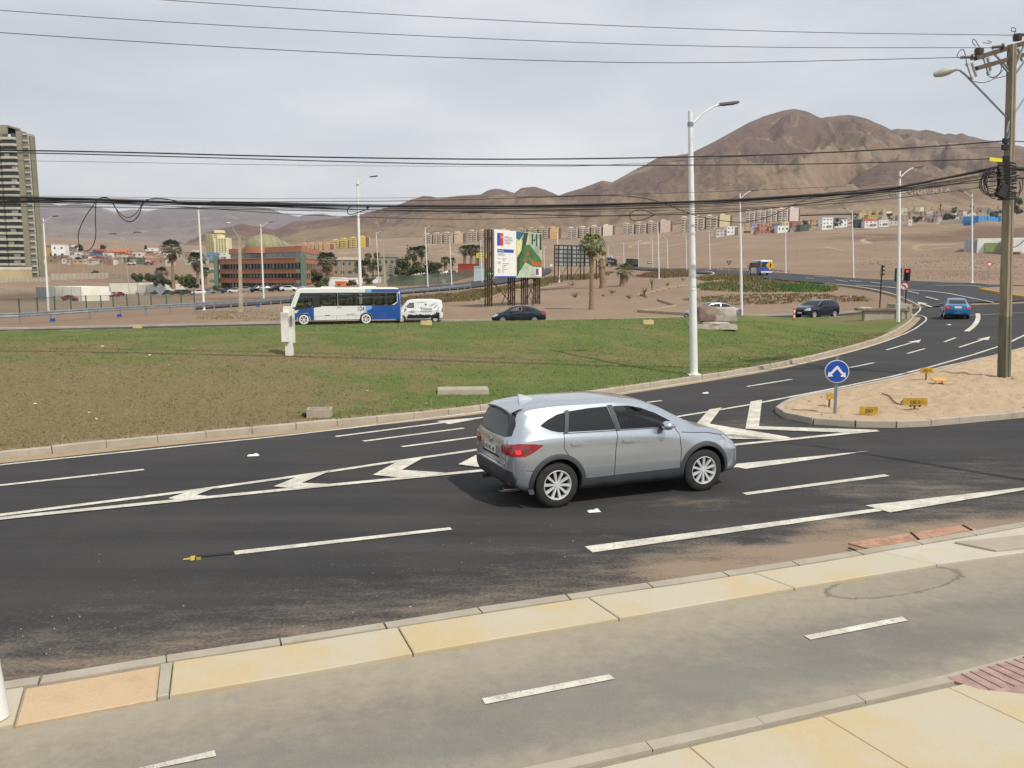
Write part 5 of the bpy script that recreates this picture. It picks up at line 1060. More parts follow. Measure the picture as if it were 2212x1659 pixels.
# ---------------------------------------------------------------- street furniture
M_WP = mat('white_pole_paint', 'dadbd8', .45, var=.06, sc=1.2); M_HEAD = mat('lamp_head', '2b2c2e', .6); M_OLDC = mat('old_concrete_pole', 'a99c84', .9, var=.18, sc=2, bump=.3)
M_GALV = mat('galvanised_steel', '8f979c', .5, .5, var=.15, sc=2); M_RUST = mat('rusty_brown_steel', '4b3427', .85, .2, var=.3, sc=2); M_WIRE = mat('black_cable', '1c1b1b', .7, var=0); M_PORC = mat('porcelain', '5c5650', .35, var=.1)
def lamp_post(ub, vb, ut, vt, side=1, label='', F=G0, r0=.115, r1=.062, arm=1.0, head=.7, az=0.0, off=.0):
    b = F(ub, vb); t = U(ut, vt, b.y+.0); root = thing('street_lamp', label, 'street lamp', b, 0, 'white street lamps'); a = t-b; H = a.length; k = a.normalized()
    m = MB(); m.cyl((0, 0, 0), k*H*.33, r0, r0*.96, 14).cyl(k*H*.33, k*H*.335, r0*1.05, r0*1.05, 14).cyl(k*H*.335, k*H, r0*.9, r1, 14); m.box((0, 0, .02), (.42, .42, .04)) if ub > 0 else None; m.build('pole', M_WP, root, smooth=True)
    d = Vector((math.cos(az)*side, math.sin(az), 0)); s = k*(H-.42)
    pts = [s, s+d*.12+k*.05, s+d*arm*.45+k*.36, s+d*arm*.8+k*.58, s+d*(arm*1.02)+k*.66]; MB().tube(pts, [.035, .035, .03, .028, .028], 8).build('arm', M_WP, root, smooth=True)
    h = s+d*(arm*1.0+head/2)+k*.71; MB().box((0, 0, 0), (head, .26, .075), rz=0, top=(.9, .8)).box((head*.05, 0, -.045), (head*.6, .2, .02)).build('lamp_head', M_HEAD, root, loc=h).rotation_euler = (0, -.14*side, az*side)
    MB().cyl(k*(H-.5), k*(H-.36), r1*1.35, n=12).build('clamp', M_GALV, root); return root
LP = [(1499, 810, 1491, 240, 1, 'tall white lamp post in front, rising from the kerb of the grass island'), (1940, 699.5, 1944, 369, 1, 'white lamp post at the tip of the grass island beside the traffic lights'),
 (1602, 683.5, 1598.3, 418, 1, 'white lamp post on the far kerb behind the silver sedan'), (105, 675, 93.5, 472, 1, 'white lamp post behind the guardrail near the grey tower block'), (441, 670, 428, 442, 1, 'white lamp post with a white foot at the guardrail left of the office'),
 (570, 652, 563, 484, 1, 'white lamp post in front of the terracotta office windows'), (780, 690, 772, 388, 1, 'tall white lamp post rising behind the bus numbered 104'), (924.5, 620.5, 918, 491, 1, 'white lamp post behind the guardrail right of the palm group'),
 (976, 616, 971, 510, 1, 'white lamp post second to the left of the big project billboard'), (819.6, 622, 812.5, 501, 1, 'white lamp post beside the leaning concrete lamp pole'), (1041.5, 610, 1037.8, 518, 1, 'white lamp post just left of the billboard'),
 (1208, 610, 1203, 497, -1, 'white lamp post in front of the grey-backed billboard'), (1423.7, 602.5, 1421.5, 491, 0, 'white lamp post without visible arm on the sand island'), (1843.8, 601, 1840.6, 453.7, -1, 'white lamp post on the hill road kerb, right of the yellow warning sign'),
 (2099.6, 611, 2100, 418.6, -1, 'white lamp post beside the give way sign on the right'), (1697.5, 589.8, 1696.5, 471, -1, 'white lamp post on the hill road behind the bus numbered 102'), (1534, 583, 1532, 498, -1, 'slim white lamp post far along the hill road, right of the triangular sign'),
 (1483, 583.5, 1482, 509.5, -1, 'slim white lamp post on the far road seen left of the front lamp post'), (1442.6, 581.5, 1441, 515, -1, 'slim white lamp post, fifth from the end of the far road row'), (1410, 579, 1409, 518, -1, 'slim white lamp post beside the green road sign'),
 (1379, 577.5, 1378.6, 521, -1, 'slim white lamp post beside the dark lorry on the far road'), (1348, 576.5, 1346.8, 524, -1, 'slim white lamp post behind the short palm'), (1314, 575, 1313.5, 529, -1, 'small white lamp post behind the dead-topped palm'), (1176, 583, 1175, 535.5, 1, 'small white lamp post right behind the project billboard')]
for i, (a, b, c, d, s, lb) in enumerate(LP):
    F = G0
    if i == 0: F = lambda u, v: Vector((*GI(u, v)[:2], GI(u, v)[2]))
    lamp_post(a, b, c, d, s if s else 1, lb, F, *((.135, .075) if i == 0 else (.15, .08) if i == 6 else (.125, .07)), az=.15 if s > 0 else -.1) if s else lamp_post(a, b, c, d, 1, lb, F, arm=.15, head=.3, az=1.3)
lamp_post(-9, 1551, -330, -120, -1, 'white lamp post at the near left corner of the verge', lambda u, v: G0(u, v, .12), .1, .06)
# lamp post just outside the right edge whose shadow crosses the near road
lamp_off = thing('street_lamp', 'white lamp post at the right end of the near verge', 'street lamp', (11.7, 11.5, .12), 0, 'white street lamps'); MB().cyl((0, 0, 0), (0, 0, 10), .115, .06, 14).build('pole', M_WP, lamp_off, smooth=True)
MB().tube([(0, 0, 9.6), (-.5, .3, 9.95), (-1.0, .7, 10.1)], .03, 8).build('arm', M_WP, lamp_off); MB().box((-1.25, .9, 10.12), (.75, .28, .08), rz=math.radians(145)).build('lamp_head', M_HEAD, lamp_off)
def old_pole(ub, vb, ut, vt, hd, label):
    b = G0(ub, vb); t = U(ut, vt, b.y); h = U(hd[0], hd[1], b.y); root = thing('concrete_lamp_pole', label, 'lamp pole', b, 0, 'old concrete lamp poles'); a = t-b; m = MB(); k = a
    w0, w1 = .17, .1; m.add([Vector((i*w0, j*w0, 0)) for i, j in ((-1, -1), (1, -1), (1, 1), (-1, 1))]+[k+Vector((i*w1, j*w1, 0)) for i, j in ((-1, -1), (1, -1), (1, 1), (-1, 1))], [(3, 2, 1, 0), (4, 5, 6, 7), (0, 1, 5, 4), (1, 2, 6, 5), (2, 3, 7, 6), (3, 0, 4, 7)]); m.build('pole', M_OLDC, root)
    p = a*.98; q = h-b; MB().tube([p, p*.35+q*.65+Vector((0, 0, .1)), q+Vector((.35 if hd[0] < ut else -.3, 0, .05))], .045, 8).build('arm', M_GALV, root, smooth=True)
    MB().lathe([(.001, .1), (.1, .08), (.17, .0), (.14, -.08), (.001, -.1)], n=12, axis='z').build('lamp_head', mat('aged_lamp_glass', 'b9b3a4', .5), root, loc=q, smooth=True).scale = (1.7, 1, .9)
old_pole(520.7, 674.5, 517.5, 513, (493.5, 482), 'old concrete lamp pole leaning left in front of the office'); old_pole(832.5, 622, 827.8, 521, (812.9, 482), 'old concrete lamp pole rising behind the rear of the bus 104')
b = G0(280, 641); root = thing('double_lamp', 'slim double-armed street lamp above the left car park', 'street lamp', b, 0, 'double-armed lamps'); t = U(270, 523, b.y)-b
MB().cyl((0, 0, 0), t, .12, .07, 8).build('pole', M_OLDC, root)
for uu, vv in ((244, 505), (296, 501.5)): h = U(uu, vv, b.y)-b; MB().tube([t, t*.6+h*.4+Vector((0, 0, 1.0)), h], .06, 6).build('arm', M_GALV, root); MB().box(h, (2.2, .4, .22)).build('lamp_head', M_HEAD, root)
# ---------------------------------------------------------------- utility pole with its arms
b = GS(2169, 814); b.z -= .1; PY = b.y; root = thing('utility_pole', 'tall square concrete utility pole with crossarms, insulators and cables on the sand island', 'utility pole', b)
t = U(2186, 97, PY)-b; L_ = lambda u, v, dy=0.0: U(u, v, PY+dy)-b
def polem():
    g = NG('utility_pole_concrete'); sp = g.n('ShaderNodeSeparateXYZ'); g.l(g.obj, sp.inputs[0]); n1 = g.noise(1.5, 6, .65, g.map(g.obj, (3, 3, .6))); n2 = g.noise(25, 4, .7, g.obj)
    c = g.mix(g.ramp(n1, .3, .7), S('6f6555'), S('91866f')); lo = g.mix(g.ramp(n1, .35, .65), S('56574a'), S('6a6a55')); k = g.ramp(g.math('ADD', sp.outputs[2], g.math('MULTIPLY', n1, .3)), 2.35, 2.3); c = g.mix(k, c, lo)
    c = g.mix(g.math('MULTIPLY', g.ramp(n2, .55, .8), .5), c, S('5a5142')); g.fin(c, .9); g.bump(n2, .4, .01); return g.m
M_UP = polem(); rz = math.radians(30)
m = MB(); prof = [(-.2, -.17), (-.07, -.17), (-.05, -.13), (.05, -.13), (.07, -.17), (.2, -.17), (.2, .17), (-.2, .17)]; vs = []
for f, kk in ((0, .84), (1, .56)):
    for x, y in prof: q = Matrix.Rotation(rz, 3, 'Z') @ Vector((x*kk, y*kk, 0)); vs.append(t*f+q)
m.add(vs, [(i, (i+1) % 8, 8+(i+1) % 8, 8+i) for i in range(8)]+[tuple(range(7, -1, -1)), tuple(range(8, 16))]).build('pole', M_UP, root)
M_BEAM = mat('weathered_beam', '54493c', .9, var=.25, sc=6)
def beam(p, q, w_, h, mt=None, name='crossarm', n=None):
    d = q-p; m = MB(); fr_ = d.to_track_quat('X', 'Z').to_matrix(); vs = []
    for e in (p, q):
        for i, j in ((-1, -1), (1, -1), (1, 1), (-1, 1)): vs.append(e+fr_ @ Vector((0, i*w_/2, j*h/2)))
    return m.add(vs, [(0, 1, 2, 3), (7, 6, 5, 4), (0, 4, 5, 1), (1, 5, 6, 2), (2, 6, 7, 3), (3, 7, 4, 0)]).build(name, mt or M_BEAM, root)
beam(L_(2107, 126, -.7), L_(2262, 78, 1.0), .12, .14); beam(L_(2109, 148, -.75), L_(2262, 104, 1.0), .12, .13)
for p, q in (((2148, 117, -.3), (2179, 148, 0)), ((2212, 97, .3), (2190, 150, 0)), ((2160, 135, -.2), (2181, 160, 0)), ((2222, 120, .3), (2190, 165, 0))): beam(L_(*p), L_(*q), .05, .05, M_GALV, 'brace')
def insul(p, q, n=7, r=.055, name='insulator', mt=None):
    d = (q-p)/n; m = MB(); 
    for i in range(n): m.cyl(p+d*i, p+d*(i+.55), r, r*.55, 10).cyl(p+d*(i+.55), p+d*(i+1), r*.5, r*.5, 8)
    m.build(name, mt or M_PORC, root, kind='stuff')
for a, c, dy in (((2100, 123.5), (2072, 124), -.8), ((2166, 100.5), (2140, 102.5), -.2), ((2222, 74), (2197, 76), .5)): insul(L_(*a, dy), L_(*c, dy)); p = L_(a[0], a[1], dy); MB().lathe([(.001, -.03), (.1, -.02), (.1, .02), (.001, .03)], n=12, axis='x').build('insulator_disc', M_PORC, root, loc=p)
M_PW = mat('pale_fuse', 'a9aaa2', .4)
for a, c, dy in (((2099, 136), (2109, 166), -.75), ((2133, 125), (2140, 154), -.4), ((2198, 105), (2208, 133), .4)): insul(L_(*a, dy), L_(*c, dy), 9, .06, 'fuse_insulator', M_PW)
for a, c, dy in (((2088, 137), (2100, 173), -.8), ((2123, 122), (2136, 163), -.5), ((2190, 100), (2200, 128), .2)):
    p, q = L_(*a, dy), L_(*c, dy); MB().cyl(p, q, .025, n=8).cyl(p+(q-p)*.8, q, .05, n=8).cyl(p, p+(q-p)*.12, .05, n=8).build('fuse_cutout', M_GALV, root, kind='stuff')
for a, dy in (((2115, 111), -.5), ((2198, 80), .3)): MB().lathe([(.001, .11), (.13, .09), (.145, .02), (.13, -.11), (.001, -.12)], n=14).build('surge_arrester', mat('dark_brown_glaze', '3a2a22', .4), root, loc=L_(*a, dy), smooth=True)
def cable(name, pts, r, parent=None, mt=None, lab=None, cat='cable', it=3, yfn=None, grp=None, n=5):
    "hanging cable through surveyed points between the two pole lines"
    pp = smooth_line([(*p,) for p in pts], it) if len(pts[0]) == 2 else pts
    yf = yfn or (lambda u: 26+(u/2170)*(PY-26)); q = [U(u, v, yf(u))-(b if parent is root else Vector()) for u, v in pp]
    o = MB().tube(q, r, n).build(name, mt or M_WIRE, parent, smooth='all', fix=True); 
    return props(o, lab, cat, grp) if lab else o
for pts in ([(2072, 124), (2066, 123), (2072, 110), (2080, 105), (2085, 115), (2088, 137)], [(2108, 100), (2100, 92), (2101, 84), (2108, 87), (2112, 97), (2118, 104)], [(2123, 92), (2140, 94), (2142, 90), (2133, 88)], [(2195, 68), (2183, 68), (2186, 58), (2196, 62), (2190, 72), (2198, 78)], [(2142, 104), (2150, 112), (2165, 140), (2160, 160), (2145, 168), (2137, 165)], [(2104, 176), (2125, 180), (2150, 170), (2168, 150)], [(2136, 165), (2150, 170), (2176, 163)]):
    cable('jumper_wire', pts, .012, root)
# its street light arms and heads
q = [L_(2058, 151, -1.2), L_(2073, 151.5, -1.0), L_(2086, 162, -.8), L_(2130, 207, -.3), L_(2178, 257, 0)]; MB().tube(q, .032, 8).build('lamp_arm', M_GALV, root, smooth=True)
MB().tube([L_(2260, 160, .8), L_(2212, 214, .4), L_(2187, 252, 0), L_(2180, 280, -.1), L_(2177, 312, -.1)], .032, 8).build('lamp_arm', M_GALV, root, smooth=True)
h = MB().lathe([(.001, -.34), (.075, -.3), (.125, -.1), (.12, .1), (.07, .26), (.05, .34)], n=14, axis='x'); h.build('lamp_head', mat('lamp_housing', 'a6a69c', .5), root, loc=L_(2041, 155.5, -1.25), smooth=True).rotation_euler = (0, .22 if 0 else -.22, -.3)
MB().box(L_(2047, 149.5, -1.2), (.3, .12, .06)).build('lamp_cap', M_WHITE, root)
# clamps and coiled cables
r_ = random.Random(3)
for k in range(16):
    v = 352+k*5.2; p = L_(2176+r_.uniform(-2, 2), v, -.25); m = MB(); m.tube([p+Vector((-.32, 0, r_.uniform(-.05, .05))), p+Vector((0, -.12, 0)), p+Vector((.28, 0, r_.uniform(-.05, .05)))], .03, 5).build('cable_clamp', M_WIRE, root)
for k in range(9): p = L_(2160+r_.uniform(-7, 4), 362+k*7, -.3); MB().box(p, (.2, .15, .1), rz=r_.uniform(-.4, .4), top=(.7, .7)).build('junction_box', M_PLAS, root)
MB().box(L_(2165, 412, -.35), (.3, .22, .42), ry=.4, top=(.7, .7)).build('splice_case', M_BLK, root); MB().cyl(L_(2186, 364, 0), L_(2240, 366, .1), .07, n=10).build('splice_tube', M_BLK, root)
for k in range(11):
    cu, cv_, ru, rv = 2141+r_.uniform(-5, 6), 396+r_.uniform(-6, 4), r_.uniform(12, 26), r_.uniform(18, 32); cable('coiled_cable', [(cu+ru*math.cos(a), cv_+rv*math.sin(a)) for a in np.linspace(-.6, 5.2, 16)], .013, root, it=1, yfn=lambda u: PY-.3)
for k in range(3):
    cu, cv_, ru, rv = 2196+r_.uniform(-3, 3), 398+k*5, r_.uniform(8, 14), r_.uniform(14, 24); cable('coiled_cable', [(cu+ru*math.cos(a), cv_+rv*math.sin(a)) for a in np.linspace(-.6, 5.2, 16)], .013, root, it=1, yfn=lambda u: PY+.2)
m = MB(); 
for p in ((2172, 304), (2170, 318), (2172, 342)): m.box(L_(*p, -.1), (.14, .14, .16))
m.build('cable_bracket', M_BLK, root, kind='stuff'); MB().tube([L_(2176, 300, -.15), L_(2175, 285, -.15), L_(2180, 262, -.1)], .03, 6).build('conduit', M_GALV, root)
MB().box(L_(2151, 345, -.3), (.42, .02, .12), ry=.1).build('yellow_tag', mat('yellow_tag', 'd8c81e', .5), root)
WR = [('power_line', [(-700, -80), (330, 0), (1106, 47), (1700, 70), (2197, 76)], .010, 'highest power line, leaving the picture at the top left'), ('power_line', [(-700, -40), (0, 24), (560, 60), (1106, 87), (1600, 103), (2140, 103)], .010, 'second power line from the top'), ('power_line', [(-700, 20), (0, 71), (600, 109), (1106, 130), (1500, 138), (2072, 124)], .011, 'third power line from the top ending at the lowest insulator'),
 ('overhead_cable', [(-700, 322), (0, 324), (280, 329), (560, 337), (840, 342), (1106, 344.5), (1400, 341), (1700, 334), (2000, 318), (2172, 304)], .022, 'thick twisted black cable crossing the sky, upper of the pair'), ('overhead_cable', [(-700, 326), (0, 328), (400, 339), (840, 352), (1106, 356.5), (1500, 357), (1800, 354), (2170, 342)], .017, 'black cable with yellow tag, lower of the pair crossing the sky'),
 ('overhead_cable', [(-700, 340), (75, 347), (600, 357), (1106, 360), (1300, 359), (1755, 327), (2172, 318)], .006, 'thin wire just below the pair of sky cables'),
 ('overhead_cable', [(-700, 420), (0, 425), (208, 431), (387, 437.5), (549, 441), (658, 443), (936, 446.7), (1174, 444.8), (1491, 436), (1600, 431), (1755, 421), (1859, 417), (1941, 404), (2050, 383), (2172, 356)], .034, 'thickest black cable bundle above the buildings'), ('overhead_cable', [(-700, 432), (0, 437), (104, 431), (240, 433), (400, 440), (549, 443), (800, 446), (1174, 447), (1536, 436.5), (1755, 424), (1941, 414), (2044, 400), (2172, 378)], .02, 'dark cable strapped under the thickest bundle'),
 ('overhead_cable', [(-700, 420), (0, 422), (549, 430), (658, 428.5), (1106, 426), (1536, 415), (1755, 405), (2172, 388)], .006, 'thin messenger wire along the top of the bundle'), ('overhead_cable', [(-700, 428), (100, 430), (430, 437), (658, 435.6), (936, 433.7), (1174, 425.7), (1300, 422), (1372, 424), (1432, 437), (1491, 463), (1536, 474), (1614, 483), (1680, 462), (1738, 428), (1850, 414)], .012, 'drooping cable dipping below the bundle on the right'),
 ('overhead_cable', [(-700, 436), (150, 436), (300, 440), (549, 445), (658, 449.5), (995, 457.5), (1186, 465), (1333, 467), (1536, 461), (1650, 452), (1755, 438.6), (1920, 411), (2044, 399), (2172, 390)], .016, 'dark cable with the right-hand loop'), ('overhead_cable', [(-700, 436), (0, 438), (238, 437), (549, 457), (658, 465), (936, 474), (1094, 473), (1333, 466), (1600, 452), (1900, 434), (2172, 398)], .010, 'lowest cable sagging in front of the hills'),
 ('overhead_cable', [(-700, 430), (300, 436), (658, 447), (936, 458), (1174, 457), (1536, 444), (1755, 428), (1941, 409), (2100, 372), (2172, 362)], .009, 'thin cable between the bundle and the lowest cable'), ('overhead_cable', [(2172, 304), (2212, 306), (2600, 320)], .016, 'black cable leaving the pole to the right'), ('overhead_cable', [(2172, 76), (2400, 66)], .01, 'power line leaving the pole to the right'), ('overhead_cable', [(2180, 535), (2195, 534), (2212, 520), (2300, 440)], .014, 'black drop cable curving up at the right edge'), ('overhead_cable', [(2180, 384), (2260, 386), (2600, 380)], .03, 'thick cable bundle leaving the pole to the right')]
r_ = random.Random(12); base_ = [(-700, 424), (0, 429), (208, 433), (387, 438), (549, 442), (936, 448), (1174, 447), (1491, 439), (1755, 424), (1941, 407), (2050, 388), (2172, 366)]
for k in range(7): dy = (-7, -4, 4, 7, 11, 16, 21)[k]; WR.append(('overhead_cable', [(u, v+dy*(.45+.8*abs(noise.noise(Vector((u*.0021, k*7.3, 0)))))+r_.uniform(-1.2, 1.2)) for u, v in base_], (.008, .012, .012, .01, .008, .009, .007)[k], '%s thin strand slung %s the thick cable bundle' % (('upper', 'lower', 'first', 'second', 'third', 'fourth', 'lowest')[k], 'just above' if dy < 0 else 'below')))
for nm, pts, r, lb in WR: cable(nm, pts, r*1.0, None, None, lb, 'cable', 2, None, 'cables strung from the utility pole')
for lb, pts, r in (('long cable loop hanging from the bundle near the tower block', [(X*.2976, 219.4+Y*.2976) for X, Y in ((700, 712), (690, 740), (620, 830), (565, 950), (570, 1050), (625, 1095), (675, 1055), (699, 970), (690, 850), (695, 740), (702, 712))], .014),
 ('double cable loop hanging from the bundle at the left', [(X*.2976, 219.4+Y*.2976) for X, Y in ((715, 712), (735, 695), (790, 698), (830, 750), (860, 820), (910, 870), (965, 872), (1010, 825), (1030, 750), (1060, 712), (1140, 700), (1240, 712), (1300, 730))], .016),
 ('inner cable of the double loop at the left', [(X*.2976, 219.4+Y*.2976) for X, Y in ((800, 712), (850, 790), (900, 840), (950, 842), (1000, 800), (1028, 745), (1050, 716))], .012),
 ('small cable loop crossing the lamp post above the bus', [(658.3+X*.3968, 219.4+Y*.3968) for X, Y in ((350, 577), (300, 562), (250, 566), (229, 592), (238, 618), (285, 608), (350, 579))], .014),
 ('flat oval cable loop left of the front lamp post', [(1316.6+X*.248, 411.5+Y*.248) for X, Y in ((395, 212), (300, 168), (230, 168), (170, 205), (178, 255), (240, 268), (320, 245), (395, 213))], .014)): cable('cable_loop', pts, r, None, None, lb, 'cable')
# ---------------------------------------------------------------- guardrail
GR = [(-60, 702.5), (5, 700.6), (44, 698.5), (81, 694.8), (127, 692.6), (197, 687), (261, 682.6), (322, 678.6), (375, 675), (428, 671.5), (478, 667.5), (522, 664), (564, 661), (603, 657), (645, 653.5), (690, 650), (735, 646.5), (780, 643.5), (825, 640.5), (868, 637.5), (897, 635), (925, 632.6), (952, 630), (976, 627.6), (998, 625), (1017, 622.5)]
gp = [G0(u, v) for u, v in GR]; guard = thing('guardrail', 'galvanised steel guardrail running along the far side of the ring road', 'guardrail', gp[0]); o0 = gp[0]
gp = [G0(u, v) for u, v in GR[:12]]+[None]; gp = [G0(u, v) for u, v in GR]
# even posts
L3 = resample([tuple(p[:2]) for p in gp], 30); pr = [(.0, .50), (.07, .54), (.07, .60), (.01, .65), (.01, .70), (.07, .75), (.07, .81), (.0, .85)]
for i, p in enumerate(L3):
    q = Vector((p[0], p[1], T(*p)))-o0; MB().box((0, .03, .4), (.12, .1, .9)).box((0, -.04, .67), (.1, .1, .3)).build('post', M_GALV, guard, loc=q)
    if i+1 < len(L3):
        p2 = L3[i+1]; A = Vector((p[0], p[1], T(*p)))-o0; B = Vector((p2[0], p2[1], T(*p2)))-o0; MB().grid([[A+Vector((0, -.09-d, z)) for d, z in pr], [B+Vector((0, -.09-d, z)) for d, z in pr]]).grid([[A+Vector((0, -.075, z)) for z in (.5, .85)], [B+Vector((0, -.075, z)) for z in (.5, .85)]]).build('rail', M_GALV, guard)
mb = mat('blue_plastic', '1f4f9e', .5)
for u, v in ((114, 694), (258, 684.5), (557, 663), (917, 635)): p = G0(u, v); props(MB().box((0, 0, .1), (.34, .2, .2)).box((0, 0, .22), (.3, .18, .05)).build('marker_block', [mb], loc=p), {114: 'blue block by the guardrail near the tower', 258: 'blue block below the guardrail, second from left', 557: 'blue block by the guardrail just left of the bus', 917: 'small blue block by the guardrail right of the bus'}[u], 'road marker')
# blocks lying on the ring road verge and the posts
for u, v, lb in ((297, 708.5, 'small pale yellow block on the grass edge at the left'), (921, 701.8, 'small pale block on the grass edge below the white van'), (1400, 700.2, 'small pale yellow block on the grass edge right of the dark sedan')):
    p = GI(u, v); props(MB().box((0, 0, .1), (.55, .3, .22)).box((.1, -.02, .22), (.1, .2, .04)).build('kerb_marker', mat('pale_yellow_block', 'c9b384', .9), loc=p), lb, 'block')
# ---------------------------------------------------------------- green wire fence behind the guardrail
M_FGR = mat('green_fence_paint', '3d5a48', .7); FN = [(-80, 688), (-30, 685), (43, 682), (82, 678.5), (119, 674.5), (154, 671), (187, 668.5), (219, 666.5), (245, 665), (275, 663.5), (301, 662), (327, 660), (360, 658), (392, 656.5), (420, 655)]
g = MATS.get('fence_mesh') or NG('fence_mesh'); ww = g.n('ShaderNodeTexWave'); g.l(g.map(g.obj, (1, 0, 1), (0, math.radians(45), 0)), ww.inputs[0]); ww.inputs['Scale'].default_value = 9; g.fin(S('5d6b5c'), .8); g.l(g.ramp(ww.outputs[0], .82, .9), g.b.inputs['Alpha']); M_MESH = g.m
fp = [G0(u, v) for u, v in FN]; fence = thing('green_fence', 'green post and wire mesh fence behind the guardrail at the left', 'fence', fp[0])
for i, p in enumerate(fp):
    q = p-fp[0]; MB().box((0, 0, .95), (.13, .1, 1.9)).box((.0, -.05, 1.8), (.2, .05, .1)).build('post', M_FGR, fence, loc=q)
    if i+1 < len(fp): B = fp[i+1]-fp[0]; MB().grid([[q+Vector((0, 0, .1)), q+Vector((0, 0, 1.8))], [B+Vector((0, 0, .1)), B+Vector((0, 0, 1.8))]]).build('mesh_panel', M_MESH, fence); MB().cyl(q+Vector((0, 0, 1.82)), B+Vector((0, 0, 1.82)), .025, n=5).build('top_rail', M_FGR, fence)
FN2 = [(838, 619), (866, 618), (893, 617), (920, 615.5), (947, 613), (973, 609), (1000, 602), (1027, 597)]; fp = [G0(u, v) for u, v in FN2]; fence = thing('green_fence', 'green mesh fence round the car park right of the bus', 'fence', fp[0])
for i, p in enumerate(fp):
    q = p-fp[0]; MB().box((0, 0, 1.2), (.14, .1, 2.4)).build('post', M_FGR, fence, loc=q)
    if i+1 < len(fp): B = fp[i+1]-fp[0]; MB().grid([[q, q+Vector((0, 0, 2.3))], [B, B+Vector((0, 0, 2.3))]]).build('mesh_panel', mat('green_windbreak', '4a5a4a', .9, alpha=.8), fence)
# ---------------------------------------------------------------- signs and signals
def disc(c, r, y0, y1, n=28): return MB().prism([(c[0]+r*math.cos(2*math.pi*k/n), c[1]+r*math.sin(2*math.pi*k/n)) for k in range(n)], y0, y1, 'y')
M_SB = mat('sign_blue', '1c4aa5', .5, var=.08); M_SY = mat('sign_yellow', 'd9a326', .5, var=.05); M_SR = mat('sign_red', 'c4333a', .5, var=.05); M_SW = mat('sign_white', 'e2e2de', .5, var=.05); M_SG = mat('sign_back', '8c9295', .6, .3)
b = GS(1803, 893); root = thing('keep_either_side_sign', 'round blue road sign with two white downward arrows at the island tip', 'road sign', b, 0.0); s = (U(1804, 802, b.y)-b); R = .285
MB().box((0, 0, .72), (.07, .045, 1.45)).build('post', mat('painted_post', '7c858c', .5, .3), root); cz = s.z; disc((0, cz), R, -.05, -.035).build('rim', M_SW, root); disc((0, cz), R-.018, -.055, -.05).build('sign_plate', M_SB, root)
for sg in (-1, 1):
    P_ = lambda p: [(sg*a*R, cz+c_*R) for a, c_ in p]; MB().prism(P_([(0, .5), (0, .22), (.42, -.28), (.28, -.42), (.75, -.5), (.68, -.02), (.56, -.14), (.1, .44)]), -.062, -.055, 'y').build('arrow', M_SW, root)
root.rotation_euler = (0, 0, -.28)
def stake(u, v, lab, txt, w_, h, z, rz, sub=None):
    b = GS(u, v); root = thing('survey_board', lab, 'board', b, rz); MB().box((0, 0, z/2), (.035, .035, z)).build('stake', mat('raw_stake', '6b4a2c', .9), root); MB().box((0, -.025, z), (w_, .02, h)).build('board', mat('yellow_board', 'a8862a', .7, var=.2, sc=8), root)
    if txt: text(txt, h*.62, M_BLK, root, frame((0, -.037, z-(.05 if sub else h*.22)), (1, 0, 0), (0, 0, 1)), sx=1.1)
    if sub: MB().prism([(-.16, z-.11), (-.1, z-.07), (-.1, z-.1), (.1, z-.1), (.1, z-.07), (.16, z-.11), (.1, z-.15), (.1, z-.12), (-.1, z-.12), (-.1, z-.15)], -.04, -.036, 'y').build('double_arrow', M_BLK, root)
    return root
stake(1875, 897, 'small yellow board with the number 260 lying low on the sand', '260', .46, .2, .12, .05); stake(1975, 884, 'yellow board lettered EJE-5 with a double arrow', 'EJE·5', .6, .19, .2, -.05, 1); stake(2000, 820, 'yellow board lettered EJE-4 near the upper island edge', 'EJE·4', .42, .18, .3, .1); stake(1791, 880, 'tilted brown board beside the round blue sign', '', .26, .16, .3, .5)
cable('bent_rebar', [(0, 0), (1, 1)], .01) if 0 else None
q = [GS(u, v)+Vector((0, 0, .03)) for u, v in smooth_line([(1905, 852), (1922, 857), (1928, 867), (1940, 876), (1958, 875), (1962, 864), (1950, 866), (1947, 873)], 2)]; props(MB().tube(q, .014, 6).build('bent_rod', M_RUST, smooth='all'), 'thin rusty bent rod lying on the sand', 'rod')
p = GS(2028, 828); props(MB().box((0, 0, .12), (.45, .3, .03), rx=.15).box((-.15, -.1, .05), (.03, .03, .14)).box((.15, .1, .05), (.03, .03, .14)).build('broken_board', mat('orange_board', 'c89a52', .8), loc=p, kind=None), 'small broken tan board on the sand near the utility pole', 'board')
# traffic lights
def signal(u, v, top, label, face, red=False, w_=.34, h=1.05):
    b = G0(u, v, .05); tz = U(u, top, b.y).z-b.z; root = thing('traffic_light', label, 'traffic light', b, face); MB().cyl((0, 0, 0), (0, 0, tz), .055, n=10).build('pole', M_BLK, root); z = tz+h/2
    MB().box((0, 0, z), (w_*.8, .16, h)).build('housing', M_BLK, root); MB().box((0, .03, z), (w_*1.75, .02, h*1.12)).build('backboard', mat('backboard', '3a3a3a', .7), root); m = MB(); 
    for x_, z_, a, c_ in ((0, z+h*.56, w_*1.8, .03), (0, z-h*.56, w_*1.8, .03), (-w_*.88, z, .03, h*1.15), (w_*.88, z, .03, h*1.15)): m.box((x_, .025, z_), (a, .012, c_))
    m.build('backboard_border', mat('pale_border', 'b9b9b4', .6), root, kind='stuff')
    for k in range(3):
        zz = z+h*(.32-.32*k); on = red and k == 0; disc((0, zz), .115, -.1, -.08, 16).build('lens', mat('red_signal_lit', 'ff2b20', .4, var=0, emit=(1, .05, .03, 1.6)) if on else mat('dark_lens', '1a1516', .3), root); c_ = MB(); c_.grid([[(.13*math.cos(a), y, zz+.13*math.sin(a)) for a in np.linspace(0, math.pi, 9)] for y in (-.09, -.24)]).build('visor', M_BLK, root)
    return root
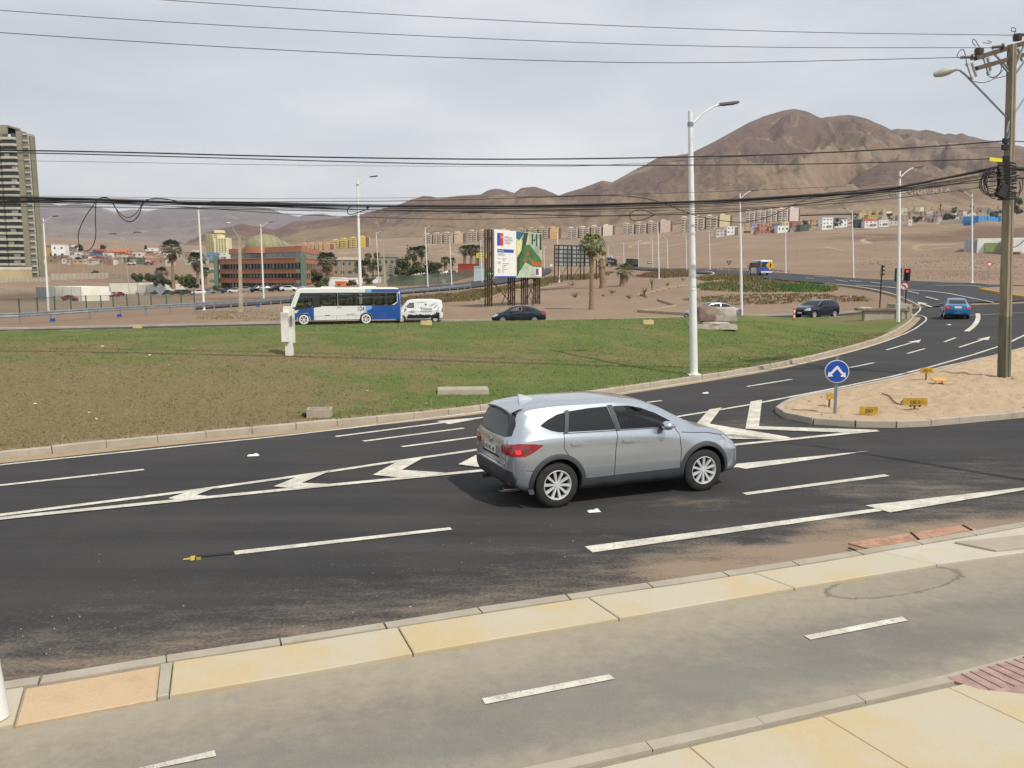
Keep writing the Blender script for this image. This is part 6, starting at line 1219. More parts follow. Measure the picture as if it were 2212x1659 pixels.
signal(1899.7, 674.4, 598.5, 'black traffic light seen edge-on, left of the tall lamp post', math.radians(65)); signal(1955.5, 662, 606, 'traffic light facing the camera showing red', math.radians(-28), True); signal(1936, 668, 606, 'traffic light seen from behind, hidden behind the tall lamp post', math.radians(152))
b = G0(1951, 663, .05); root = thing('no_left_turn_sign', 'round red and white no left turn sign under the red traffic light', 'road sign', b, math.radians(-28)); z = U(1951, 618.5, b.y).z-b.z; MB().cyl((0, 0, 0), (0, 0, z+.2), .04, n=8).build('post', M_GALV, root)
disc((0, z), .38, -.05, -.03).build('sign_plate', M_SR, root); disc((0, z), .3, -.056, -.05).build('sign_face', M_SW, root); MB().prism([(.12, z-.2), (.12, z+.02), (.02, z+.1), (-.1, z+.1), (-.1, z+.17), (-.22, z+.06), (-.1, z-.04), (-.1, z+.03), (.02, z+.03), (.05, z-.2)], -.062, -.056, 'y').build('arrow', M_BLK, root); MB().prism([(-.24, z+.2), (-.2, z+.24), (.24, z-.2), (.2, z-.24)], -.066, -.06, 'y').build('slash', M_SR, root)
def post_sign(name, u, v, vt, label, poly, mt, inner=None, mi=None, sz=.4, rz=0.0, extra=None):
    b = G0(u, v); z = U(u, vt, b.y).z-b.z; root = thing(name, label, 'road sign', b, rz); MB().cyl((0, 0, 0), (0, 0, z), .035, n=8).build('post', M_GALV, root); MB().prism([(x*sz, z+y*sz) for x, y in poly], -.05, -.03, 'y').build('sign_plate', mt, root)
    if inner: MB().prism([(x*sz, z+y*sz) for x, y in inner], -.056, -.05, 'y').build('sign_face', mi, root)
    if extra: MB().prism([(x*sz, z+y*sz) for x, y in extra], -.062, -.056, 'y').build('sign_symbol', M_BLK, root)
TRI = [(-1, .6), (1, .6), (0, -1.1)]; TRI2 = [(-.6, .38), (.6, .38), (0, -.62)]; DIA = [(0, 1), (1, 0), (0, -1), (-1, 0)]; DIS = [(math.cos(a), math.sin(a)) for a in np.linspace(0, 2*math.pi, 20)[:-1]]
post_sign('give_way_sign', 2134, 613.5, 571, 'red and white give way triangle on the right beside a lamp post', TRI, M_SR, TRI2, M_SW, .36); post_sign('give_way_sign', 1574, 591, 567, 'dark back of a triangular sign on the far road', TRI, M_BLK, TRI2, M_SG, .62)
post_sign('merge_sign', 1663, 602, 573, 'yellow diamond merging traffic sign beside the far bus', DIA, M_SY, None, None, .86, extra=[(-.05, -.5), (.12, -.5), (.12, .1), (.3, .05), (.05, .5), (-.2, .0), (-.05, .05), (-.3, -.3), (-.2, -.36), (-.05, -.15)])
post_sign('warning_sign', 348, 659, 625, 'grey back of a diamond sign on a tall post behind the guardrail', DIA, M_SG, None, None, .85); post_sign('warning_sign', 834, 621, 599, 'grey back of a diamond sign beside the leaning lamp pole', DIA, M_SG, None, None, .85)
post_sign('round_sign', 959, 619.5, 607, 'grey back of a round sign behind the guardrail', DIS, M_SG, None, None, .42); post_sign('warning_sign', 1191, 585.5, 573, 'small white diamond sign at the bend of the slip road', DIA, M_SW, None, None, .55); post_sign('warning_sign', 1222, 0, 0, '', DIA, M_SW) if 0 else None
for u, v, vt, w_, h, lab, mt in ((1404, 576, 567, 2.2, 1.0, 'small green road sign on the far road', mat('sign_green', '1f7a52', .6)), (1355, 577, 570.5, 1.8, .9, 'second small green road sign near the dark lorry', None), (1060, 600, 592, 3, 2, 'green sign right of the car park', None)):
    b = G0(u, v); z = U(u, vt, b.y).z-b.z; root = thing('direction_sign', lab, 'road sign', b); [MB().cyl((x, 0, 0), (x, 0, z), .05, n=6).build('post', M_GALV, root) for x in (-w_*.35, w_*.35)]; MB().box((0, -.08, z), (w_, .05, h)).build('sign_plate', MATS['sign_green'], root); MB().box((0, -.115, z+.1), (w_*.7, .01, h*.2)).build('sign_text_line', M_SW, root)
b = GI(1715, 691.5); root = thing('flexible_post', 'orange and white flexible post in front of the navy SUV', 'bollard', b); mo = mat('orange_plastic', 'd8612c', .6)
for k in range(5): MB().cyl((0, 0, k*.16), (0, 0, k*.16+.16), .065, n=12).build('band', mo if k % 2 == 0 else M_SW, root)
MB().cyl((0, 0, -.05), (0, 0, .03), .13, .1, 12).build('foot', M_BLK, root)
# ---------------------------------------------------------------- things standing on the grass island
b = GI(625, 767); ty = b.y; z_ = lambda v: U(625, v, ty).z-b.z; x_ = lambda u: U(u, 700, ty).x-b.x; root = thing('utility_cabinet', 'white painted concrete cabinet standing on the grass', 'cabinet', b, .12); root.scale = (.74, .8, 1); mw = mat('white_cabinet_paint', 'd6d4cc', .75, var=.08, sc=3)
MB().box((.02, 0, .3), (.36, .34, .8)).build('plinth', mw, root); zt = z_(662); MB().box((.0, 0, (zt+.62)/2), (.4, .3, zt-.62), rz=0).build('upright', mw, root); MB().box((-.13, -.2, 1.02), (.34, .2, 1.05)).build('meter_box', mw, root); MB().box((.17, -.18, 1.25), (.1, .06, .34)).build('metal_door', mat('grey_metal_door', '8a8a85', .5, .3), root); MB().box((.25, -.02, 1.05), (.1, .3, 1.2)).build('side_box', mw, root)
b = GI(1541, 709); root = thing('boulder_monument', 'split brown and grey boulder on a low stone plinth', 'boulder', b, -.05)
def rock(dims, seed, mt, loc, name='boulder', flat_=0.0):
    bm = bmesh.new(); bmesh.ops.create_icosphere(bm, subdivisions=2, radius=1)
    for v in bm.verts:
        c = v.co; q = Vector([math.copysign(abs(a)**.45, a) for a in c]); q = q*.86; d = noise.noise(c*1.4+Vector((seed, 0, 0)))*.16+noise.noise(c*4+Vector((seed, 3, 0)))*.06; v.co = Vector((q.x*dims[0], q.y*dims[1], q.z*dims[2]))*(1+d)
    me = bpy.data.meshes.new(name); bm.to_mesh(me); bm.free(); me.materials.append(mt); o = bpy.data.objects.new(name, me); C.objects.link(o); o.parent = root; o.location = loc; return o
dd = b.y; sc_ = dd/1841; mr1 = mat('brown_rock', '7d6c61', .9, var=.3, sc=1.5, bump=.6); mr2 = mat('grey_rock', 'a29a90', .9, var=.25, sc=1.5, bump=.6)
rock((.62, .5, .52), 1, mr1, (-.42, 0, .75)); rock((.78, .5, .5), 5, mr2, (.55, .05, .72)); MB().box((-.1, 0, .1), (2.5, 1.3, .26), top=(.97, .95)).build('plinth', mat('plinth_stone', 'a9a095', .9, var=.25, sc=3, bump=.4), root); rock((.9, .5, .12), 8, mr2, (0, -.2, .26), 'slab_stone')
b = GI(691, 899); root = thing('concrete_box', 'open concrete inspection box sunk in the grass', 'concrete box', b, .12); m = MB()
for c_, d in (((0, -.19, .08), (.6, .05, .24)), ((0, .19, .08), (.6, .05, .24)), ((-.275, 0, .08), (.05, .33, .24)), ((.275, 0, .08), (.05, .33, .24))): MB().box(c_, d, top=(.98, .95)).build('box_wall', M_KERB, root)
MB().box((0, 0, .02), (.5, .33, .02)).build('box_floor', M_BED, root); MB().box((-.36, 0, .04), (.12, .3, .06), rz=.2).build('broken_piece', M_DARK, root)
b = GI(1000, 848); root = thing('concrete_cover', 'flat rectangular concrete cover slab on the grass above the car', 'cover', b, .1); MB().box((0, 0, .06), (1.5, .8, .14), top=(.99, .98)).build('slab', M_GREYC, root); MB().box((-.2, .02, .136), (1.0, .5, .012)).build('lid', M_KERB, root)
b = GI(1215, 869); root = thing('concrete_cover', 'small broken concrete cover behind the silver car roof', 'cover', b, .1); MB().box((0, 0, .03), (1.0, .5, .08), top=(.97, .95)).build('slab', M_GREYC, root); MB().box((.1, .0, .075), (.5, .3, .012)).build('lid', M_KERB, root)
# low wall and block beside the tip lamp post
b = G0(1918, 690, .1); root = thing('low_wall', 'low concrete wall with stone coping beside the tip lamp post', 'wall', b, -.05); MB().box((-.3, 0, .28), (3.0, .6, .8)).build('wall', M_GREYC, root); MB().box((-.5, 0, .74), (3.7, .9, .16)).build('coping', mr1, root); MB().box((-1.6, .2, .84), (1.0, .6, .14), top=(.6, .6)).build('coping_rubble', mr2, root)
for x in (.5, .9, 1.3): MB().box((x, -.34, .3), (.18, .08, .7)).build('pier', M_KERB, root)
b = G0(1948, 686, .1); root = thing('concrete_block_box', 'square concrete block with pierced holes beside the lamp post', 'concrete block', b, .1); MB().box((0, .4, .5), (1.35, 1.2, 1.05)).build('block', M_GREYC, root)
for z in (.25, .5, .75): MB().box((.35, -.205, z), (.1, .03, .1)).build('hole', M_DARK, root)
# ---------------------------------------------------------------- billboards
TLb, TRb, BLb, BRb = U(1064, 494.5, 96), U(1168.5, 505, 106), U(1066.5, 599, 96), U(1168.5, 600.5, 106); ax = (BRb-BLb); Wb = Vector((ax.x, ax.y)).length; zb_, zt_ = (BLb.z+BRb.z)/2, (TLb.z+TRb.z)/2; Hb = zt_-zb_; gz = G0(1062, 657).z; o_ = Vector((BLb.x, BLb.y, gz)); aa = math.atan2(ax.y, ax.x)
root = thing('project_billboard', 'large government project billboard on rusty lattice legs, white left half and map on the right', 'billboard', o_, aa); z0 = zb_-gz
def pan(p, mt, name, y=.0, d=.004): return MB().prism([(a*Wb, z0+c_*Hb) for a, c_ in p], -y-d, -y, 'y').build(name, mt, root)
R4 = lambda a, c_, e, f: [(a, c_), (e, c_), (e, f), (a, f)]; wsp = .43
pan(R4(0, 0, wsp, 1.0), M_SW, 'white_panel', 0, .12); pan(R4(wsp, 0, 1, 1.0), mat('map_pale', 'b7c095', .6), 'map_panel', 0, .12); MB().box((Wb/2, .1, z0+Hb/2), (Wb, .08, Hb)).build('panel_backing', M_RUST, root)
pan(R4(0, 0, wsp, .035), M_SB, 'blue_strip', .125); pan(R4(.05, .67, .11, .93), M_SB, 'flag_logo', .125); pan(R4(.11, .67, .17, .93), M_SR, 'flag_logo', .125); pan(R4(.05, .53, .38, .6), M_SB, 'blue_bar', .125); fb = lambda x, z: frame((x*Wb, -.13, z0+z*Hb), (1, 0, 0), (0, 0, 1))
for i, tx in enumerate(('CHILE LO', 'HACEMOS', 'TODOS')): text(tx, .34, M_PLASG, root, fb(.19, .83-i*.06), sx=1.2, align='LEFT')
text('Proyecto', .3, M_SW, root, fb(.06, .55), sx=1.2, align='LEFT'); text('Gobierno', .16, M_SW, root, fb(.14, .86)); text('de Chile', .16, M_SW, root, fb(.14, .83)); mt_ = mat('pale_print', '8d8f90', .6)
for i, (a, c_) in enumerate(((.06, .49), (.06, .46), (.06, .39), (.15, .39), (.15, .36), (.06, .32), (.06, .29), (.15, .29), (.15, .25), (.15, .215), (.06, .17), (.06, .14), (.06, .11), (.15, .17), (.15, .14), (.15, .11))): text(['MEJORAMIENTO', 'ESPACIO PUBLICO', 'Unidad', 'Ministerio de', 'Obras', 'Inversion', 'Financia', 'Gobierno Regional', 'Antofagasta', 'Region', 'Empresa', 'Plazo', 'Termino', 'Constructora', 'dias', 'fecha'][i], .2, mt_, root, fb(a, c_), align='LEFT')
mc = lambda X, Y: ((X-752)/(1170-752), 1-(Y-(332+(X-752)*.11))/(426-(X-752)*.105)); mg = mat('map_green', '3f6b3a', .6, var=.3, sc=1); mdg = mat('map_dark_green', '2e4436', .6, var=.3, sc=2); mor = mat('map_orange', 'a85c34', .6, var=.3, sc=3)
for P_, mt, y in (([(932, 355), (1010, 364), (960, 430), (932, 415)], mat('map_teal', '2b5f7c', .6), .122), ([(1005, 366), (1040, 368), (1010, 520), (950, 735), (940, 745), (940, 560)], mdg, .124), ([(940, 440), (988, 428), (978, 520), (940, 580)], mat('map_yellow', 'd6d08e', .6), .126),
   ([(1000, 480), (1050, 470), (1168, 610), (1168, 668), (1090, 665), (1015, 625), (955, 720), (965, 600)], mg, .126), ([(1045, 372), (1168, 382), (1168, 600), (1115, 560), (1055, 480)], mat('map_grey', '9caa92', .6, var=.3, sc=1), .123),
   ([(1020, 540), (1045, 530), (1050, 560), (1030, 570)], mor, .13), ([(985, 600), (1020, 590), (1030, 615), (1000, 625)], mor, .13), ([(1070, 610), (1100, 600), (1130, 660), (1080, 655)], mor, .13), ([(1110, 620), (1168, 625), (1168, 665), (1120, 660)], mor, .131), ([(1050, 585), (1065, 582), (1068, 605), (1052, 608)], mor, .13),
   ([(1070, 378), (1084, 379), (1084, 470), (1072, 468)], mdg, .127), ([(1110, 380), (1124, 381), (1124, 490), (1112, 488)], mdg, .127), ([(1145, 384), (1166, 385), (1166, 520), (1148, 518)], mdg, .127), ([(1085, 430), (1100, 425), (1105, 440), (1090, 444)], M_BLK, .128), ([(960, 705), (1010, 645), (1090, 680), (1168, 690), (1168, 755), (955, 757)], mat('map_mist', 'aebba9', .6, var=.2, sc=1), .128),
   ([(1106, 676), (1166, 678), (1166, 746), (1106, 744)], M_SW, .134), ([(1110, 682), (1124, 682), (1124, 738), (1110, 738)], M_SB, .138), ([(1124, 682), (1139, 682), (1139, 738), (1124, 738)], M_SR, .138)):
    pan([mc(*p) for p in P_], mt, 'map_print', y)
text('FOTO REFERENCIAL', .3, M_SW, root, fb(*mc(1005, 738)), sx=.9)
for x in (-.02, .44, .72, 1.0):
    for dx, dy in ((-.25, .3), (.25, .3), (-.25, .85), (.25, .85)): MB().box((x*Wb+dx, dy, (z0+Hb*(1.0 if x < .1 else .98))/2), (.13, .13, z0+Hb)).build('leg', M_RUST, root)
    for k in range(5): MB().cyl((x*Wb-.25, .3, k*1.7+.2), (x*Wb+.25, .3, k*1.7+1.5), .04, n=5).build('lattice_brace', M_RUST, root)
for p, q in (((0, .6, z0), (.44*Wb, .6, .2)), ((.44*Wb, .6, z0), (.25*Wb, .6, .2)), ((.72*Wb, .6, z0), (1.0*Wb, .6, .2)), ((.98*Wb, .6, z0), (.76*Wb, .6, .2))): MB().cyl(p, q, .06, n=6).build('diagonal_brace', M_RUST, root)
TL2, BR2 = U(1199, 529, 138), U(1274, 575, 144); BL2 = U(1201, 574, 138); g2 = G0(1215, 602); root = thing('grey_billboard', 'billboard seen from behind with grey ribbed panels on lattice legs', 'billboard', (TL2.x, 138, g2.z), math.atan2(6, BR2.x-TL2.x)); W2 = math.hypot(6, BR2.x-TL2.x); z1, z2 = BL2.z-g2.z, TL2.z-g2.z
MB().box((W2/2, .2, (z1+z2)/2), (W2, .05, z2-z1)).build('panel', mat('grey_panel', '8c9599', .6, var=.15, sc=.5), root)
for k in range(9): MB().box((W2*k/8, .12, (z1+z2)/2), (.1, .1, z2-z1)).build('rib', M_RUST, root)
for k in range(6): MB().box((W2/2, .1, z1+(z2-z1)*k/5), (W2, .06, .08)).build('rib', M_RUST, root)
for x in (.02, .38, .75, 1.12):
    for dx in (-.5, .4): MB().box((x*W2+dx, -.25, z2/2*(1 if x < 1 else .6)), (.14, .14, z2*(1 if x < 1 else .6))).build('leg', M_RUST, root)
    MB().cyl((x*W2+.4, -.25, 0), (x*W2+W2*.3, -.25, z1), .05, n=5).build('brace', M_RUST, root)
b = G0(1040, 600); root = thing('yellow_billboard', 'yellow billboard with blue lettering beyond the car park', 'billboard', U(1041, 604, b.y)); z = U(1041, 552, b.y).z-U(1041, 604, b.y).z; k = b.y/1841; MB().box((0, 0, z), (24*k, .3, 11*k)).build('panel', mat('yellow_panel', 'c8b52a', .6), root); [MB().box((x*k, .3, z/2), (.4, .4, z)).build('leg', M_RUST, root) for x in (-8, 8)]
text('CONSTRUYO TU', 3.6*k, mat('navy_print', '2c3a63', .6), root, frame((0, -.17, z+1*k), (1, 0, 0), (0, 0, 1)), sx=.6); text('PRIMER NIDO', 3.6*k, MATS['navy_print'], root, frame((0, -.17, z-3.5*k), (1, 0, 0), (0, 0, 1)), sx=.6)
# ---------------------------------------------------------------- mountains
def m_mount(name, hi, lo, pale, dark):
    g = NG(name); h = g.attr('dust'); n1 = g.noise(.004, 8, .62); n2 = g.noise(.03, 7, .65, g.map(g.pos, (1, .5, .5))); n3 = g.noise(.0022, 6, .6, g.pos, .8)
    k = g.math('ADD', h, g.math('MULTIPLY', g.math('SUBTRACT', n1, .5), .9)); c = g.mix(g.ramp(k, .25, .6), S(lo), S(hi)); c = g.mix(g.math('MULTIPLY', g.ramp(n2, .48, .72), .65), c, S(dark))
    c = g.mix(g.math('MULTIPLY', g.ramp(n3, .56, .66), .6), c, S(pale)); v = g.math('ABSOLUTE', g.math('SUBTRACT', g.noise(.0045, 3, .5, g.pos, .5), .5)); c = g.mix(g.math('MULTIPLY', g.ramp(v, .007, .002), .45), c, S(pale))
    gl = g.attr('gully_shade'); c = g.mix(g.math('MULTIPLY', g.ramp(gl, .45, .85), .55), c, S(dark)); n4 = g.noise(.11, 6, .7); c = g.mix(g.math('MULTIPLY', g.ramp(n4, .45, .75), .25), c, S(dark)); g.fin(c, .95, 0, .1); g.bump(g.math('ADD', n2, g.math('MULTIPLY', n4, .5)), 1.0, 11); return g.m  # shading of the gullies is painted into the rock colour
def mountain(name, sky, u0, u1, Y0, Yc, base, mt, amp=.13, du=4.0, ns=64, fs=1.0, seed=0, pw=1.25):
    sx = [p[0] for p in sky]; sy = [p[1] for p in sky]; P = []; at = []; gu = []; rows = list(np.linspace(0, 1, ns))+[1.05, 1.15, 1.35]
    us = np.arange(u0, u1+1, du)
    for s in rows:
        row = []
        for u in us:
            yc = Yc(u) if callable(Yc) else Yc; Y = Y0+(yc-Y0)*s; vb = base(u) if callable(base) else base; zb = zrow(vb, Y0)-2; r = float(np.interp(u, sx, sy))+1.2*noise.noise(Vector((u*.05, seed, 0)))+.7*noise.noise(Vector((u*.17, seed, 0))); zc = zrow(r, yc)
            x = (u-CU)/FPX*(Y*.9917); H = zc-zb; z = zb+H*(s**pw if s <= 1 else 1-(s-1)*1.6); q = Vector((x/(240*fs), Y/(420*fs), seed)); nn = 0; a = 1; 
            for o in range(5): nn += a*(1-2.1*abs(noise.noise(q*(2**o)*.9+Vector((noise.noise(q)*.5, 0, 0))))); a *= .55
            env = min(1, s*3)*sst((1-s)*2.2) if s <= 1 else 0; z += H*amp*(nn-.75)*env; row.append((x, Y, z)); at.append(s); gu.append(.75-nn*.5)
        P.append(row)
    o = MB().grid(P).build(name, mt, smooth='all', kind='structure'); o.data.attributes.new('dust', 'FLOAT', 'POINT').data.foreach_set('value', at); o.data.attributes.new('gully_shade', 'FLOAT', 'POINT').data.foreach_set('value', gu); return P
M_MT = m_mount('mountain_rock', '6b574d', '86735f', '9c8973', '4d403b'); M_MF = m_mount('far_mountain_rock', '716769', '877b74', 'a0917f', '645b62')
mountain('far_mountains', [(-700, 452), (-200, 448), (0, 442), (79, 438), (116, 437), (137, 445), (178, 438), (208, 443), (238, 452), (259, 458), (298, 452), (327, 456), (357, 450), (417, 447), (526, 443), (588, 450), (612, 460), (650, 468), (669, 463), (699, 461), (731, 469), (800, 485), (900, 500)], -720, 960, 1380, 5200, lambda u: float(np.interp(u, TU, [r[-1] for r in TR]))+3, M_MF, .12, 5, 60, 2.2, 3, 1.7)
mountain('middle_hills', [(360, 545), (430, 512), (470, 496), (526, 483.5), (570, 490), (610, 501), (680, 515), (760, 528)], 360, 760, 1400, 2400, lambda u: float(np.interp(u, TU, [r[-1] for r in TR]))+3, M_MT, .1, 4, 40, 1.0, 8)
sk = [(540, 540), (585, 500), (612, 490), (637, 479), (687, 476), (749, 468), (786, 462), (860, 443), (876, 437), (916, 423), (932, 424), (948, 428), (995, 422.6), (1039, 420), (1058, 410), (1073, 407), (1102, 414), (1112, 416), (1126, 406), (1154, 403), (1180, 411), (1206, 422.6), (1226, 414.7), (1257, 406), (1297, 390), (1319, 394), (1356, 372.7), (1392, 354), (1420, 338.5), (1472, 333.7), (1495, 326), (1536, 305), (1600, 268), (1640, 250), (1680, 238), (1700, 235), (1725, 240), (1760, 255), (1790, 250), (1815, 247.7), (1852, 255), (1908, 280), (1918, 278), (1949, 279.7), (1968, 283), (1981, 280), (2003, 285), (2021, 290.6), (2032, 288), (2044, 291), (2056, 287), (2071, 293), (2106, 302), (2127, 305), (2195, 318), (2212, 324), (2400, 350), (3000, 380)]
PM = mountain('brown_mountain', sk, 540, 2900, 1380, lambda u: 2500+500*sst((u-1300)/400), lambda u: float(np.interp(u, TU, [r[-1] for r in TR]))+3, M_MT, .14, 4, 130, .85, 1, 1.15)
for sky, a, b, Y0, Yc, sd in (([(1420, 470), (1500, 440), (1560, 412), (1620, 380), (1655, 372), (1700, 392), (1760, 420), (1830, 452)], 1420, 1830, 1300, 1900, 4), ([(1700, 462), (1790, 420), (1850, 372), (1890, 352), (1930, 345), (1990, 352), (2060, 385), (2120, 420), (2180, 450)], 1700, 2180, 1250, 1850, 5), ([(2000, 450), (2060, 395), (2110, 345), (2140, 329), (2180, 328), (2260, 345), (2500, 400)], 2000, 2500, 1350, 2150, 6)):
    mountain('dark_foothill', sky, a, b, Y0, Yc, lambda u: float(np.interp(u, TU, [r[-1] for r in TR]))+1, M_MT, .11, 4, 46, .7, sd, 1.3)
# white stone lettering on the slope
BVM = [BVHTree.FromPolygons([v.co[:] for v in o.data.vertices], [p.vertices[:] for p in o.data.polygons]) for o in bpy.data.objects if o.name.startswith(('brown_mountain', 'dark_foothill'))]
root = thing('hillside_lettering', 'white stone letters laid on the dark hillside at the right', 'lettering', (0, 0, 0)); D_ = {'N': [(0, 0, 0, 1), (0, 1, 1, 0), (1, 0, 1, 1)], 'F': [(0, 0, 0, 1), (0, 1, 1, 1), (0, .5, .7, .5)], 'E': [(0, 0, 0, 1), (0, 1, .9, 1), (0, .5, .7, .5), (0, 0, .9, 0)], 'R': [(0, 0, 0, 1), (0, 1, .8, .9), (.8, .9, .7, .5), (.7, .5, 0, .5), (.3, .5, .9, 0)], 'M': [(0, 0, .1, 1), (.1, 1, .5, .4), (.5, .4, .9, 1), (.9, 1, 1, 0)], 'I': [(.4, 0, .4, 1)], 'A': [(0, 0, .5, 1), (.5, 1, 1, 0), (.25, .4, .75, .4)]}
ml = mat('white_stones', 'b9aea2', .9)
for i, ch in enumerate('ENFERMERIA'):
    u0 = 1924+i*13.2; v0 = 421-i*.7; m = MB()
    for a, c, e, f in D_[ch]:
        for k in range(7):
            t = k/6; d = Vector(((u0+9*(a+(e-a)*t)-CU)/FPX, 0, 0)); vv = v0-9*(c+(f-c)*t); dz = -(vv-CV)/FPX; cs, sn = math.cos(PITCH), math.sin(PITCH); dv = Vector((d.x, cs+dz*sn, -sn+dz*cs)).normalized(); hs = [h for h in (b_.ray_cast(Vector((0, 0, HC)), dv) for b_ in BVM) if h[0]]
            if hs: p = min(hs, key=lambda h: h[3])[0]-dv*6; m.box(p, (1.9, 1.5, 1.5), rz=k)
    if m.v: o = m.build('letter', ml, root); o['kind'] = 'stuff'
# ---------------------------------------------------------------- buildings
M_WIN = mat('far_window', '454a4d', .3, var=.2, sc=.3)
def wc(c): return mat('wall_'+c, c, .85, var=.08, sc=.3)
CN = {}
def house(u0, u1, vt, vb, col, roof=None, lab='', cat='house', name='house', rz=None, win=True, grp=None, Y=None):
    v_ = max(vb, 0); b = G0((u0+u1)/2, vb) if Y is None else U((u0+u1)/2, vb, Y); k = b.y/1841; w_ = (u1-u0)*k; h = (vb-vt)*k; dp = min(max(w_*.8, 5), 14); a = random.uniform(-.15, .15) if rz is None else rz
    root = thing(name, lab, cat, (b.x, b.y, b.z), a, grp); fl = max(1, round(h/2.9)); nc = max(1, round(w_/3)); fh = h/fl
    MB().box((0, dp/2, h/2-1.5), (w_, dp, h+3)).build('wall', wc(col), root)
    if roof == 'gable': MB().prism([(-w_*.54, h), (0, h+w_*.16), (w_*.54, h)], -.4, dp+.4, 'y').build('roof', wc('8a4a38' if col not in ('b9ccd0', 'dfe6e2') else 'c9cdca'), root)
    elif roof: m = MB(); m.box((0, dp/2, h+.6), (w_*1.08, dp*1.08, 1.2), top=(.55, .3)); m.build('roof', wc(roof), root)
    else: MB().box((0, dp/2, h+.12), (w_*1.03, dp+.2, .24)).build('parapet', wc(col), root)
    if win:
        m = MB()
        for i in range(fl):
            for j in range(nc): m.box((-w_/2+w_*(j+.5)/nc+random.uniform(-.2, .2), -.02, i*fh+fh*.55), (min(1.2, w_/nc*.42)*random.uniform(.6, 1.2), .08, fh*.3))
        m.build('window', M_WIN, root, kind='stuff')
        if random.random() < .5 and fl > 1: MB().box((w_*.2, -.6, fh), (w_*.5, 1.2, .15)).box((w_*.2, -1.15, fh+.5), (w_*.5, .06, .7)).build('balcony', wc(col), root)
    return root
CW = {'e': 'white', 'd': 'pale', 'c': 'tan', 'b': 'beige'}
def cname(c):
    r, g_, b_ = [int(c[i:i+2], 16) for i in (0, 2, 4)]; mx_, mn = max(r, g_, b_), min(r, g_, b_)
    if mx_-mn < 22: return 'white' if mx_ > 205 else 'grey' if mx_ > 110 else 'dark grey'
    if b_ == mx_: return 'light blue' if mn > 150 else 'lilac' if r > g_ else 'blue'
    if g_ == mx_: return 'green'
    if r-b_ > 110: return 'yellow' if g_ > 150 else 'orange'
    if g_ < r*.66: return 'reddish'
    return 'cream' if mx_ > 200 else 'tan' if mx_ > 150 else 'brown'
ORD = ['leftmost', 'second', 'third', 'fourth', 'fifth', 'sixth', 'seventh', 'eighth', 'ninth', 'tenth', 'eleventh', 'twelfth']+['%dth' % k for k in range(13, 60)]
def houses(lst, fx_, fy_, where, grp):
    cols = {}
    for q in lst: cols.setdefault(cname(q[4]), []).append((q[0]+q[1])/2)
    for v in cols.values(): v.sort()
    for q in lst:
        rf = q[5] if len(q) > 5 else None; u0, u1, vt, vb = fx_(q[0]), fx_(q[1]), fy_(q[2]), fy_(q[3]); cn = cname(q[4]); o = cols[cn].index((q[0]+q[1])/2)
        lab = ('%s %s house %s' % (ORD[o], cn, where)) if o == 0 else ('%s %s house from the left %s' % (ORD[o], cn, where)); lab = ('only %s house %s' % (cn, where)) if len(cols[cn]) == 1 else lab
        r, g_, b_ = [int(q[4][i:i+2], 16) for i in (0, 2, 4)]; m_ = (r+g_+b_)/3; c = ''.join('%02x' % int((x*.6+m_*.4)*.97) for x in (r, g_, b_)); house(u0, u1, vt, vb, c, rf, lab, grp=grp)
random.seed(21)
LF = []
for i in range(34): X = 600+i*52+random.uniform(-20, 20); Yb = random.choice([395, 450, 500])+random.uniform(-12, 12); LF.append((X, X+random.uniform(45, 110), Yb-random.uniform(38, 60), Yb+10, random.choice(['b39a88', 'a88672', 'c9bfae', '8f7a6a', 'd8d4c8', 'b0786a', '9a9288', 'dedad0', 'c4a890']), random.choice([None, '7a6a60', '94604a'])))
houses(LF+[(580, 645, 290, 440, 'e0a83a'), (660, 745, 270, 420, 'b9a596', '6a5348'), (590, 690, 405, 500, 'a08c70'), (690, 790, 440, 500, '9c8a52'), (895, 1005, 230, 330, 'c9856a'), (1000, 1130, 245, 330, 'e5e5e0'), (760, 950, 240, 430, 'e8e6de'), (955, 1070, 290, 345, '8f9088', '5c5c58'), (1000, 1180, 335, 390, 'a9a69a'), (950, 1010, 340, 410, 'dad8d0'), (900, 1030, 445, 500, 'd8d8d2'), (1030, 1180, 395, 450, 'd2b98a'), (1045, 1220, 458, 510, 'd9b878'), (1175, 1245, 390, 445, '5b7ba0'), (1235, 1290, 395, 445, 'c07a5a'), (1290, 1400, 375, 430, '4f83b8'), (1285, 1345, 415, 485, 'e2e2dc'), (1340, 1520, 425, 500, 'b9ccd0', 'gable'), (1345, 1410, 310, 380, '7d5a50'), (1400, 1500, 325, 395, '8c3f3c', '8c3f3c'), (1545, 1790, 345, 405, 'b97a60', 'a85a3c'), (1740, 1900, 325, 370, 'c07a55', 'a86a48'), (1790, 1910, 365, 410, 'cf5f3f'), (1690, 1830, 390, 455, 'd8d4c8'), (1690, 1780, 430, 495, 'b0aba0'), (1780, 1980, 425, 492, '5a4636'), (1920, 2060, 345, 420, 'dac6c0'), (1980, 2095, 430, 510, '56765e'), (2065, 2212, 365, 425, 'b98a4a'), (2095, 2210, 415, 495, 'cfd8d2'), (2115, 2250, 285, 340, 'e4e4df'), (2060, 2200, 335, 375, '7a6a5e'), (2230, 2330, 330, 400, 'cbb9a4'), (2220, 2320, 400, 480, 'c4876a'), (2340, 2440, 345, 420, 'd9d6cf'), (2340, 2450, 430, 490, 'a89680'), (1500, 1560, 395, 450, '8f8a80'), (1180, 1290, 345, 390, '8a8478')], lambda X: X*.1488, lambda Y: 493.7+Y*.1488, 'on the ridge beside the grey tower', 'hillside houses at the left')
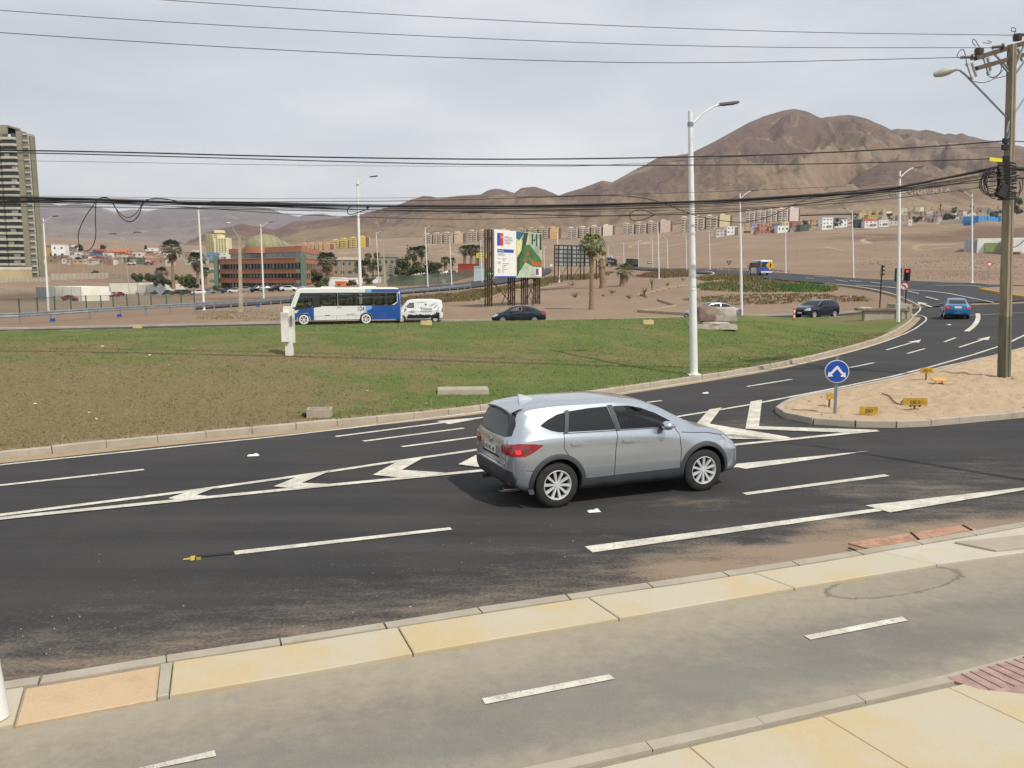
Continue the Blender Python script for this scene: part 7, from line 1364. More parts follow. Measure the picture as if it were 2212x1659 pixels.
houses([(1330, 1400, 1095, 1150, 'a8806a'), (1395, 1440, 1080, 1110, 'd8d4c8'), (1340, 1400, 1150, 1180, 'c9b9a0'), (1495, 1575, 1098, 1150, '4f8fc4'), (1575, 1650, 1100, 1150, 'd8d8d4'), (1490, 1560, 1205, 1240, 'c9c2b0'), (1280, 1330, 1100, 1150, 'b0a090'), (1440, 1500, 1130, 1180, 'bfae98'), (1200, 1250, 1150, 1190, 'c8b6a0')], lambda X: X*.2976, lambda Y: 219.4+Y*.2976, 'below the cream tower', 'hillside houses at the left')
houses([(930, 1020, 345, 397, 'c9c4b8'), (1020, 1120, 315, 380, 'dfe2df'), (1120, 1240, 320, 380, 'c6a27e'), (1060, 1130, 290, 320, 'b08a6a'), (1180, 1240, 298, 330, 'd99a4a'), (1240, 1300, 290, 350, 'a79cc4'), (1305, 1380, 290, 370, 'c9795a'), (1380, 1470, 275, 315, 'cf9a68'), (1385, 1465, 312, 365, 'c4714e'), (1425, 1480, 292, 320, '4a67a8'), (1462, 1560, 310, 362, 'dfe3e0'), (1500, 1590, 275, 312, 'd5c07c'), (1590, 1670, 270, 330, 'b0715a'), (1575, 1660, 330, 355, 'a59c90'), (1660, 1740, 300, 350, '4f5f5a'), (1700, 1760, 270, 300, 'd8d6d0'), (1760, 1850, 255, 322, 'c79a72', 'a4604a'), (1850, 1945, 240, 335, 'e3e5e2'), (1960, 2070, 250, 318, 'dfe3df', '4a5652'), (2070, 2130, 240, 302, 'c9b2a4'), (1240, 1290, 345, 372, 'c9b8a8'), (1280, 1380, 355, 378, 'c87a5c')], lambda X: 1316.6+X*.248, lambda Y: 411.5+Y*.248, 'under the pink-white apartment block', 'hillside houses at the right')
R_ = [(480, 560, 1215, 1290, 'd2b878'), (510, 555, 1193, 1220, 'c9b26c'), (575, 615, 1190, 1235, 'c9b26c'), (575, 690, 1240, 1300, 'd9a92e'), (440, 545, 1300, 1368, '2f4a40', '26332e'), (545, 675, 1300, 1368, 'e4e2de', 'a83a36'), (690, 795, 1295, 1358, 'dcdcd8'), (800, 890, 1305, 1345, 'c9c2b6'), (665, 715, 1188, 1240, 'c9b26c'), (735, 775, 1185, 1240, 'c9b26c'), (720, 800, 1258, 1300, 'b9b0a0'), (845, 890, 1174, 1230, 'c2aa6a'), (895, 1000, 1245, 1310, 'b28f7c'), (925, 990, 1172, 1228, 'd8cfa0'), (1005, 1055, 1168, 1220, 'c9b26c'), (1065, 1110, 1162, 1220, 'c2aa6a'), (1120, 1175, 1160, 1215, 'e0dcc8'), (1180, 1235, 1152, 1215, 'c9b26c'), (1245, 1300, 1150, 1215, 'c2aa6a'), (1690, 1735, 1122, 1165, 'c9b26c'), (1765, 1812, 1120, 1162, 'd0bc80'), (1870, 1920, 1110, 1160, 'c9b26c'), (1940, 1985, 1108, 1155, 'c2aa6a'), (2150, 2212, 1095, 1150, 'd8cfa8'), (1000, 1040, 1290, 1345, 'd8ccc4')]
cs_ = ['b39a88', 'a88672', 'c9bfae', '8f7a6a', 'd8d4c8', 'b08468', '9a9288', 'c4a890', 'dedad0', '7d8a80', 'a07462']
for i in range(46): X = 1020+(i % 16)*42+random.uniform(-8, 8); Yb = 1232+(i//16)*34+random.uniform(-8, 8)-max(0, (X-1300))*.03; R_.append((X, X+random.uniform(32, 60), Yb-random.uniform(22, 36), Yb+6, random.choice(cs_), random.choice([None, '8f5a44', '7a6a60', None])))
for i in range(14): X = 1700+i*36; Yb = 1190+random.uniform(-14, 40); R_.append((X, X+random.uniform(30, 55), Yb-30, Yb+6, random.choice(cs_), None))
houses(R_, lambda X: 1755.5+X*.20634, lambda Y: 208.5+Y*.20634, 'in the right-hand hillside town', 'hillside houses at the right')
def longbox(u0, v0, u1, v1, h, dp, col, name, lab, cat, roofcol=None, extra=None):
    a, c = G0(u0, v0), G0(u1, v1); d = c-a; L = Vector((d.x, d.y)).length; root = thing(name, lab, cat, a, math.atan2(d.y, d.x)); MB().add([(0, 0, -1), (L, 0, d.z-1), (L, dp, d.z-1), (0, dp, -1), (0, 0, h), (L, 0, h+d.z), (L, dp, h+d.z), (0, dp, h)], [(3, 2, 1, 0), (4, 5, 6, 7), (0, 1, 5, 4), (1, 2, 6, 5), (2, 3, 7, 6), (3, 0, 4, 7)]).build('wall', wc(col), root)
    if extra: extra(root, L, h, d.z)
    return root
def bays(n, col='7d7f7c', w_=.15):
    def f(root, L, h, dz):
        for i in range(n+1): MB().box((L*i/n, -.06, h/2+dz*i/n), (w_, .12, h+.2)).build('pier', wc(col), root)
    return f
longbox(2113, 479.5, 2169, 478, 5.0, 12, '3f86c0', 'blue_building', 'long blue building below the hillside town at the right', 'building', extra=bays(9, '336f9f', 1.2)); longbox(2081, 486, 2105, 484, 2.6, .5, '3c6ea8', 'blue_wall', 'low blue wall left of the long blue building', 'wall', extra=bays(3)); longbox(2034, 482, 2113, 478, 2.5, .5, 'cfcabc', 'boundary_wall', 'long pale wall in the middle of the hillside town', 'wall', extra=bays(8, 'b5b0a2')); longbox(1905, 461.5, 2024, 458, 3, .5, 'd9cfae', 'boundary_wall', 'cream wall in front of the yellow houses', 'wall', extra=bays(12, 'c2b896'))
longbox(2110, 545, 2260, 543.5, 4.8, 14, 'dededa', 'warehouse', 'white warehouse with green door at the right edge', 'warehouse', extra=lambda r, L, h, dz: (MB().box((L*.22, -.5, 1.6), (L*.22, 1, 3.2)).build('green_door', wc('7f8f62'), r), MB().box((L*.5, -1.2, 2.2), (L*.3, 2.4, 4.4), top=(1, .8)).build('annex', wc('d6d8d4'), r)))
longbox(2083, 543, 2110, 544.5, 4.3, 10, '9aa3a8', 'grey_shed', 'grey shed attached left of the white warehouse', 'shed', extra=bays(4, '8a9398', .3))
longbox(120, 647, 177, 649, 2.6*1.4, 8, 'dedcd0', 'white_container', 'white panelled site building left of the parked cars', 'building', extra=bays(3, 'b9b8ae')); longbox(104, 648, 120, 648, 3.4, 8, '848a88', 'grey_shed', 'grey shed end beside the white panelled building', 'shed', extra=bays(2)); longbox(178, 640, 240, 638, 2.6, 3, '9fa8aa', 'metal_wall', 'pale corrugated wall behind the black parked car', 'wall', extra=bays(8, '8a9496')); longbox(237, 636, 298, 635, 3.9, 9, 'd8d4c6', 'cream_shed', 'long cream shed behind the white parked cars', 'shed', extra=bays(1)); longbox(298, 635.5, 358, 634, 3.3, 9, 'c9c6ba', 'cream_shed', 'lower cream shed left of the black parked cars', 'shed', extra=bays(3, 'a8a598'))
for a, c, e, f, h, lb in ((-20, 612, 110, 608, 1.8, 'grey block wall below the tower block'), (110, 603, 235, 600, 2.4, 'long tan wall crossing the slope right of the tower'), (235, 600, 320, 603, 2.0, 'rough tan wall behind the cream sheds'), (0, 626, 100, 632, .6, 'low stone edge on the brown slope at the left')): longbox(a, c, e, f, h, .4, 'a39a8a', 'boundary_wall', lb, 'wall', extra=bays(14, '8f8778'))
# grey residential tower
Yt = 380; b = U(-78, 606, Yt); k = Yt/1841*1.0; root = thing('tower_block', 'tall grey residential tower with rows of balconies at the left edge', 'tower block', b, 0); wg = mat('tower_grey', '837f6d', .85, var=.1, sc=.1); wl_ = mat('tower_light', 'aca999', .85, var=.1, sc=.1); Xp = lambda u: (u+78)*k; zt_ = (600-288)*k; fh = zt_/23.5
MB().box((Xp(-20), 9, zt_/2), (Xp(36), 16, zt_+6)).build('core', wg, root); MB().box((Xp(76), 2.5, zt_*.5-1), (21*k, 4, zt_*1.0+2)).build('wing', wl_, root); MB().box((Xp(65.5), .2, zt_/2), (2.4, 1.2, zt_+2)).build('fin', wg, root); MB().box((Xp(56), 4, zt_/2), (20*k, 6, zt_)).build('core', wg, root); MB().box((Xp(87.5), 2, zt_/2-1), (1.0, 3, zt_)).build('fin', wg, root); MB().box((Xp(15), 7, zt_+1.6), (44*k, 10, 4.5)).build('roof_house', wg, root)
for i in range(23):
    z = i*fh+1.2
    for (a, c, y) in ((-22, 24, -1.2), (27, 60, -.2), (-78, -30, -.6)):
        m = MB(); m.prism([(Xp(a), y), (Xp(a+2), y-1.6), (Xp(c-4), y-1.9), (Xp(c), y), (Xp(c), 1), (Xp(a), 1)], z, z+1.05, 'z').build('balcony', wl_ if 1 else wg, root); MB().box((Xp((a+c)/2), .6, z+1.9), ((c-a)*k*.93, .5, 1.6)).build('window_band', M_WIN, root)
        if random.random() < .4: MB().box((Xp(random.uniform(a+6, c-6)), -.2, z+1.7), (random.uniform(1, 3), .3, 1.3)).build('curtain', wc('c9c6bb'), root)
    MB().box((Xp(76), .42, z+1.5), (2.4, .2, 1.35)).build('window', M_WIN, root); MB().box((Xp(76)+.3, .3, z+.9), (2.6, .1, .5)).build('sill', wg, root)
b2 = U(20, 606, 365); root = thing('podium', 'cream podium terrace at the foot of the tower block', 'building', b2); MB().box((-4.5, 4, 2), (20, 8, 6)).build('wall', wc('b8ab84'), root); MB().box((-4.5, 4, 5.2), (20.2, 8.2, 1.2)).build('parapet', wc('cfcabb'), root); MB().lathe([(.001, 1.1), (2.3, .2), (2.3, .1)], n=10).build('parasol', wc('d8d4c8'), root, loc=(-8, 2, 6.4)); MB().cyl((-8, 2, 5.5), (-8, 2, 7), .06, n=6).build('parasol_pole', M_GALV, root)
# cream tower on the ridge
b = U(469, 552, 640); k = 640/1841; root = thing('cream_tower', 'cream stepped apartment tower on the ridge left of the domed office', 'tower block', b); cc_ = wc('d8d0a4')
MB().box((-8*k, 6, 17*k), (34*k, 9, 58*k)).build('wall', cc_, root); MB().box((10*k, 4, 15*k), (30*k, 9, 46*k)).build('wall', cc_, root); MB().box((2*k, 6, 52*k), (18*k, 6, 6*k)).build('roof_house', cc_, root)
for i in range(13):
    z = (i*4.1-2)*k; m = MB()
    for x in range(-23, 24, 6):
        if i > 9 and x > 6: continue
        MB().box((x*k, -.6 if x > -2 else 1.45, z), (3.4*k, .3, 1.6*k)).build('window', M_WIN, root)
    MB().box((-16*k, .8, z-1.2*k), (9*k, 1.2, 1.3*k)).build('balcony', wc('c4bc90'), root)
# apartment blocks along the foot of the hills
def flats(P0, P1, h, col, endc, n, floors, lab, cl='c9bdae'):
    (u0, v0), (u1, v1) = P0, P1; um = (u0+u1)/2; Ym = G0(um, (v0+v1)/2).y; a, c = U(u0, v0, Ym+8), U(u1, v1, Ym-8); k = Ym/1841; H = h*k; d = c-a; root = thing('apartment_block', lab, 'apartment block', a, math.atan2(d.y, d.x), 'apartment blocks below the hills'); L = math.hypot(d.x, d.y); w_ = L/n
    for i in range(n):
        z = d.z*(i+.5)/n; x = w_*(i+.5); last = i == n-1; MB().box((x, 6, z+H/2-2), (w_*.86 if not last else w_*.8, 12, H+4)).build('wall', wc(endc if last else col), root); MB().box((x-w_*.2, 5, z+H+.7), (w_*.3, 6, 1.6)).build('roof_house', wc(endc), root)
        MB().box((x+w_*.46, 4, z+H/2-2), (w_*.14, 6, H+3)).build('stairwell', wc('6e5f54'), root); m = MB(); m2 = MB()
        for f in range(floors):
            zz = z+H*(f+.45)/floors
            if not last:
                for q in (-.3, .28): m.box((x+q*w_*.8, -.05, zz+.3), (w_*.2, .2, H/floors*.62)); m2.box((x+q*w_*.8, -.7, zz-.55), (w_*.24, 1.3, 1.0))
                m.box((x, -.05, zz+.2), (w_*.1, .15, H/floors*.4))
        if m.v: m.build('window', mat('flat_window', '71685f', .5), root, kind='stuff'); m2.build('balcony', wc(cl), root, kind='stuff')
X3, Y3 = (lambda X: 877.8+X*.248), (lambda Y: 411.5+Y*.248); X4 = lambda X: 1316.6+X*.248
flats((X3(138), Y3(466)), (X3(500), Y3(447)), 21, 'b8a998', 'cbb29a', 4, 5, 'tan apartment block leftmost of the row behind the palms'); flats((X3(530), Y3(443)), (X3(905), Y3(428)), 22, 'b8aa9a', 'ceb598', 4, 5, 'tan apartment block partly hidden by the project billboard'); flats((X3(955), Y3(425)), (X3(1335), Y3(410)), 22.5, 'b09e8c', 'cda972', 4, 5, 'brown apartment block right behind the project billboard'); flats((X3(1397), Y3(416)), (X3(1805), Y3(388)), 21.5, 'bfb09f', 'd9d0bb', 4, 5, 'tan apartment block above the grey-backed billboard'); flats((X4(112), Y3(387)), (X4(540), Y3(352)), 23, 'bfae9f', 'ccb6ae', 4, 5, 'apartment block with a pink end wall left of the front lamp post'); flats((X4(612), Y3(346)), (X4(1060), Y3(322)), 27, 'c2b5a0', 'd8caa0', 4, 5, 'apartment block with cream end behind the front lamp post'); flats((X4(1180), Y3(298)), (X4(1655), Y3(268)), 29, 'cbc0b6', 'dccdc8', 5, 6, 'tallest pale pink apartment block above the coloured houses', 'ccc4bc')
X2 = lambda X: 438.9+X*.248; Y2_ = lambda Y: 438.9+Y*.248
flats((X2(835), Y2_(408)), (X2(1110), Y2_(408)), 14, 'c9a27c', 'c99a74', 4, 5, 'long peach apartment block left of the yellow one', 'd6bc90'); flats((X2(1110), Y2_(405)), (X2(1420), Y2_(365)), 19, 'cdb56a', 'd9b45c', 4, 5, 'yellow apartment block behind the lamp post above the bus', 'd9c88c')
# terracotta office with dome
A_, L__, R__, K_ = Vector((-70.3, 285)), Vector((-112, 322)), Vector((-86.5, 430)), Vector((-128, 466)); gz = -1.0; root = thing('domed_office', 'terracotta and glass office building with green pillars and a pale dome', 'office building', (A_.x, A_.y, gz)); P4 = [Vector((0, 0)), R__-A_, K_-A_, L__-A_]; cen = sum(P4, Vector((0, 0)))/4
ins = lambda d: [tuple(p+(cen-p).normalized()*d) for p in P4]; mtc = mat('terracotta', 'ad7459', .8, var=.1, sc=.2); mgl = mat('office_glass', '3c454a', .12, var=.35, sc=.4); mgr = mat('green_pillar', '5f7560', .7, var=.08)
for z0, z1 in ((1.75, 3.5), (5.1, 6.7), (8.6, 10.5)): MB().prism(ins(0), z0, z1, 'z').build('spandrel', mtc, root); MB().prism(ins(-.35), z1-.35, z1-.1, 'z').build('cornice', wc('8a4f3a'), root)
for z0, z1 in ((-1, 1.75), (3.5, 5.1), (6.7, 8.6)): MB().prism(ins(1.4), z0, z1, 'z').build('glazing', mgl, root)
for a, c in ((P4[0], P4[3]), (P4[0], P4[1])):
    d = c-a; n_ = 26
    for i in range(1, n_):
        p = a+d*i/n_; p = p+(cen-p).normalized()*1.25
        for z0, z1 in ((3.5, 5.1), (6.7, 8.6), (-1, 1.75)):
            MB().box((p.x, p.y, (z0+z1)/2), (.18, .18, z1-z0)).build('mullion', M_DARK, root)
            if random.random() < .3: q = p+(cen-p).normalized()*-.05+d/n_*.5; MB().box((q.x, q.y, z0+(z1-z0)*.6), (1.3, .05, (z1-z0)*.75), rz=math.atan2(d.y, d.x)).build('blind', mat('pale_blind', '7b8480', .6), root)
MB().prism(ins(9), 10.5, 12.6, 'z').build('glazing', mat('office_glass_pale', '6b7b78', .15, var=.4, sc=.3), root); MB().prism(ins(8), 12.6, 14.6, 'z').build('spandrel', mtc, root); MB().prism(ins(2), 10.5, 10.7, 'z').build('terrace', M_GREYC, root)
def pil(p, w_=1.5, h=12.2): MB().box((p[0], p[1], h/2-1), (w_, w_, h+1)).build('pillar', mgr, root); [MB().box((p[0]-1.4, p[1]+.3, z), (2.4, w_*.9, 1.1)).build('pillar_arm', mgr, root) for z in (2.3, 5.9, 9.6)]
for p in (ins(-1)[0], ins(-1)[3], ins(-1)[1]): pil(p)
dc = P4[0]*.42+P4[3]*.42+cen*.16; mdm = mat('dome_copper', '858163', .75, 0, var=.12, sc=.6); dr_ = 7.2
MB().lathe([(dr_*math.cos(a), dr_*.72*math.sin(a)) for a in np.linspace(0, math.pi/2-.001, 10)], n=28).build('dome', mdm, root, smooth=True, loc=(dc.x, dc.y+3, 14.6)); MB().cyl((dc.x, dc.y+3, 12.6), (dc.x, dc.y+3, 14.7), dr_*1.12, n=28).build('dome_drum', mtc, root, smooth=True)
for k in range(14): a = 2*math.pi*k/14; MB().tube([(dr_*1.01*math.cos(a)*math.cos(t), dr_*1.01*math.sin(a)*math.cos(t), dr_*.73*math.sin(t)) for t in np.linspace(0, 1.45, 7)], .07, 4).build('dome_rib', wc('7c7a55'), root, loc=(dc.x, dc.y+3, 14.6))
vd = (cen-dc).normalized(); rows = []
for s in range(2): p = dc+vd*(s*34)+Vector((0, 3)); n2_ = Vector((vd.y, -vd.x)); rows.append([(p.x+n2_.x*5.6*math.cos(a), p.y+n2_.y*5.6*math.cos(a), 14.4+4.3*math.sin(a)) for a in np.linspace(0, math.pi, 12)])
MB().grid(rows).build('barrel_roof', mdm, root, smooth='all'); MB().lathe([(.001, 1), (.9, .5), (.9, -.4)], n=10).build('roof_tank', M_SW, root, loc=(cen.x, cen.y-12, 20)) if 0 else None
MB().box((cen.x+6, cen.y-30, 14.9), (14, 10, 1.6)).build('roof_plant', M_PLAS, root)
# low buildings behind the bus
house(X2(1095), X2(1215), Y2_(655), Y2_(735), 'dfe0dc', None, 'low white building behind the bus, right of the palm', 'building', win=False, rz=0, Y=236); house(X2(1215), X2(1365), Y2_(660), Y2_(738), 'e4e4e0', None, 'white curved-fronted building behind the bus beside the lamp post', 'building', win=False, rz=0, Y=232); house(X2(1475), X2(1525), Y2_(655), Y2_(725), 'd8dad8', None, 'small white tank house between two lamp posts', 'building', win=False, rz=0, Y=230)
house(X2(1150), X2(1225), Y2_(688), Y2_(735), 'd8703a', None, 'small orange and white kiosk above the bus roof', 'kiosk', rz=0, Y=226); house(X2(1130), X2(1370), Y2_(495), Y2_(640), '8f8674', '9a8f78', 'tan pavilion roofs right of the office', 'building', rz=0, Y=330); house(X2(1500), X2(1680), Y2_(470), Y2_(560), '8a8578', '6f6a60', 'long low dark building among the trees above the bus', 'building', rz=0, Y=330)
house(X3(455), X3(618), Y3(645), Y3(690), '8e2f2b', None, 'dark red wall-like shed beyond the green fence', 'shed', rz=.1, win=False, Y=262); house(X3(588), X3(675), Y3(668), Y3(722), 'a9b3b6', None, 'pale grey board beside a lamp post by the car park', 'board', win=False, rz=0, Y=205)
house(X2(1880), X2(1940), Y2_(560), Y2_(600), 'dcdcd8', None, 'tiny white house among trees above the car park', 'house', Y=300)
# ---------------------------------------------------------------- trees and plants
M_FR = mat('palm_green', '56622f', .7, var=.35, sc=1.2); M_FRD = mat('palm_dark_green', '39432a', .75, var=.35, sc=.8); M_SK = mat('dead_fronds', '7a6548', .9, var=.3, sc=1.5); M_TR = mat('palm_trunk', '857058', .95, var=.35, sc=6, bump=.6)
def fan(m, o, d, L, r, n=9, droop=.5, spread=1.25):
    "one fan leaf: stalk and pointed blades with drooping tips"
    d = d.normalized(); side = d.cross(Vector((0, 0, 1))); side = side.normalized() if side.length > .01 else Vector((1, 0, 0)); up = side.cross(d); st = o+d*L*.5-Vector((0, 0, droop*L*.08)); m.add([o-side*.02, o+side*.02, st+side*.015, st-side*.015], [(0, 1, 2, 3)])
    for k in range(n):
        a = (k/(n-1)-.5)*2*spread+r.uniform(-.06, .06); v = d*math.cos(a)+side*math.sin(a)+up*.12*math.cos(a); l = L*.5*r.uniform(.85, 1.1)*(1-.2*abs(a)/spread); w_ = .035*L; p1 = st+v*l*.55; p2 = st+v*l+Vector((0, 0, -l*droop*r.uniform(.5, 1.1))); q = v.cross(up).normalized()*w_
        m.add([st, p1-q, p2, p1+q], [(0, 1, 2, 3)])
def palm(name, label, b, H, R, tr, mg, skirt=1.0, n=34, seed=1, lean=(0, 0), hang=.9, grp='palms', sk=M_SK, sparse=0):
    r = random.Random(seed); root = thing(name, label, 'palm tree', b, 0, grp); top = Vector((lean[0], lean[1], H)); m = MB(); rings = []
    for i in range(15):
        t = i/14; c = top*t+Vector((.06*math.sin(t*5+seed), .05*math.cos(t*4), 0))*tr*2; rad = tr*(1.25-.45*t+.35*max(0, .1-t)*10)*(1+.06*(i % 2)); rings.append([(c.x+rad*math.cos(a), c.y+rad*math.sin(a), c.z-(.2 if i == 0 else 0)) for a in np.linspace(0, 2*math.pi, 13)])
    m.grid(rings).build('trunk', M_TR, root, smooth='all'); m = MB()
    for k in range(int(H*26*min(1, tr*3))): a = r.uniform(0, 6.28); z = r.uniform(.05, .97); c = top*z; o = c+Vector((math.cos(a), math.sin(a), 0))*tr*(1.1-.4*z); m.add([o+Vector((-.05*math.sin(a), .05*math.cos(a), 0)), o-Vector((-.05*math.sin(a), .05*math.cos(a), 0)), o+Vector((math.cos(a)*.09, math.sin(a)*.09, .14))], [(0, 1, 2)])
    m.build('trunk_stubs', M_TR, root, kind='stuff', fix=False); m = MB()
    for k in range(n):
        a = k*2.4+r.uniform(-.2, .2); e = math.sin((k/n)*1.9-.45)+r.uniform(-.1, .1) if not sparse else r.uniform(-.3, 1.2); d = Vector((math.cos(a)*math.cos(e), math.sin(a)*math.cos(e), math.sin(e))); fan(m, top, d, R*r.uniform(.85, 1.1)*(1 if e < 1 else .85), r, 10, hang*(.5+.5*math.cos(max(0, e))))
    m.build('crown', mg, root, fix=False)
    if skirt > 0:
        m = MB()
        for k in range(int(26*min(1.5, skirt+.3))):
            a = k*2.4; e = -r.uniform(.75, 1.35); d = Vector((math.cos(a)*math.cos(e), math.sin(a)*math.cos(e), math.sin(e))); fan(m, top-Vector((0, 0, r.uniform(0, skirt))), d, R*r.uniform(.55, .8), r, 8, .5, .8)
        m.build('dead_skirt', sk, root, fix=False)
    return root
def PH(b, vtop): return U(CU, vtop, b.y).z-b.z
for u, v, vt, Rp, trp, lab, sd, ln in ((1277, 667, 527, 36, .2, 'tall palm with thick trunk on the sand right of the billboards', 1, (0, 0)),):
    b = G0(u, v); palm('fan_palm', lab, b, PH(b, vt), Rp*b.y/1841, trp, M_FR, .25, 36, sd)
b = G0(1303, 621); k = b.y/1841; palm('fan_palm', 'wind-torn palm with sparse brown-tipped crown behind the tall palm', b, PH(b, 558), 24*k, 6*k, mat('palm_yellowing', '86804a', .8, var=.35, sc=1), .8, 15, 2, (-.4, 0), .5, sparse=1)
b = G0(1348, 616.5); k = b.y/1841; palm('fan_palm', 'short squat palm right of the wind-torn palm', b, PH(b, 584), 27*k, 7.5*k, M_FR, .2, 26, 3, (0, 0), .7)
LPm = [(375, 623, 536, 19, 'tall shaggy palm left of the domed office'), (428, 612, 560, 17, 'shaggy palm beside the lamp post left of the office'), (707, 621, 562, 19, 'shaggy palm in front of the right corner of the office'), (786, 619, 578, 18, 'palm behind the lamp post above the bus'), (896, 611, 545, 14, 'palm left of the pair above the car park'), (912, 610, 541, 12, 'palm right of the pair above the car park'), (1004, 583, 540, 11, 'left palm of the group of three by the yellow billboard'), (1018, 582, 538, 11, 'middle palm of the group of three by the yellow billboard'), (1030, 583, 539, 11, 'right palm of the group of three by the yellow billboard'), (962, 596, 563, 9, 'small palm left of the group of three'), (976, 597, 564, 8, 'small palm beside a lamp post left of the group of three'), (350, 612, 588, 12, 'low palm below the houses left of the tall shaggy palm'), (445, 617, 585, 9, 'low palm at the left corner of the office')]
for i, (u, vb, vc, rp_, lab) in enumerate(LPm): Yq = 235+(i*7) % 40 if i < 4 else 300; b = U(u, vb, Yq); k = Yq/1841; palm('fan_palm', lab, b, PH(b, vc), rp_*1.5*k, max(.3, 2.8*k), M_FRD, 10*k if i in (0, 1, 2, 3) else 4*k, 46, 10+i, (0, 0), .6)
M_LF = mat('leaf_dark', '3a4526', .8, var=.4, sc=.5); M_LF2 = mat('leaf_olive', '59603a', .8, var=.4, sc=.5); M_BK = mat('bark', '55483a', .9, var=.2)
def tree(u, vb, vt, wpx, Yq, lab, mt, cat='tree', name='tree', seed=1, clumps=9, n=700, low=.25):
    r = random.Random(seed); b = U(u, vb, Yq); k = Yq/1841; H = (vb-vt)*k; W = wpx*k/2; root = thing(name, lab, cat, b); m = MB(); m.cyl((0, 0, -.5), (0, 0, H*.5), .05*H*.6, .03*H*.6, 7)
    cs = [(Vector((r.uniform(-1, 1)*W*.7, r.uniform(-1, 1)*W*.5, H*r.uniform(low+.1, .85))), r.uniform(.28, .5)*W) for _ in range(clumps)]
    for c, rad in cs: m.cyl((0, 0, H*.3), c, .02*H*.5, .006*H, 5)
    m.build('trunk', M_BK, root); m = MB(); s = max(.12, .05*W+.08)
    for i in range(n):
        c, rad = r.choice(cs); d = Vector((r.gauss(0, 1), r.gauss(0, 1), r.gauss(0, .8))).normalized(); p = c+d*rad*r.random()**.4; a = Vector((r.uniform(-1, 1), r.uniform(-1, 1), r.uniform(-1, 1))).normalized()*s*1.3; q = a.cross(d).normalized()*s; m.add([p-a, p+q, p+a, p-q], [(0, 1, 2, 3)])
    m.build('crown', mt, root, fix=False); return root
TRS = [(685, 620, 588, 26, 236, 'round dark tree at the foot of the palm by the office corner', 0), (886, 612, 566, 44, 262, 'broad dark flat-topped tree left of a lamp post above the car park', 0), (935, 596, 572, 36, 270, 'wide dark green bushy tree above the parked cars', 0), (806, 598, 545, 30, 280, 'tall loose dark tree behind the leaning lamp pole', 1), (870, 600, 552, 30, 285, 'thin dark tree behind the left palm of the pair', 1), (332, 606, 595, 26, 290, 'low bush left of the tall shaggy palm', 0), (300, 607, 593, 24, 300, 'dark bush row above the cream sheds', 0), (398, 618, 598, 34, 262, 'green bush between the two shaggy palms', 1), (420, 621, 604, 26, 255, 'low green bush beside the office corner', 0), (355, 620, 602, 30, 262, 'dark bush at the foot of the tall shaggy palm', 0), (760, 617, 607, 16, 215, 'small round bush above the bus roof', 0), (800, 618, 600, 18, 216, 'bush between two lamp posts above the bus', 1), (312, 540, 531, 9, 520, 'small tree on the ridge among red-roofed houses', 0), (225, 541, 531, 13, 520, 'round tree on the ridge above the orange roof', 0), (172, 543, 531, 16, 505, 'dark tree on the ridge beside the cable loop', 0), (2031, 461, 441, 6, 760, 'slender dark conifer above the right hillside town', 2), (2062, 463, 449, 12, 760, 'broad dark tree right of the conifer', 0), (2099, 458, 445, 8, 800, 'dark tree left of the far yellow houses', 0), (2196, 462, 434, 26, 760, 'large dark tree at the right edge behind the pole', 0), (1920, 476, 463, 12, 720, 'square dark tree in front of the yellow houses', 0), (1980, 484, 468, 20, 700, 'dark spreading tree in the middle of the right town', 0), (1810, 488, 474, 18, 690, 'spreading tree between white houses on the hill', 0), (1740, 486, 477, 14, 690, 'round dark tree above the reddish house', 0), (1845, 487, 463, 12, 700, 'dark tree beside the cream yellow houses', 0), (2150, 470, 458, 18, 730, 'low dark trees near the long blue building', 0), (2050, 472, 462, 22, 730, 'dark trees among brown roofs in the right town', 0), (205, 592, 586, 14, 400, 'small dark bush on the slope right of the tower', 0), (700, 620, 603, 20, 232, 'light bush behind the bus front', 1), (560, 626, 618, 12, 250, 'low hedge at the foot of the office', 1), (470, 628, 619, 14, 250, 'green shrub left of the office pillar', 1)]
for i, (u, vb, vt, wp, Yq, lab, kd) in enumerate(TRS): tree(u, vb, vb-(vb-vt)*1.2, wp*1.3, Yq, lab, [M_LF, M_LF2, M_LF][kd], 'tree' if vb-vt > 12 else 'bush', 'tree' if vb-vt > 12 else 'bush', i+3, 9 if wp > 10 else 5, 1500 if wp > 20 else 600, .05)
def araucaria(u, vb, vt, wp, Yq, lab, seed):
    r = random.Random(seed); b = U(u, vb, Yq); k = Yq/1841; H = (vb-vt)*k; W = wp*k/2; root = thing('araucaria_tree', lab, 'conifer', b); MB().cyl((0, 0, -.5), (0, 0, H), .025*H, .005*H, 7).build('trunk', M_BK, root); m = MB()
    for t in range(11):
        z = H*(.12+.085*t); R = W*(1-(t/12)**1.3)
        for a in range(9): an = a*.7+t; q = [Vector((math.cos(an)*R*s, math.sin(an)*R*s, z+R*.12*s*s-.06*R*s)) for s in (0, .35, .7, 1)]; m.tube(q, [.1*k*8, .09*k*8, .08*k*8, .03], 4)
    m.build('crown', M_LF, root, fix=False)
araucaria(845, 619, 572, 34, 232, 'layered dark araucaria beside the concrete lamp pole', 1); araucaria(881, 606, 528, 18, 290, 'tall layered araucaria behind the pair of palms', 2); araucaria(866, 618, 590, 24, 240, 'small layered araucaria left of the green fence', 3)
M_DRY = mat('dry_twig', '6e5d45', .9, var=.3)
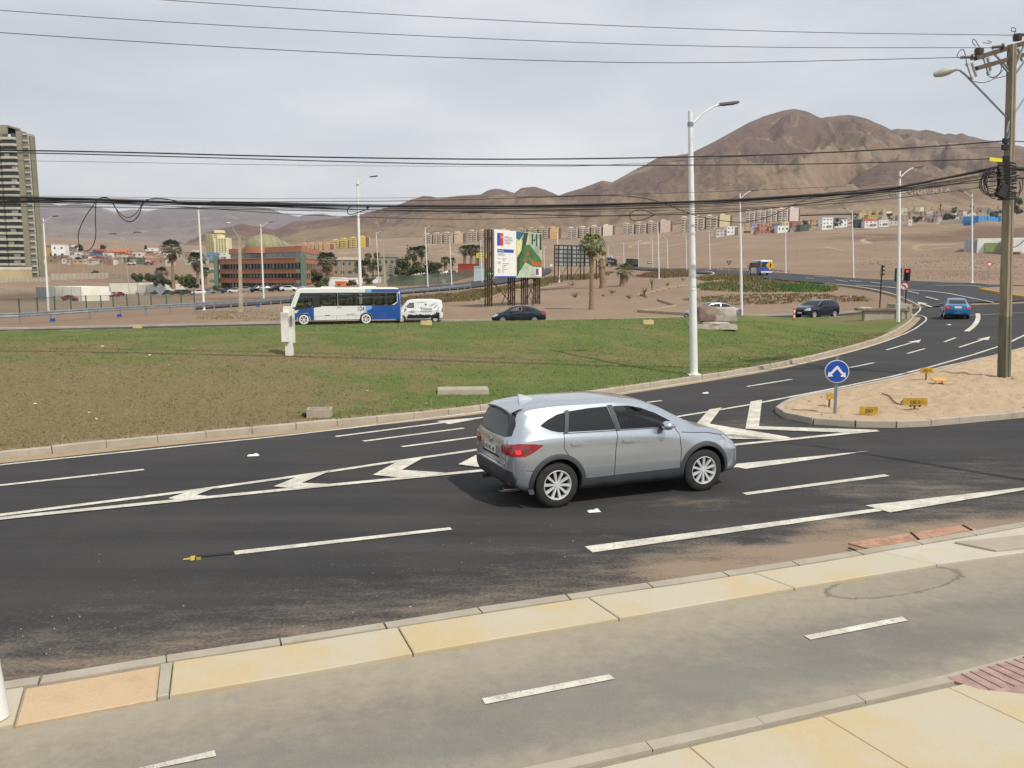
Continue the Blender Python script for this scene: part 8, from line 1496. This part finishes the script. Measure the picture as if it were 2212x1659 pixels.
for i, (u, v, h, lab) in enumerate(((1243, 643, 16, 'dry spiky plant left of the tall palm base'), (1321, 634, 13, 'spiky young palm shoot in front of the short palm'), (1359, 645, 13, 'dry twiggy shrub right of the young palm shoot'), (1408, 626, 22, 'slender bare sapling near the middle of the sand'), (1236, 617, 12, 'leafless shrub behind the spiky plant'), (1151, 662, 24, 'thin sapling in front of the right billboard leg'), (1442, 617, 9, 'small spiky shrub near the stone edging'), (1475, 606, 9, 'small dry shrub just left of the front lamp post'), (1391, 644, 20, 'thin dry sapling above the silver sedan'), (1303, 640, 6, 'low dry tuft on the sand'))):
    b = G0(u, v); k = b.y/1841; r = random.Random(i); m = MB(); H = h*k
    for q in range(16): a = r.uniform(0, 6.28); e = r.uniform(.35, 1.4) if h < 18 else r.uniform(1.1, 1.5); z0 = r.uniform(0, .5)*H if h > 18 else 0; d = Vector((math.cos(a)*math.cos(e), math.sin(a)*math.cos(e), math.sin(e))); p = Vector((0, 0, z0)); m.tube([p, p+d*H*.5, p+d*H*.9+Vector((math.cos(a), math.sin(a), -.3))*H*.08], [.03, .025, .008], 4)
    if h > 18: m.cyl((0, 0, 0), (0, 0, H), .03, .01, 5)
    o = m.build('dry_shrub', mat('shrub_green', '5d6338', .9, var=.3) if i in (1, 3, 6) else M_DRY, loc=b, fix=False); props(o, lab, 'shrub')
def cover(name, poly, cnt, cols, h, sp, seed):
    "low ground cover spread through a plan area, nobody could count it"
    r = random.Random(seed); us = [p[0] for p in poly]; vs = [p[1] for p in poly]; m = MB(); n_ = 0
    def inside(u, v):
        c = False
        for (x1, y1), (x2, y2) in zip(poly, poly[1:]+poly[:1]):
            if (y1 > v) != (y2 > v) and u < (x2-x1)*(v-y1)/(y2-y1)+x1: c = not c
        return c
    while n_ < cnt:
        u, v = r.uniform(min(us), max(us)), r.uniform(min(vs), max(vs)); n_ += .02
        if not inside(u, v): continue
        b = G0(u, v); n_ += 1; m.mi = r.randrange(len(cols))
        for _ in range(9):
            a = r.uniform(0, 6.28); p = b+Vector((r.gauss(0, sp), r.gauss(0, sp), -.03)); hh = h*r.uniform(.5, 1.2); e = Vector((math.cos(a), math.sin(a), 0))*hh*.4; l = Vector((r.uniform(-.4, .4)*hh, r.uniform(-.4, .4)*hh, hh)); m.add([p-e, p+e, p+l], [(0, 1, 2)])
    props(m.build(name, cols, fix=False), None, None, None, 'stuff')
c1, c2, c3 = mat('cover_brown', '6f5c40', .9, var=.3), mat('cover_olive', '656438', .9, var=.3), mat('cover_green', '3f6a2a', .8, var=.3)
cover('dry_ground_cover', [(700, 652), (883, 642), (1000, 631), (1062, 621), (1150, 612), (1188, 616), (1100, 630), (1045, 642), (1020, 650), (960, 652), (800, 664)], 900, [c1, c2], .35, .35, 1); cover('dry_ground_cover', [(1150, 606), (1200, 597), (1290, 590), (1330, 586), (1300, 600), (1230, 606), (1170, 614)], 350, [c1, c2], .4, .5, 2)
cover('dry_ground_cover', [(1376, 598), (1410, 588), (1450, 584), (1490, 587), (1480, 598), (1420, 600)], 420, [c1], .5, .5, 3); cover('dry_ground_cover', [(1503, 600), (1540, 594), (1600, 594), (1650, 600), (1640, 606), (1530, 607)], 300, [c1, c2], .4, .5, 4)
cover('green_ground_cover', [(1500, 617), (1540, 606), (1660, 604), (1740, 612), (1810, 622), (1790, 630), (1600, 631), (1520, 626)], 700, [c1, c2, c3], .3, .4, 5); cover('green_ground_cover', [(1677, 620), (1730, 615), (1790, 620), (1775, 627), (1700, 628)], 420, [c3], .3, .35, 6); cover('creeping_ground_cover', [(1475, 645), (1560, 637), (1750, 634), (1860, 640), (1880, 651), (1700, 655), (1560, 660), (1500, 655)], 380, [c1, c2, c1], .22, .3, 7)
cr = mat('rubble_dark', '5d4b3f', .9, var=.3)
cover('dry_scrub', [(420, 676), (520, 668), (612, 664), (640, 690), (520, 692), (430, 688)], 170, [c1, c2], .09, .5, 8); cover('rubble', [(1490, 581), (1560, 578), (1680, 582), (1700, 587), (1600, 583.5), (1500, 582)], 120, [cr, c1], .22, .7, 9); cover('rubble', [(1800, 590), (1950, 585), (2100, 582), (2212, 590), (2212, 606), (2050, 603), (1860, 598)], 150, [cr, c1], .12, 1.2, 10); cover('rubble', [(1850, 560), (2000, 545), (2212, 552), (2212, 580), (1900, 580)], 110, [cr], .25, 2.2, 11); cover('rubble', [(560, 648), (760, 628), (780, 640), (600, 654)], 110, [cr], .2, .8, 12)
me_ = mat('stone_edging', 'a5947c', .9, var=.2)
for i, pts in enumerate(([(1383, 637), (1440, 622), (1490, 616), (1562, 606)], [(1384, 637), (1398, 641)], [(1421, 648), (1458, 660)], [(1458, 661), (1420, 668), (1376, 673)], [(1376, 673), (1440, 677), (1490, 680)], [(1170, 622), (1233, 614)], [(1040, 650), (1092, 630), (1160, 621)])):
    L = resample(xy(pts), 12); m = MB(); [m.box((p[0], p[1], T(*p)+.05), (math.dist(L[0], L[1])*.97, .12, .25), rz=math.atan2(L[min(11, k+1)][1]-L[max(0, k-1)][1], L[min(11, k+1)][0]-L[max(0, k-1)][0])) for k, p in enumerate(L)]; props(m.build('stone_edging', me_), kind='structure')
# ---------------------------------------------------------------- parked cars and lorries
def low_car(spec, col, name):
    bm = loft(spec, 22); me = bpy.data.meshes.new(name); bm.to_mesh(me); bm.free(); [me.materials.append(x) for x in (paint('parked_'+col, col, .3, .3), M_GLASS, M_TYRE)]; X = spec['x']
    for p in me.polygons:
        c = p.center; p.use_smooth = True
        if c.z > pchip(X, spec['zl'], c.x)+.03 and c.z < pchip(X, spec['zr'], c.x)-.06 and abs(p.normal.z) < .86 and pchip(X, spec['zr'], c.x)-pchip(X, spec['zl'], c.x) > .18: p.material_index = 1
    me.set_sharp_from_angle(angle=math.radians(40)); m = MB(); m.mi = 2
    for x in (-1.3, 1.35):
        for s in (-1, 1): m.cyl((x, s*.62, .32), (x, s*.86, .32), .33, n=14)
    o = bpy.data.objects.new(name, me); o2 = m.build('wheels', [M_TYRE]*3, None); b2 = bmesh.new(); b2.from_mesh(me); b2.from_mesh(o2.data); b2.to_mesh(me); b2.free(); bpy.data.objects.remove(o2); return o
PC = {}
def park(kind, col, u, v, Yq, rz, lab):
    key = (kind, col)
    if key not in PC: PC[key] = low_car(SUV if kind == 's' else SED, col, 'parked_car').data
    o = bpy.data.objects.new('parked_car', PC[key]); C.objects.link(o); o.location = G0(u, v); o.location.z -= .05; o.rotation_euler = (0, 0, rz); props(o, lab, 'car', 'cars parked in the distance')
K, Wt, Sv, Rd, Bl = '121316', 'dcdcd8', '8f9498', '8e2226', '2a3c66'
for i, (kd, cl, u, v, Yq, a, lab) in enumerate([('s', K, 206, 641, 283, 0, 'black car leftmost of the parked row beside the white site building'), ('c', Wt, 228, 640.5, 285, .3, 'white car right of the leftmost black car'), ('c', Wt, 244, 640, 287, 1.2, 'second white car in front of the cream shed'), ('c', Rd, 256, 639.5, 288, 1.3, 'car with red lights in front of the cream shed'), ('c', Rd, 152, 648.5, 275, .1, 'red car roof in front of the white panelled building'),
   ('s', K, 340, 636, 290, .9, 'first of four black cars behind the diamond sign'), ('s', K, 361, 636, 290, .8, 'second of four black cars behind the diamond sign'), ('s', K, 382, 636, 290, .7, 'third of four black cars left of the office'), ('s', K, 405, 636, 288, .2, 'last of four black cars left of the office'), ('c', Wt, 429, 635.5, 290, .4, 'white car beside the lamp post left of the office'), ('c', Sv, 450, 634, 292, .3, 'silver car just right of that lamp post'), ('s', Sv, 472, 633, 290, .1, 'silver SUV parked before the left pillar of the office'), ('c', Bl, 492, 632, 295, .3, 'dark car behind the white car at the office'), ('c', Wt, 508, 632, 285, .1, 'white car left of the leaning lamp pole'), ('s', Sv, 534, 631, 285, .1, 'silver pickup-like car right of the leaning lamp pole'), ('s', K, 557, 630, 290, .5, 'dark car below the left office windows'), ('s', Sv, 577, 629, 288, .4, 'grey car right of the lamp post at the office'), ('s', K, 595, 629, 287, .7, 'dark blue car in the middle of the office row'), ('c', Wt, 624, 628.5, 283, .1, 'white car near the right end of the office row'), ('c', Sv, 641, 627, 287, .3, 'grey car at the right end of the office row'), ('c', Rd, 608, 626, 296, .3, 'red car behind the office row'),
   ('s', Wt, 907, 597, 262, .3, 'white pickup parked among the trees'), ('c', Wt, 930, 593.5, 275, .6, 'white car above the green fence'), ('c', Sv, 942, 593.5, 276, .5, 'silver car above the green fence'), ('c', Wt, 950, 594.5, 274, .7, 'white car at the right of the first group'), ('c', Sv, 967, 592.5, 280, .4, 'grey car left of the red car'), ('c', Rd, 982, 594, 275, .2, 'red car in the car park right of a lamp post'), ('c', Rd, 1000, 596, 268, .4, 'second red car in the car park'), ('c', Wt, 996, 592, 284, .4, 'white car behind the second red car'), ('c', Wt, 915, 592, 284, .4, 'pale car behind the white pickup'), ('c', Wt, 137, 553, 470, .2, 'white car on the ridge road below the white flats'), ('c', Wt, 284, 571, 460, .2, 'white car on the ridge road right of the green house'), ('c', Rd, 322, 571, 460, .2, 'red car on the ridge road at its right end'), ('c', Wt, 101, 560, 462, .2, 'white car on the ridge road close to the tower'), ('c', K, 170, 561, 462, .2, 'dark car in front of the yellow ridge house')]): park(kd, cl, u, v, Yq, a+math.pi*(i % 2), lab)
def lorry(u, v, Yq, lab, load):
    b = U(u, v, Yq); k = Yq/1841; root = thing('lorry', lab, 'lorry', b, math.radians(70)); md = mat('dark_lorry', '22282a', .6); MB().box((4.4, 0, 1.6), (2.2, 2.4, 2.6), top=(.85, .95)).build('cab', md, root); MB().box((5.2, 0, 2.1), (.1, 2.0, .9)).build('windscreen', M_GLASS, root); MB().box((-.8, 0, .95), (9, 2.3, .3)).build('chassis', M_BLK, root)
    if load:
        for z in (1.5, 3.0):
            for x in (-4, .2):
                o = bpy.data.objects.new('parked_car', PC[('c', Wt if x > 0 and z > 2 else Sv)]); C.objects.link(o); o.location = Vector(b)+Matrix.Rotation(math.radians(70), 3, 'Z') @ Vector((x, 0, z)); o.rotation_euler = (0, 0, math.radians(70)); props(o, '%s %s car loaded on the car carrier lorry' % ('upper' if z > 2 else 'lower', 'rear' if x < 0 else 'front'), 'car')
            MB().box((-1.6, 0, z-.08), (9, 2.4, .12)).build('deck', md, root)
        for x in (-6, -2, 2): [MB().box((x, y, 2), (.15, .12, 4)).build('frame_post', mat('lorry_green', '2f6a45', .6) if x < 0 else md, root) for y in (-1.15, 1.15)]
    else: MB().box((-1.2, 0, 2.0), (8, 2.4, 1.9)).build('cargo_box', mat('cargo_dark', '2b3230', .7), root)
    for x in (-4.5, -3.3, 4.2): [MB().cyl((x, y-.15, .5), (x, y+.15, .5), .5, n=14).build('wheel', M_TYRE, root) for y in (-1.05, 1.05)]
b_ = G0(1321, 575.5); lorry(1321, 575.2, b_.y, 'dark car carrier lorry on the far road behind the palms', 1); b_ = G0(1366, 578); lorry(1366, 577.5, b_.y, 'small dark lorry following on the far road', 0)
# slender far poles on the slopes
PL_ = sorted([(253, 597, 566), (128, 597, 560), (182, 598, 562), (222, 598, 560), (227, 570, 540), (245, 597, 556), (262, 610, 560), (272, 598, 558), (295, 597, 558), (740, 602, 545), (758, 590, 560), (1501, 545, 520), (1726, 560, 530), (1769, 557, 531), (1775, 558, 532), (866, 600, 560), (905, 585, 535), (1245, 560, 535), (1286, 545, 520), (1330, 550, 525), (2036, 541, 524), (1895, 541, 520), (985, 562, 535), (1070, 560, 530), (1440, 545, 522)])
for i, (u, v, vt) in enumerate(PL_):
    b = G0(u, v); t = U(u-1, vt, b.y); root = thing('distant_pole', '%s thin bare pole from the left on the far slopes' % ORD[i] if i else 'leftmost thin bare pole on the far slopes', 'pole', b, 0, 'thin distant poles'); MB().cyl((0, 0, 0), t-b, .14, .09, 6).build('pole', M_OLDC, root)
    if i % 3 == 0: MB().box(t-b-Vector((0, 0, .8)), (2.2, .15, .2)).build('crossarm', M_OLDC, root)
# ---------------------------------------------------------------- haze
HZ = True
if HZ:
    zt = max((o.matrix_world @ Vector(c)).z for o in bpy.data.objects if o.type == 'MESH' and o.name.startswith(('brown_mountain', 'far_mountains', 'dark_foothill')) for c in o.bound_box)
    zb = min((o.matrix_world @ Vector(c)).z for o in bpy.data.objects if o.type == 'MESH' and o.data.users and o.name.startswith(('desert_ground', 'brown_mountain', 'far_mountains', 'middle_hills', 'near_ground', 'dark_foothill')) for c in o.bound_box)
    hz = MB().box((0, 3600, (zt+zb)/2), (16000, 7600+400, zt-zb+12)).build('haze', [], None); hz.data.materials.clear()
    m_ = bpy.data.materials.new('haze'); m_.use_nodes = True; t_ = m_.node_tree; t_.nodes.clear(); o_ = t_.nodes.new('ShaderNodeOutputMaterial'); v_ = t_.nodes.new('ShaderNodeVolumePrincipled'); v_.inputs['Color'].default_value = (.9, .93, .98, 1); v_.inputs['Density'].default_value = .00006; v_.inputs['Anisotropy'].default_value = .2
    t_.links.new(v_.outputs[0], o_.inputs['Volume']); hz.data.materials.append(m_); hz['kind'] = 'stuff'
